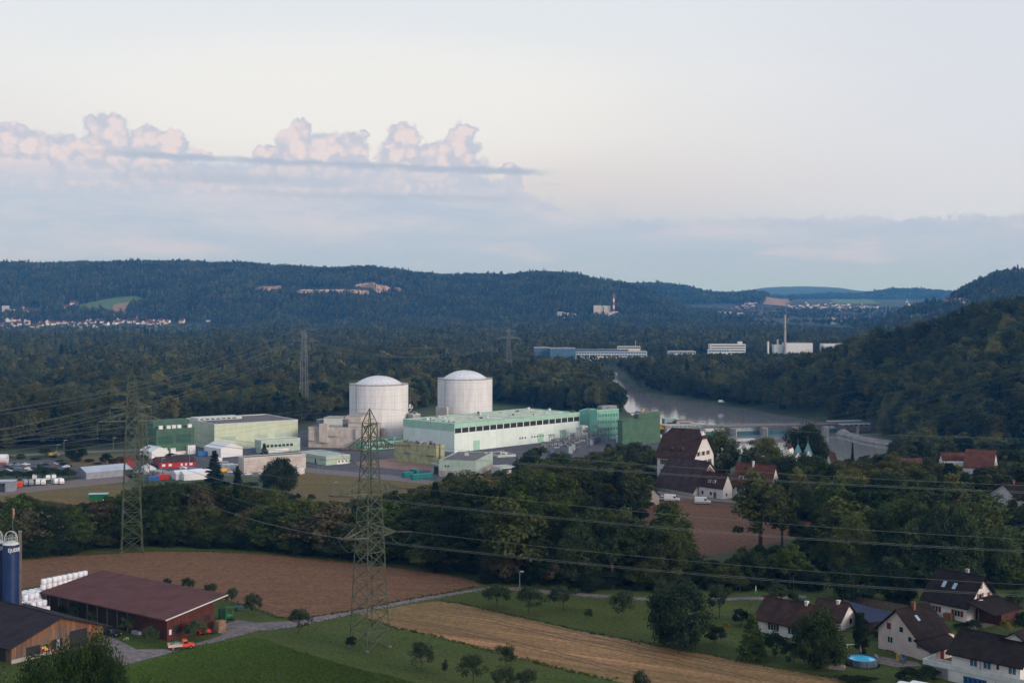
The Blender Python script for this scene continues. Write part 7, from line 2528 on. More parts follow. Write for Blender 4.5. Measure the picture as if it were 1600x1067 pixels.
# orchard and lawn
PB(467, 990, 946, 38, 'orchard', 'round olive-like tree alone at the roadside left of the lawn pylon')
PB(777, 950, 914, 52, 'flat', 'flat-topped fruit tree, first along the field road')
PB(827, 959, 911, 48, 'orchard', 'round fruit tree, second along the field road')
PB(880, 953, 911, 49, 'orchard', 'broad fruit tree with a pale trunk, third along the field road')
PB(972, 968, 919, 45, 'orchard', 'round dark fruit tree left of the huge dark tree')
PB(920, 968, 950, 13, 'shrub', 'tiny sapling on the lawn between two fruit trees')
PB(1064, 1014, 903, 104, 'dense', 'huge dark rounded tree at the edge of the stubble field')
PB(1036, 960, 905, 44, 'orchard', 'grey-green tree peeping out behind the huge dark tree')
PB(1124, 966, 907, 38, 'orchard', 'slim oval tree right of the huge dark tree')
PB(1158, 977, 948, 32, 'darkshrub', 'clipped dark round bush on the lawn', 'bush', 'bush')
PB(1134, 988, 970, 16, 'yellowshrub', 'yellow-leaved bush beside the huge dark tree', 'bush', 'bush')
PB(1118, 1006, 972, 36, 'darkshrub', 'dark loose bush at the right foot of the huge dark tree', 'bush', 'bush')
PB(1176, 1032, 956, 56, 'thuja', 'green pyramidal conifer left of the bungalow')
PB(1210, 1028, 985, 44, 'darkshrub', 'dark shrub mass in front of the bungalow wall', 'bush', 'bush')
PB(1240, 1040, 1000, 40, 'darkshrub', 'dark shrub at the foot of the big garden tree', 'bush', 'bush')
PB(1284, 1046, 944, 88, 'bushy', 'big round garden tree between the bungalow and the pool')
PB(1345, 1024, 957, 27, 'cypress', 'dark slim cypress behind the swimming pool')
PB(1338, 938, 880, 90, 'dense', 'very dark spreading tree behind the solar shed')
PB(1402, 944, 885, 60, 'dense', 'very dark tree left of the white house with red shutters')
PB(1220, 948, 912, 60, 'shrub', 'grey-green hedge bush behind the bungalow ridge', 'bush', 'bush')
PB(1250, 952, 938, 40, 'darkshrub', 'low dark hedge bush right behind the bungalow', 'bush', 'bush')
PB(1520, 985, 966, 34, 'darkshrub', 'dark bush below the white house with red shutters', 'bush', 'bush')
PB(1500, 984, 972, 24, 'darkshrub', 'small dark bush by the pink house corner', 'bush', 'bush')
PB(1573, 990, 964, 24, 'yellowshrub', 'yellow-green bush by the driveway', 'bush', 'bush')
PB(1590, 964, 920, 50, 'orchard', 'grey-green tree at the right edge by the lean-to roof')
PB(1597, 992, 950, 30, 'darkshrub', 'dark bush at the right edge above the blue shuttered wing', 'bush', 'bush')
PB(1478, 1012, 1000, 26, 'darkshrub', 'clipped hedge beside the terrace wall', 'bush', 'bush')
PB(1424, 1066, 1042, 54, 'darkshrub', 'dark hedge bush below the pool lawn', 'bush', 'bush')
PB(1452, 1062, 1040, 40, 'darkshrub', 'dark hedge bush beside the blue garage doors', 'bush', 'bush')
PB(1365, 998, 985, 24, 'shrub', 'green bush behind the pool by the pink house', 'bush', 'bush')
PB(1340, 1066, 1056, 60, 'darkshrub', 'low dark hedge at the lower edge left of the motorhomes', 'bush', 'bush')
PB(548, 1014, 991, 18, 'darkshrub', 'dark bush at the foot of the lawn pylon', 'bush', 'bush')
PB(659, 1046, 1000, 44, 'orchard', 'olive-like tree right of the lawn pylon')
PB(695, 1055, 1029, 11, 'shrub', 'thin sapling right of the lawn pylon')
PB(739, 1072, 1016, 43, 'orchard', 'round orchard tree at the lower edge, darker')
PB(790, 1044, 1003, 36, 'orchard', 'orchard tree beside the tip of the stubble field')
PB(786, 1090, 1036, 46, 'orchard', 'orchard tree cut by the lower edge')
PB(822, 1086, 1042, 40, 'orchard', 'second orchard tree cut by the lower edge')
PB(1003, 1092, 1048, 36, 'orchard', 'treetop poking up at the lower edge over the stubble')
for i, (px, bot, top, w) in enumerate([(262, 918, 903, 16), (295, 922, 902, 24), (328, 928, 911, 28), (361, 944, 917, 26), (396, 960, 926, 28), (272, 1002, 972, 0), (240, 1010, 972, 0)]):
    if w:
        PB(px, bot, top, w, 'shrub', f'grey-green shrub behind the long barn, number {i+1} of the row from the bales' if False else ['small', 'feathery', 'broad', 'round', 'tall'][i] + ' grey-green shrub in the row behind the long barn', 'bush', 'bush')
PB(305, 1000, 966, 38, 'shrub', 'big grey-green shrub against the end wall of the long barn', 'bush', 'bush')
PB(237, 1004, 978, 26, 'shrub', 'dry shrub at the dark corner of the long barn', 'bush', 'bush')
PB(204, 988, 958, 36, 'shrub', 'shrub against the board wall of the long barn beside the black car', 'bush', 'bush')
PB(124, 968, 938, 42, 'darkshrub', 'dark shrub against the barn boards next to the bales', 'bush', 'bush')
PB(100, 962, 940, 30, 'darkshrub', 'dark bush at the foot of the white bales', 'bush', 'bush')
PB(145, 974, 954, 26, 'shrub', 'thin shrub against the barn boards behind the wooden barn', 'bush', 'bush')
# very close trees, lower left
for px, top, Y, w, lb in [(150, 1000, 160, 118, 'dark leafy tree close by, in front of the wooden barn doors'), (100, 1016, 158, 130, 'dark leafy bush close by, under the wooden barn banner'), (56, 1040, 152, 140, 'dark leafy treetop close by, under the wooden barn gable'),
                          (4, 1048, 150, 130, 'dark leafy treetop close by at the lower left corner'), (182, 1022, 158, 84, 'dark leafy bush close by at the edge of the yard'), (232, 1056, 150, 44, 'small dark treetop close by at the edge of the crop')]:
    x = (px - 800) / F * Y
    P_(px, top, Y, w, 'close', lb)
# singles near the plant and the river
P_(435, 706, 600, 62, 'bushy', 'big drooping willow-like tree in front of the concrete store')
P_(335, 703, 640, 38, 'conifer', 'tall dark poplar-like conifer among the containers')
P_(371, 727, 625, 22, 'conifer', 'small dark conifer right of the tall dark poplar-like one')
P_(413, 692, 775, 15, 'conifer', 'small blue-green conifer before the hall extension')
P_(830, 681, 560, 62, 'tall', 'tall dark tree in front of the low sage sheds')
P_(876, 700, 575, 50, 'broad', 'leafy tree below the transformer yard')
P_(965, 604, 1085, 30, 'tall', 'lone dark tree standing by the river behind the office block')
P_(952, 612, 1090, 26, 'tall', 'dark tree beside the lone river tree')
P_(117, 687, 748, 34, 'bushy', 'round tree on the green verge by the car park')
P_(72, 697, 770, 20, 'tall', 'tree with a dark crown by the yellow digger')
P_(85, 712, 765, 11, 'broad', 'small round tree right of the yellow digger tree')
P_(55, 714, 755, 20, 'broad', 'rounded tree at the car park edge')
P_(6, 715, 735, 11, 'broad', 'small round tree before the white horizontal tank')
P_(165, 705, 720, 19, 'broad', 'dark round tree left of the field edge pylon')
P_(187, 711, 720, 22, 'brown', 'brownish bush-like tree behind the field edge pylon')
P_(222, 709, 735, 22, 'broad', 'tree behind the lattice pylons near the red barracks')
P_(267, 707, 765, 18, 'brown', 'round brownish tree before the dark green building')
for i, px in enumerate((4, 26, 46, 66, 82, 98, 108)):
    P_(px, [735, 734, 735, 726, 729, 731, 730][i], 672, [24, 30, 24, 32, 28, 22, 26][i], 'broad', 'low hedge tree between the car park and the caravans', group='hedge trees by the car park')
P_(1127, 667, 500, 66, 'bushy', 'big rounded tree right against the mansion gable')
P_(1108, 676, 520, 46, 'fresh', 'lighter tree behind the mansion gable')
P_(1196, 683, 490, 66, 'bushy', 'big dome-shaped tree by the river, right of the mansion')
P_(1166, 694, 470, 20, 'tall', 'small dark tree between the two big rounded village trees')
P_(1264, 659, 560, 76, 'bushy', 'broad spreading tree standing before the weir')
P_(1332, 690, 530, 8, 'conifer', 'small dark conifer against the river below the bank wall')
P_(1232, 707, 455, 66, 'bushy', 'leafy tree in front of the chapel')
P_(1260, 705, 462, 46, 'broad', 'leafy tree hiding the foot of the chapel')
P_(1284, 712, 440, 60, 'fresh', 'bright leafy tree right of the chapel')
P_(1188, 727, 345, 80, 'tall', 'airy dark tree standing up before the red-roofed house')
P_(1222, 748, 352, 50, 'tall', 'airy dark tree beside the bigger airy one')
P_(1304, 742, 360, 62, 'fresh', 'fresh green tree at the right end of the brown field')
P_(1045, 784, 335, 78, 'fresh', 'bright green rounded tree in front of the brown field')
P_(986, 772, 340, 42, 'conifer', 'dark conifer at the left end of the brown field')
P_(930, 800, 330, 40, 'brown', 'bare brownish tree with a pale trunk at the wood edge')
P_(760, 790, 340, 50, 'broad', 'rounded tree at the tip of the ploughed field')

for i, (px, top, Y, w) in enumerate([(140, 716, 745, 16), (152, 722, 735, 14), (176, 716, 728, 14), (204, 712, 740, 18), (240, 722, 712, 16), (258, 736, 690, 14), (100, 722, 728, 16), (94, 718, 745, 14), (32, 708, 760, 16), (16, 712, 765, 14), (208, 738, 668, 22), (230, 752, 655, 24), (290, 756, 650, 26), (312, 752, 648, 24), (352, 752, 640, 24), (390, 752, 640, 26)]):
    P_(px, top, Y, w, ['bushy', 'tall', 'broad', 'fresh'][i % 4], 'bushy tree filling gaps between the sheds and lanes of the left yard', group='trees of the left yard')

# mass of trees: skyline limits in photo points
LIM = np.array([(-400, 790), (0, 784), (40, 772), (100, 788), (150, 786), (190, 768), (240, 750), (300, 756), (330, 752), (400, 760), (440, 764), (470, 784), (540, 784), (600, 770), (660, 755), (700, 742), (760, 734), (800, 730), (840, 722),
                (880, 712), (920, 716), (960, 706), (1000, 728), (1030, 742), (1080, 760)], float)
LIMR = np.array([(890, 800), (900, 770), (930, 778), (960, 775), (1000, 800), (1060, 800), (1070, 866), (1142, 866), (1150, 840), (1180, 850), (1285, 850), (1296, 775), (1330, 765), (1400, 752), (1470, 745), (1530, 765), (1543, 818), (1610, 824), (1900, 800)], float)
LIMV = np.array([(1225, 735), (1260, 722), (1290, 728), (1330, 716), (1390, 706), (1402, 718), (1440, 716), (1465, 718), (1500, 724), (1558, 724), (1570, 712), (1600, 700), (1900, 690)], float)
LIMW = np.array([(1225, 760), (1260, 745), (1330, 735), (1400, 728), (1460, 724), (1500, 733), (1535, 740), (1543, 812), (1612, 818), (1620, 720), (1900, 690)], float)


def scatter(n, x0, x1, y0, y1, dmin, test, seed):
    r = random.Random(seed)
    out = []
    cell = {}
    for _ in range(n):
        y = y0 + (y1 - y0) * r.random()
        x = r.uniform(x0, x1)
        if not test(x, y):
            continue
        k_ = (int(x // dmin), int(y // dmin))
        if any(math.hypot(x - a, y - b) < dmin for i in (-1, 0, 1) for j in (-1, 0, 1) for a, b in cell.get((k_[0] + i, k_[1] + j), [])):
            continue
        cell.setdefault(k_, []).append((x, y))
        out.append((x, y))
    return out


rt = random.Random(21)


def mass(pts, lim, hmin, hmax, kinds, label, group, w=(.55, .8), slack=16):
    for x, y in pts:
        p_ = 800 + F * x / y
        z = ht(x, y)
        top = np.interp(p_, lim[:, 0], lim[:, 1]) + rt.uniform(-5, slack)
        h = min(CZ - (top - HY) / F * y - z, rt.uniform(hmax * .8, hmax))
        if h < hmin:
            continue
        kd = rt.choice(kinds)
        ww = h * rt.uniform(*w)
        if kd in ('conifer', 'pine'):
            ww *= .7
        TREES.append((x, y, z, h, max(ww, 4.0), kd, {'broad': 'round-crowned broadleaf tree ', 'tall': 'high oval broadleaf tree ', 'fresh': 'lighter green leafy tree ', 'conifer': 'dark conifer ', 'brown': 'thin brownish tree ', 'dense': 'dense dark tree ', 'bushy': 'full-skirted leafy tree '}[kd] + label, 'tree', 'tree', group))


KB = ['broad', 'bushy', 'tall', 'tall', 'fresh', 'broad', 'tall', 'conifer', 'dense', 'bushy', 'broad', 'tall', 'fresh', 'brown']
pxof = lambda x, y: 800 + F * x / y
# front row of the belt behind the ploughed field
edge = [(20, 874), (100, 866), (190, 858), (250, 855), (330, 858), (420, 863), (500, 871), (560, 878), (640, 885), (700, 893), (750, 905), (800, 915)]
for i in range(64):
    px = -20 + i * 13.2 + rt.uniform(-4, 4)
    bot = np.interp(px, [e[0] for e in edge], [e[1] for e in edge])
    y = (CZ - T) * F / (bot - HY) + rt.uniform(3.5, 9)
    if 182 < px < 226:
        y += 9
    x = (px - 800) / F * y
    mass([(x, y)], np.array([(-100, 782), (900, 776)], float), 3, rt.choice([12, 16, 19, 21]), KB, 'in the front row of the wood along the ploughed field', 'front row trees of the wood', (.75, 1.15), 34)
mass(scatter(4000, -240, 60, 360, 600, 9.5, lambda x, y: -60 < pxof(x, y) < 900 and y > 362 and not (y > 560 and pxof(x, y) < 190) and not (560 < y and 455 < pxof(x, y) < 690), 1), LIM, 4, 21, KB, 'inside the wooded bank below the power plant', 'trees of the wooded bank', (.7, 1.0), 10)
mass(scatter(3000, 20, 110, 560, 760, 10, lambda x, y: 860 < pxof(x, y) < 1030 and y < 720, 2), np.array([(860, 712), (900, 716), (960, 692), (1000, 690), (1030, 700)], float), 4, 20, KB, 'on the bank between the mansion and the switchyard', 'trees below the switchyard', (.6, .9), 18)
# belt right, behind the field road
mass(scatter(5000, 12, 200, 303, 345, 6.2, lambda x, y: 905 < pxof(x, y) < 1760 and y > 301 + (14 if 1240 < pxof(x, y) < 1390 else 0), 3), LIMR, 4, 20, KB, 'in the dark belt along the field road', 'trees of the belt by the road', (.5, .85), 30)
mass(scatter(3000, -10, 60, 318, 420, 8, lambda x, y: 800 < pxof(x, y) < 905 + (y < 345) * 20, 4), np.array([(780, 740), (900, 760), (960, 785)], float), 4, 20, KB, 'in the wood at the end of the ploughed field', 'trees at the end of the ploughed field', (.55, .85), 24)
# low undergrowth at the right belt foot
mass(scatter(400, 10, 130, 299, 303, 5, lambda x, y: 820 < pxof(x, y) < 1240, 5), np.array([(800, 905), (1300, 900)], float), 1.5, 4.5, ['dense', 'broad', 'dense'], 'low at the foot of the wood beside the field road', 'low trees beside the field road', (.9, 1.4), 12)
# village and right side
SV = scatter(4000, 90, 330, 350, 640, 8.5, lambda x, y: (1290 < pxof(x, y) < 1760) or (1225 < pxof(x, y) and y > 400), 6)
mass([q for q in SV if q[1] < 405], LIMW, 3, 19, KB + ['fresh'], 'among the houses right of the chapel', 'trees among the right-hand houses', (.65, .95), 12)
mass([q for q in SV if q[1] >= 405 and not (1462 < pxof(*q) < 1562 and q[1] > 455) and not (1395 < pxof(*q) < 1445 and q[1] > 495)], LIMV, 3, 19, KB + ['fresh'], 'among the houses right of the chapel', 'trees among the right-hand houses', (.65, .95), 9)
mass(scatter(900, 30, 80, 385, 520, 8, lambda x, y: 905 < pxof(x, y) < (1022 if y > 465 else 985), 18), np.array([(880, 715), (960, 712), (1000, 722), (1015, 745), (1025, 752)], float), 3, 18, KB, 'left of the mansion', 'trees left of the mansion', (.65, 1.0), 16)
mass(scatter(1200, 45, 130, 500, 700, 11, lambda x, y: 1090 < pxof(x, y) < 1225, 7), np.array([(1080, 700), (1130, 715), (1160, 745), (1225, 735)], float), 4, 15, KB, 'on the river bank behind the mansion', 'trees on the river bank', (.6, .9), 20)
mass(scatter(500, 20, 80, 400, 470, 8, lambda x, y: 900 < pxof(x, y) < 975, 8), np.array([(880, 720), (960, 735), (985, 770)], float), 4, 18, KB, 'left of the big barn', 'trees left of the big barn', (.6, .9), 20)

TREES.sort(key=lambda q: (q[6].endswith(tuple('')) , -(q[3] * q[4]) / q[1] ** 2)) if False else None
named = [q for q in TREES if q[9] is None or 'hedge' in q[9] or 'left yard' in q[9]]
massed = sorted([q for q in TREES if not (q[9] is None or 'hedge' in q[9] or 'left yard' in q[9])], key=lambda q: q[1])
massed = [q for q in massed if -40 < pxof(q[0], q[1]) < 1640] + [q for q in massed if not -40 < pxof(q[0], q[1]) < 1640]
keep = max(0, 296 - len(named))
single, rest = named + massed[:keep], massed[keep:]
print('trees', len(named), len(massed), len(single))
rq = random.Random(77)
cnt = {}
for (x, y, z, h, w, kind, label, name, cat, group) in single:
    lst = PROTO[kind]
    k_ = cnt.get(kind, 0); cnt[kind] = k_ + 1
    c, tr, H, W = lst[(k_ + rq.randrange(2)) % len(lst)]
    o = bpy.data.objects.new(name, None)
    COL.objects.link(o)
    o.location = (x, y, z)
    o.rotation_euler = (0, 0, rq.uniform(0, 6.28))
    o.scale = (w / W, w / W, h / H)
    tag(o, label, cat, group)
    for nm, me in (('crown', c), ('trunk', tr)):
        k2 = bpy.data.objects.new(nm, me)
        COL.objects.link(k2); k2.parent = o


# ------------------------------------------------------------------ forests: nobody could count them
def far_proto(seed, kind, mat, bark, H, W, ncl, nlf, ls):
    c, cs = crown_mesh('forest_tree', seed, kind, H, W, ncl, nlf, ls, mat)
    m = MB()
    m.tube((0, 0, -2), (0, 0, H * .8), .32, 5, .1, cap=False)
    n0 = len(c.vertices)
    co = np.empty(n0 * 3); c.vertices.foreach_get('co', co)
    vs = co.reshape(-1, 3).tolist() + [list(v) for v in m.v]
    fs = [tuple(range(i * 4, i * 4 + 4)) for i in range(n0 // 4)] + [tuple(i + n0 for i in f) for f in m.f]
    me = bpy.data.meshes.new('forest_tree')
    me.from_pydata(vs, [], fs)
    me.materials.append(mat); me.materials.append(bark)
    me.polygons.foreach_set('material_index', [0] * (n0 // 4) + [1] * len(m.f))
    bpy.data.meshes.remove(c)
    return bpy.data.objects.new('forest_tree', me)


FP = [far_proto(101, 'round', M_LEAFF, M_BARK, 20, 11, 30, 26, 1.9), far_proto(102, 'tall', M_LEAFF, M_BARK, 22, 9, 30, 26, 1.9), far_proto(103, 'round', M_LEAFF, M_BARK, 18, 12, 30, 26, 2.0),
      far_proto(104, 'tall', M_LEAFF, M_BARKP, 23, 8, 26, 26, 1.9), far_proto(105, 'conifer', M_NEEDLE, M_BARK, 24, 7.5, 34, 22, 1.8), far_proto(106, 'spread', M_LEAFF, M_BARKP, 23, 9, 20, 26, 1.9), far_proto(107, 'conifer', M_NEEDLE, M_BARK, 20, 7, 34, 22, 1.8)]
NP_ = [PROTO[k][i][0] for k, i in (('broad', 0), ('broad', 1), ('tall', 0), ('tall', 1), ('fresh', 0), ('conifer', 0), ('brown', 0), ('pine', 0), ('bushy', 0), ('brown', 1))]


def gn_tree(objs, name):
    ng = bpy.data.node_groups.new(name, 'GeometryNodeTree')
    ng.interface.new_socket('Geometry', in_out='INPUT', socket_type='NodeSocketGeometry')
    ng.interface.new_socket('Geometry', in_out='OUTPUT', socket_type='NodeSocketGeometry')
    N, L = ng.nodes, ng.links
    gi, go = N.new('NodeGroupInput'), N.new('NodeGroupOutput')
    jn = N.new('GeometryNodeJoinGeometry')
    for o in reversed(objs):                              # the join socket keeps the latest link first
        oi = N.new('GeometryNodeObjectInfo')
        oi.inputs['Object'].default_value = o
        oi.inputs['As Instance'].default_value = True
        L.new(oi.outputs['Geometry'], jn.inputs[0])
    ip = N.new('GeometryNodeInstanceOnPoints')
    L.new(gi.outputs[0], ip.inputs['Points'])
    L.new(jn.outputs[0], ip.inputs['Instance'])
    ip.inputs['Pick Instance'].default_value = True

    def att(nm, ty):
        a = N.new('GeometryNodeInputNamedAttribute'); a.data_type = ty
        a.inputs['Name'].default_value = nm
        return a.outputs[0]
    L.new(att('pick', 'INT'), ip.inputs['Instance Index'])
    L.new(att('size', 'FLOAT_VECTOR'), ip.inputs['Scale'])
    L.new(att('turn', 'FLOAT_VECTOR'), ip.inputs['Rotation'])
    L.new(ip.outputs[0], go.inputs[0])
    return ng


GNF = gn_tree(FP, 'forest_far')


def forest(name, label, P, S, I, ng=None):
    n = len(P)
    me = bpy.data.meshes.new(name)
    me.vertices.add(n)
    me.vertices.foreach_set('co', np.asarray(P, float).ravel())
    a = me.attributes.new('size', 'FLOAT_VECTOR', 'POINT'); a.data.foreach_set('vector', np.asarray(S, float).ravel())
    R = np.zeros((n, 3)); R[:, 2] = rng.uniform(0, 6.28, n); R[:, :2] = rng.normal(0, .03, (n, 2))
    a = me.attributes.new('turn', 'FLOAT_VECTOR', 'POINT'); a.data.foreach_set('vector', R.ravel())
    a = me.attributes.new('pick', 'INT', 'POINT'); a.data.foreach_set('value', np.asarray(I, int).ravel())
    o = bpy.data.objects.new(name, me)
    COL.objects.link(o)
    md = o.modifiers.new('trees', 'NODES')
    md.node_group = ng or GNF
    o['kind'] = 'stuff'
    o['label'] = label
    o['category'] = 'forest'
    return o


def jgrid(px0, px1, y0, y1, d0, d1=None):
    """Jittered points over the wedge between two sight lines; spacing grows from d0 to d1."""
    out = []
    y = y0
    d1 = d1 or d0
    while y < y1:
        d = d0 + (d1 - d0) * (y - y0) / (y1 - y0)
        xs_ = np.arange((px0 - 800) / F * y, (px1 - 800) / F * y, d)
        out.append(np.stack([xs_ + rng.uniform(-.45, .45, len(xs_)) * d, np.full(len(xs_), y) + rng.uniform(-.45, .45, len(xs_)) * d], 1))
        y += d * .9
    return np.concatenate(out)


def cull(P, polys, margin=0):
    k = np.ones(len(P), bool)
    for q in polys:
        k &= ~inpoly(P[:, 0], P[:, 1], q)
    return P[k]


def finish(P, hs=(.75, 1.15), lim=None, conif=.06):
    z = HT(P[:, 0], P[:, 1])
    n = len(P)
    s = rng.uniform(*hs, n) * np.where(rng.uniform(size=n) < .1, 1.22, 1.0)
    # stands of taller, shorter and differently mixed trees
    st = wob(P[:, 0], P[:, 1], 55)
    s = s * (1 + .18 * st)
    if lim is not None:
        px_ = 800 + F * P[:, 0] / P[:, 1]
        top = np.interp(px_, lim[:, 0], lim[:, 1]) + rng.uniform(-1, 4, n)
        hmax = CZ - (top - HY) / F * P[:, 1] - z
        s = np.minimum(s, hmax / 22)
    ok = s > .22
    P, z, s, st = P[ok], z[ok], s[ok], st[ok]
    n = len(P)
    I = rng.choice([0, 1, 2, 3, 5], n)
    co = rng.uniform(size=n) < conif * (1 + 1.6 * wob(P[:, 0] + 400, P[:, 1], 90))
    I[co] = rng.choice([4, 6], co.sum())
    w = s * rng.uniform(.85, 1.2, n)
    return np.stack([P[:, 0], P[:, 1], z - .3], 1), np.stack([w, w, s], 1), I


def recol(me, mat):
    c = me.copy()
    c.materials[0] = mat
    return c


near_objs = [bpy.data.objects.new('wood_tree', me if me.materials[0] in (M_NEEDLE, M_LEAFB) else recol(me, M_LEAFF)) for me in NP_]
gnn = gn_tree(near_objs, 'forest_near')
# the plant and its clearings
PLANT = [g(*p, 0) for p in [(-400, 760), (-400, 708), (-100, 704), (120, 701), (222, 692), (252, 676), (290, 668), (470, 664), (520, 650), (600, 642), (640, 642), (690, 630), (770, 628), (830, 636), (905, 646), (960, 646), (985, 650), (1060, 660), (1100, 720), (1100, 800), (-400, 800)]]
LIMF = np.array([(-400, 512), (0, 512), (330, 509), (400, 500), (820, 500), (832, 558), (1015, 558), (1020, 552), (1100, 552), (1180, 550), (1205, 549), (1350, 550), (1352, 525), (1800, 500)], float)
P = jgrid(-80, 1780, 640, 1300, 8.5, 9.5)
px_ = 800 + F * P[:, 0] / P[:, 1]
P = P[~((P[:, 1] < 860) & (px_ > 215) & (px_ < 1360)) & ~((P[:, 1] < 800) & (px_ < 300))]
P = cull(P, [PLANT, FIELD4])
sdR = polydist(P[:, 0], P[:, 1], RIVER); inR = inpoly(P[:, 0], P[:, 1], RIVER)
hillx = np.interp(P[:, 1], [600, 750, 870, 1000, 1100, 1200, 1400], [330, 292, 252, 226, 203, 212, 330])
P = P[(~inR) & (sdR > 5.5)]
# keep the stretch by the weir and the near river bank open
px_ = 800 + F * P[:, 0] / P[:, 1]
hx_ = np.interp(P[:, 1], [600, 750, 870, 1000, 1100, 1200, 1400], [330, 292, 252, 226, 203, 212, 330])
P = P[~((P[:, 1] < 985) & (px_ > 1000) & (px_ < 1402) & (P[:, 0] < hx_ + 3))]
px_ = 800 + F * P[:, 0] / P[:, 1]
P = P[~((P[:, 1] < 1090) & (px_ > 940) & (px_ < 1000))]
S_ = finish(P, lim=np.array([(-400, 470), (800, 470), (905, 560), (940, 585), (975, 600), (985, 560), (1000, 553), (1020, 553), (1170, 553), (1180, 545), (1400, 470), (2000, 440)], float))
HWN = np.array([(16, 12), (16, 12), (18, 9), (18, 9), (16, 10), (18, 7), (14, 9), (20, 7), (11, 10), (23, 9)], float)
I = np.where(np.isin(S_[2], (4, 6)), 5, rng.choice([0, 1, 2, 3, 0, 1, 2, 3, 4, 7, 8, 8, 0], len(S_[2])))
hh = S_[1][:, 2] * 21; ww = S_[1][:, 0] * np.where(I == 5, 8.0, 12.5)
forest('wood', 'broad mixed forest behind the power plant and up the slope on the right', S_[0], np.stack([ww / HWN[I, 1], ww / HWN[I, 1], hh / HWN[I, 0]], 1), I, gnn)
P = jgrid(-80, 1450, 1300, 2750, 9, 12)
sdR = polydist(P[:, 0], P[:, 1], RIVER); inR = inpoly(P[:, 0], P[:, 1], RIVER)
P = P[(~inR) & (sdR > 5.5)]
PSI = [[((a - 800) / F * y0, y0), ((b - 800) / F * y0, y0), ((b - 800) / F * y1, y1), ((a - 800) / F * y1, y1)] for a, b, y0, y1 in [(828, 1016, 1860, 1990), (1042, 1092, 1940, 2000), (1100, 1170, 1940, 2010), (1195, 1275, 1975, 2040), (1280, 1346, 1980, 2040)]]
P = cull(P, PSI + [FIELD4])
near_ = P[P[:, 1] < 1990]; far_ = P[P[:, 1] >= 1990]
S1 = finish(near_, lim=np.array([(-400, 470), (820, 480), (832, 556), (1015, 556), (1020, 553), (1200, 551), (1345, 550), (1352, 525), (1800, 470)], float))
S2 = finish(far_, (.7, 1.05), lim=LIMF * [1, 0] + [0, 503])
forest('wood', 'flat forest beyond the reactors and around the white halls', *[np.concatenate([a, b]) for a, b in zip(S1, S2)])
P = jgrid(330, 1460, 2750, 3650, 12, 14)
V_ = jgrid(-60, 335, 2760, 3640, 30, 26)
V_ = finish(V_, (.3, .6), conif=.1)
forest('village_trees', 'garden trees and hedges between the houses of the far village', V_[0], V_[1] * [1.5, 1.5, 1], V_[2])
S_ = finish(P, (.65, 1.0), lim=np.array([(300, 508), (400, 501.5), (830, 500), (1000, 500), (1180, 503), (1300, 510), (1340, 512), (1500, 505), (1800, 500)], float))
forest('wood', 'dark far edge of the forest below the quarry hill', *S_)
QP = []
for q in QU:
    QP.append([hit(a, b) for a, b in q])
HOUS = [[(hit(a, b)[0], hit(a, b)[1]) for a, b in poly] for poly in ([(-5, 492), (62, 492), (62, 482), (-5, 480)], [(98, 487), (125, 480), (125, 472), (98, 478)], [(866, 499), (985, 499), (985, 494), (866, 493)])]
P = jgrid(-60, 1120, 3640, 4900, 10.5, 11)
P = cull(P, CLEAR + QP + HOUS)
p1 = 800 + F * P[:, 0] / P[:, 1]
P = P[~((p1 < 332) & (P[:, 1] < 3720))]
S_ = finish(P, (.7, 1.05), conif=.14)
forest('hill_forest', 'dense forest covering the long hill with the quarry', *S_)
P = jgrid(880, 1420, 5250, 7000, 15, 17)
zz = HT(P[:, 0], P[:, 1]); base_ = np.interp(P[:, 1], [4800, 5800, 6800], [45, 69, 96])
P = cull(P[zz > base_ + 14], CLEAR)
S_ = finish(P, (.9, 1.2), conif=.14)
forest('hill_forest', 'forest on the bluish hill behind the hill shoulder', S_[0], S_[1] * [1.5, 1.5, 1.0], S_[2])
P = jgrid(1120, 1560, 7650, 9000, 26, 28)
zz = HT(P[:, 0], P[:, 1])
P = P[zz > 98]
S_ = finish(P, (.9, 1.2))
forest('hill_forest', 'forest on the pale blue ridge closing the valley', S_[0], S_[1] * [2.3, 2.3, 1.0], S_[2])
P = jgrid(1330, 1700, 2500, 3700, 11, 12)
P = cull(P, CLEAR)
S_ = finish(P, (.7, 1.05), conif=.14)
p1 = 800 + F * S_[0][:, 0] / S_[0][:, 1]
py_ = HY + (CZ - S_[0][:, 2]) * F / S_[0][:, 1]
ok = ~((p1 > 1462) & (p1 < 1514) & (py_ > 470) & (py_ < 482))
forest('hill_forest', 'forest on the steep far hill at the right', S_[0][ok], S_[1][ok], S_[2][ok])
P = jgrid(1080, 1480, 3700, 5200, 22, 30)
P = P[wob(P[:, 0], P[:, 1], 130) > -.05]
S_ = finish(P, (.6, .9), conif=.2)
forest('woodland', 'patchy woodland on the valley floor before the far village', S_[0], S_[1] * [1.6, 1.6, .8], S_[2])
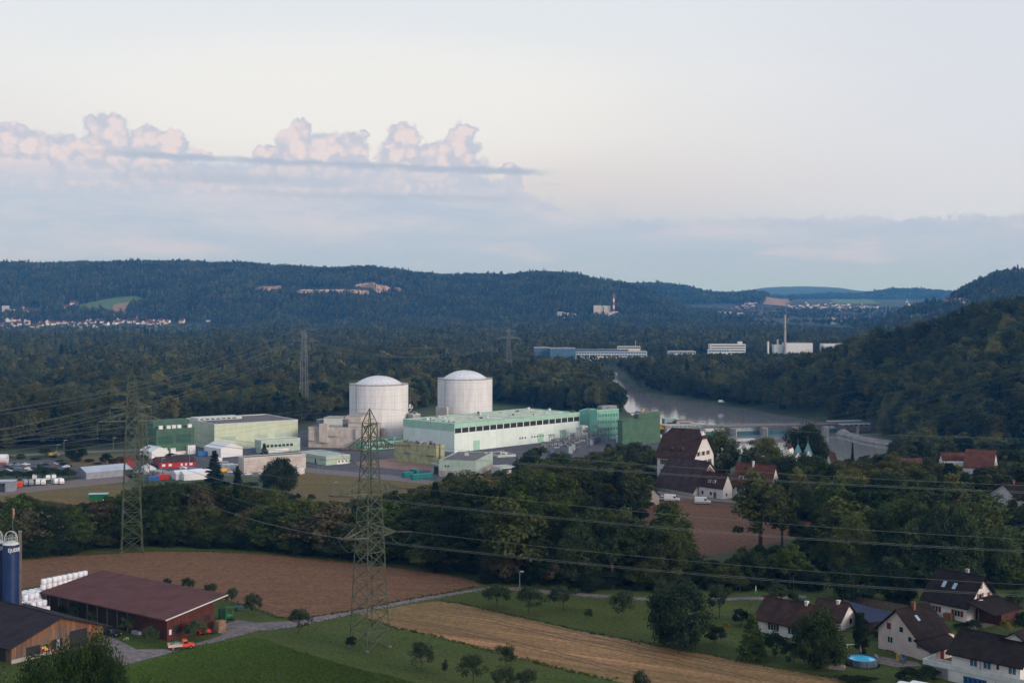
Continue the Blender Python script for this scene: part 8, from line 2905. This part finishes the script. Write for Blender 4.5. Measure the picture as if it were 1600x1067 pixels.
# undergrowth on the wooded banks
U = [q for q in TREES if q[9] and 'hedge' not in q[9] and 'left yard' not in q[9]]
ru = np.random.default_rng(5)
UP, US = [], []
for q in U:
    fr_ = 'front row' in q[9] or 'belt by' in q[9]
    for _ in range(6 if fr_ else 3):
        x, y = q[0] + ru.normal(0, 4.5), q[1] + (ru.uniform(-2.5, 5) if fr_ else ru.normal(0, 4.5))
        if q[1] < 320 and y < 301.5:
            continue
        if 1066 < pxof(x, y) < 1146 and y > 320:
            continue
        h = min(ru.uniform(2.5, 6), q[3] * .55)
        UP.append((x, y, float(ht(x, y)) - .3)); US.append((h * .16, h * .16, h * .1))
und = [bpy.data.objects.new('undergrowth_bush', PROTO[k][i][0]) for k, i in (('dense', 0), ('dense', 1), ('broad', 2), ('brown', 0), ('fresh', 0))]
gnu = gn_tree(und, 'bushes')
uo = forest('undergrowth', 'dark undergrowth filling the wooded banks', UP, US, ru.choice([0, 1, 2, 2, 0, 4, 3], len(UP)), gnu)
uo['category'] = 'undergrowth'
# what is left of the near belts
if rest:
    P = np.array([(q[0], q[1], q[2]) for q in rest])
    I = rng.integers(0, 6, len(rest))
    HW = [(16, 12), (16, 12), (18, 9), (18, 9), (16, 10), (18, 7)]
    S = np.array([(q[4] / HW[i][1], q[4] / HW[i][1], q[3] / HW[i][0]) for q, i in zip(rest, I)])
    forest('wood', 'deeper part of the wooded banks around the houses and below the plant', P, S, I, gnn)

# ------------------------------------------------------------------ grass and crop plants
def tuft(name, seed, n, h, spread, wid, mat, lean=.5):
    r = np.random.default_rng(seed)
    m = MB()
    for _ in range(n):
        a, d = r.uniform(0, 6.28), r.uniform(0, spread)
        x, y = d * math.cos(a), d * math.sin(a)
        hh = h * r.uniform(.5, 1.1); l = lean * hh * r.uniform(.2, 1); b = r.uniform(0, 6.28)
        dx, dy = math.cos(b), math.sin(b)
        m.add([(x - dy * wid, y + dx * wid, -.03), (x + dy * wid, y - dx * wid, -.03), (x + dx * l * .5 + dy * wid, y + dy * l * .5 - dx * wid, hh * .6), (x + dx * l, y + dy * l, hh), (x + dx * l * .5 - dy * wid, y + dy * l * .5 + dx * wid, hh * .6)], [(0, 1, 2, 3, 4)])
    me = bpy.data.meshes.new(name)
    me.from_pydata(m.v, [], m.f); me.materials.append(mat)
    return bpy.data.objects.new(name, me)


M_TUFT = foliage('grass_blades', [(0.085, 0.115, 0.030, 1), (0.105, 0.125, 0.036, 1), (0.15, 0.135, 0.055, 1)], .4, 2.0)
M_CROPL = foliage('crop_leaves', [(0.105, 0.170, 0.034, 1), (0.125, 0.185, 0.040, 1), (0.090, 0.145, 0.034, 1)], .4, 2.0)
GT = gn_tree([tuft('grass_tuft', 1, 26, .42, .35, .03, M_TUFT), tuft('grass_tuft', 2, 20, .3, .3, .03, M_TUFT)], 'tufts')
GC = gn_tree([tuft('crop_plant', 3, 16, .42, .22, .09, M_CROPL, .9), tuft('crop_plant', 4, 14, .36, .2, .09, M_CROPL, .9)], 'crop')
gr = np.random.default_rng(31)


def along(pix, z, step, jit):
    out = []
    W_ = [g(px, py, z) for px, py in pix]
    for a, b in zip(W_[:-1], W_[1:]):
        n = max(1, int(math.hypot(b[0] - a[0], b[1] - a[1]) / step))
        for i in range(n):
            f = (i + gr.random()) / n
            out.append((a[0] + (b[0] - a[0]) * f + gr.normal(0, jit), a[1] + (b[1] - a[1]) * f + gr.normal(0, jit)))
    return out


TF = []
for pix in ([(20, 876), (100, 869), (190, 864), (250, 861), (330, 862), (420, 866), (500, 874), (560, 881), (640, 889), (690, 896), (735, 904), (752, 911)],
            [(395, 948), (418, 958), (440, 966), (495, 963), (550, 954), (600, 944), (650, 934), (700, 926), (745, 916)], [(300, 925), (350, 938), (395, 948)],
            [(580, 968), (615, 980), (675, 993), (775, 1019), (812, 1028), (900, 1051), (960, 1063)], [(690, 938.5), (720, 943), (800, 961), (900, 984), (1007, 1005), (1100, 1021), (1200, 1041), (1300, 1058)],
            [(262, 1021), (350, 1000), (400, 986), (450, 981.5), (550, 960), (650, 940.5), (755, 922)], [(790, 921), (820, 925), (900, 931), (1000, 938), (1100, 938.5), (1190, 937)], [(395, 997), (440, 1010), (500, 1030), (560, 1047), (640, 1065)]):
    TF += along(pix, T, .28, .35)
LAWN1 = [g(*p, T) for p in [(400, 990), (555, 962), (600, 978), (780, 1025), (900, 1056), (900, 1072), (600, 1072), (440, 1008)]]
LAWN2 = [g(*p, T) for p in [(700, 935), (780, 925), (1180, 942), (1170, 1030), (1000, 1000), (800, 958)]]
CROPP = [g(*p, T) for p in [(187, 1046), (262, 1027), (350, 1004), (395, 997), (415, 1000), (440, 1010), (500, 1030), (560, 1047), (640, 1065), (660, 1075), (140, 1075)]]


def fill(poly, n):
    xs_, ys_ = [p[0] for p in poly], [p[1] for p in poly]
    Q = np.stack([gr.uniform(min(xs_), max(xs_), n), gr.uniform(min(ys_), max(ys_), n)], 1)
    return Q[inpoly(Q[:, 0], Q[:, 1], poly)]


TF = np.concatenate([np.array(TF), fill(LAWN1, 900), fill(LAWN2, 900)])
sz = gr.uniform(.5, 1.15, len(TF)); sz[-1500:] *= .5
uo = forest('grass', 'rough grass along the field edges and over the lawns', np.column_stack([TF, np.full(len(TF), T + .03)]), np.stack([sz, sz, sz], 1), gr.integers(0, 2, len(TF)), GT)
uo['category'] = 'grass'
CP = fill(CROPP, 26000)
sz = gr.uniform(.6, 1.2, len(CP))
uo = forest('crop_plants', 'low leafy green crop covering the corner field', np.column_stack([CP, np.full(len(CP), T + .03)]), np.stack([sz, sz, sz], 1), gr.integers(0, 2, len(CP)), GC)
uo['category'] = 'crop'

# ------------------------------------------------------------------ air
m = bpy.data.materials.new('haze')
m.use_nodes = True
N, L = m.node_tree.nodes, m.node_tree.links
N.clear()
pv = N.new('ShaderNodeVolumePrincipled')
pv.inputs['Color'].default_value = (0.10, 0.42, 1.0, 1)
pv.inputs['Absorption Color'].default_value = (1, 1, 1, 1)
pv.inputs['Density'].default_value = 7.4e-5
pv.inputs['Anisotropy'].default_value = 0.0
o_ = N.new('ShaderNodeOutputMaterial')
L.new(pv.outputs[0], o_.inputs['Volume'])
HZ = MB().box(-11000, -400, -10, 11000, 15500, 330)
hz = HZ.build('haze', m)
hz['kind'] = 'stuff'
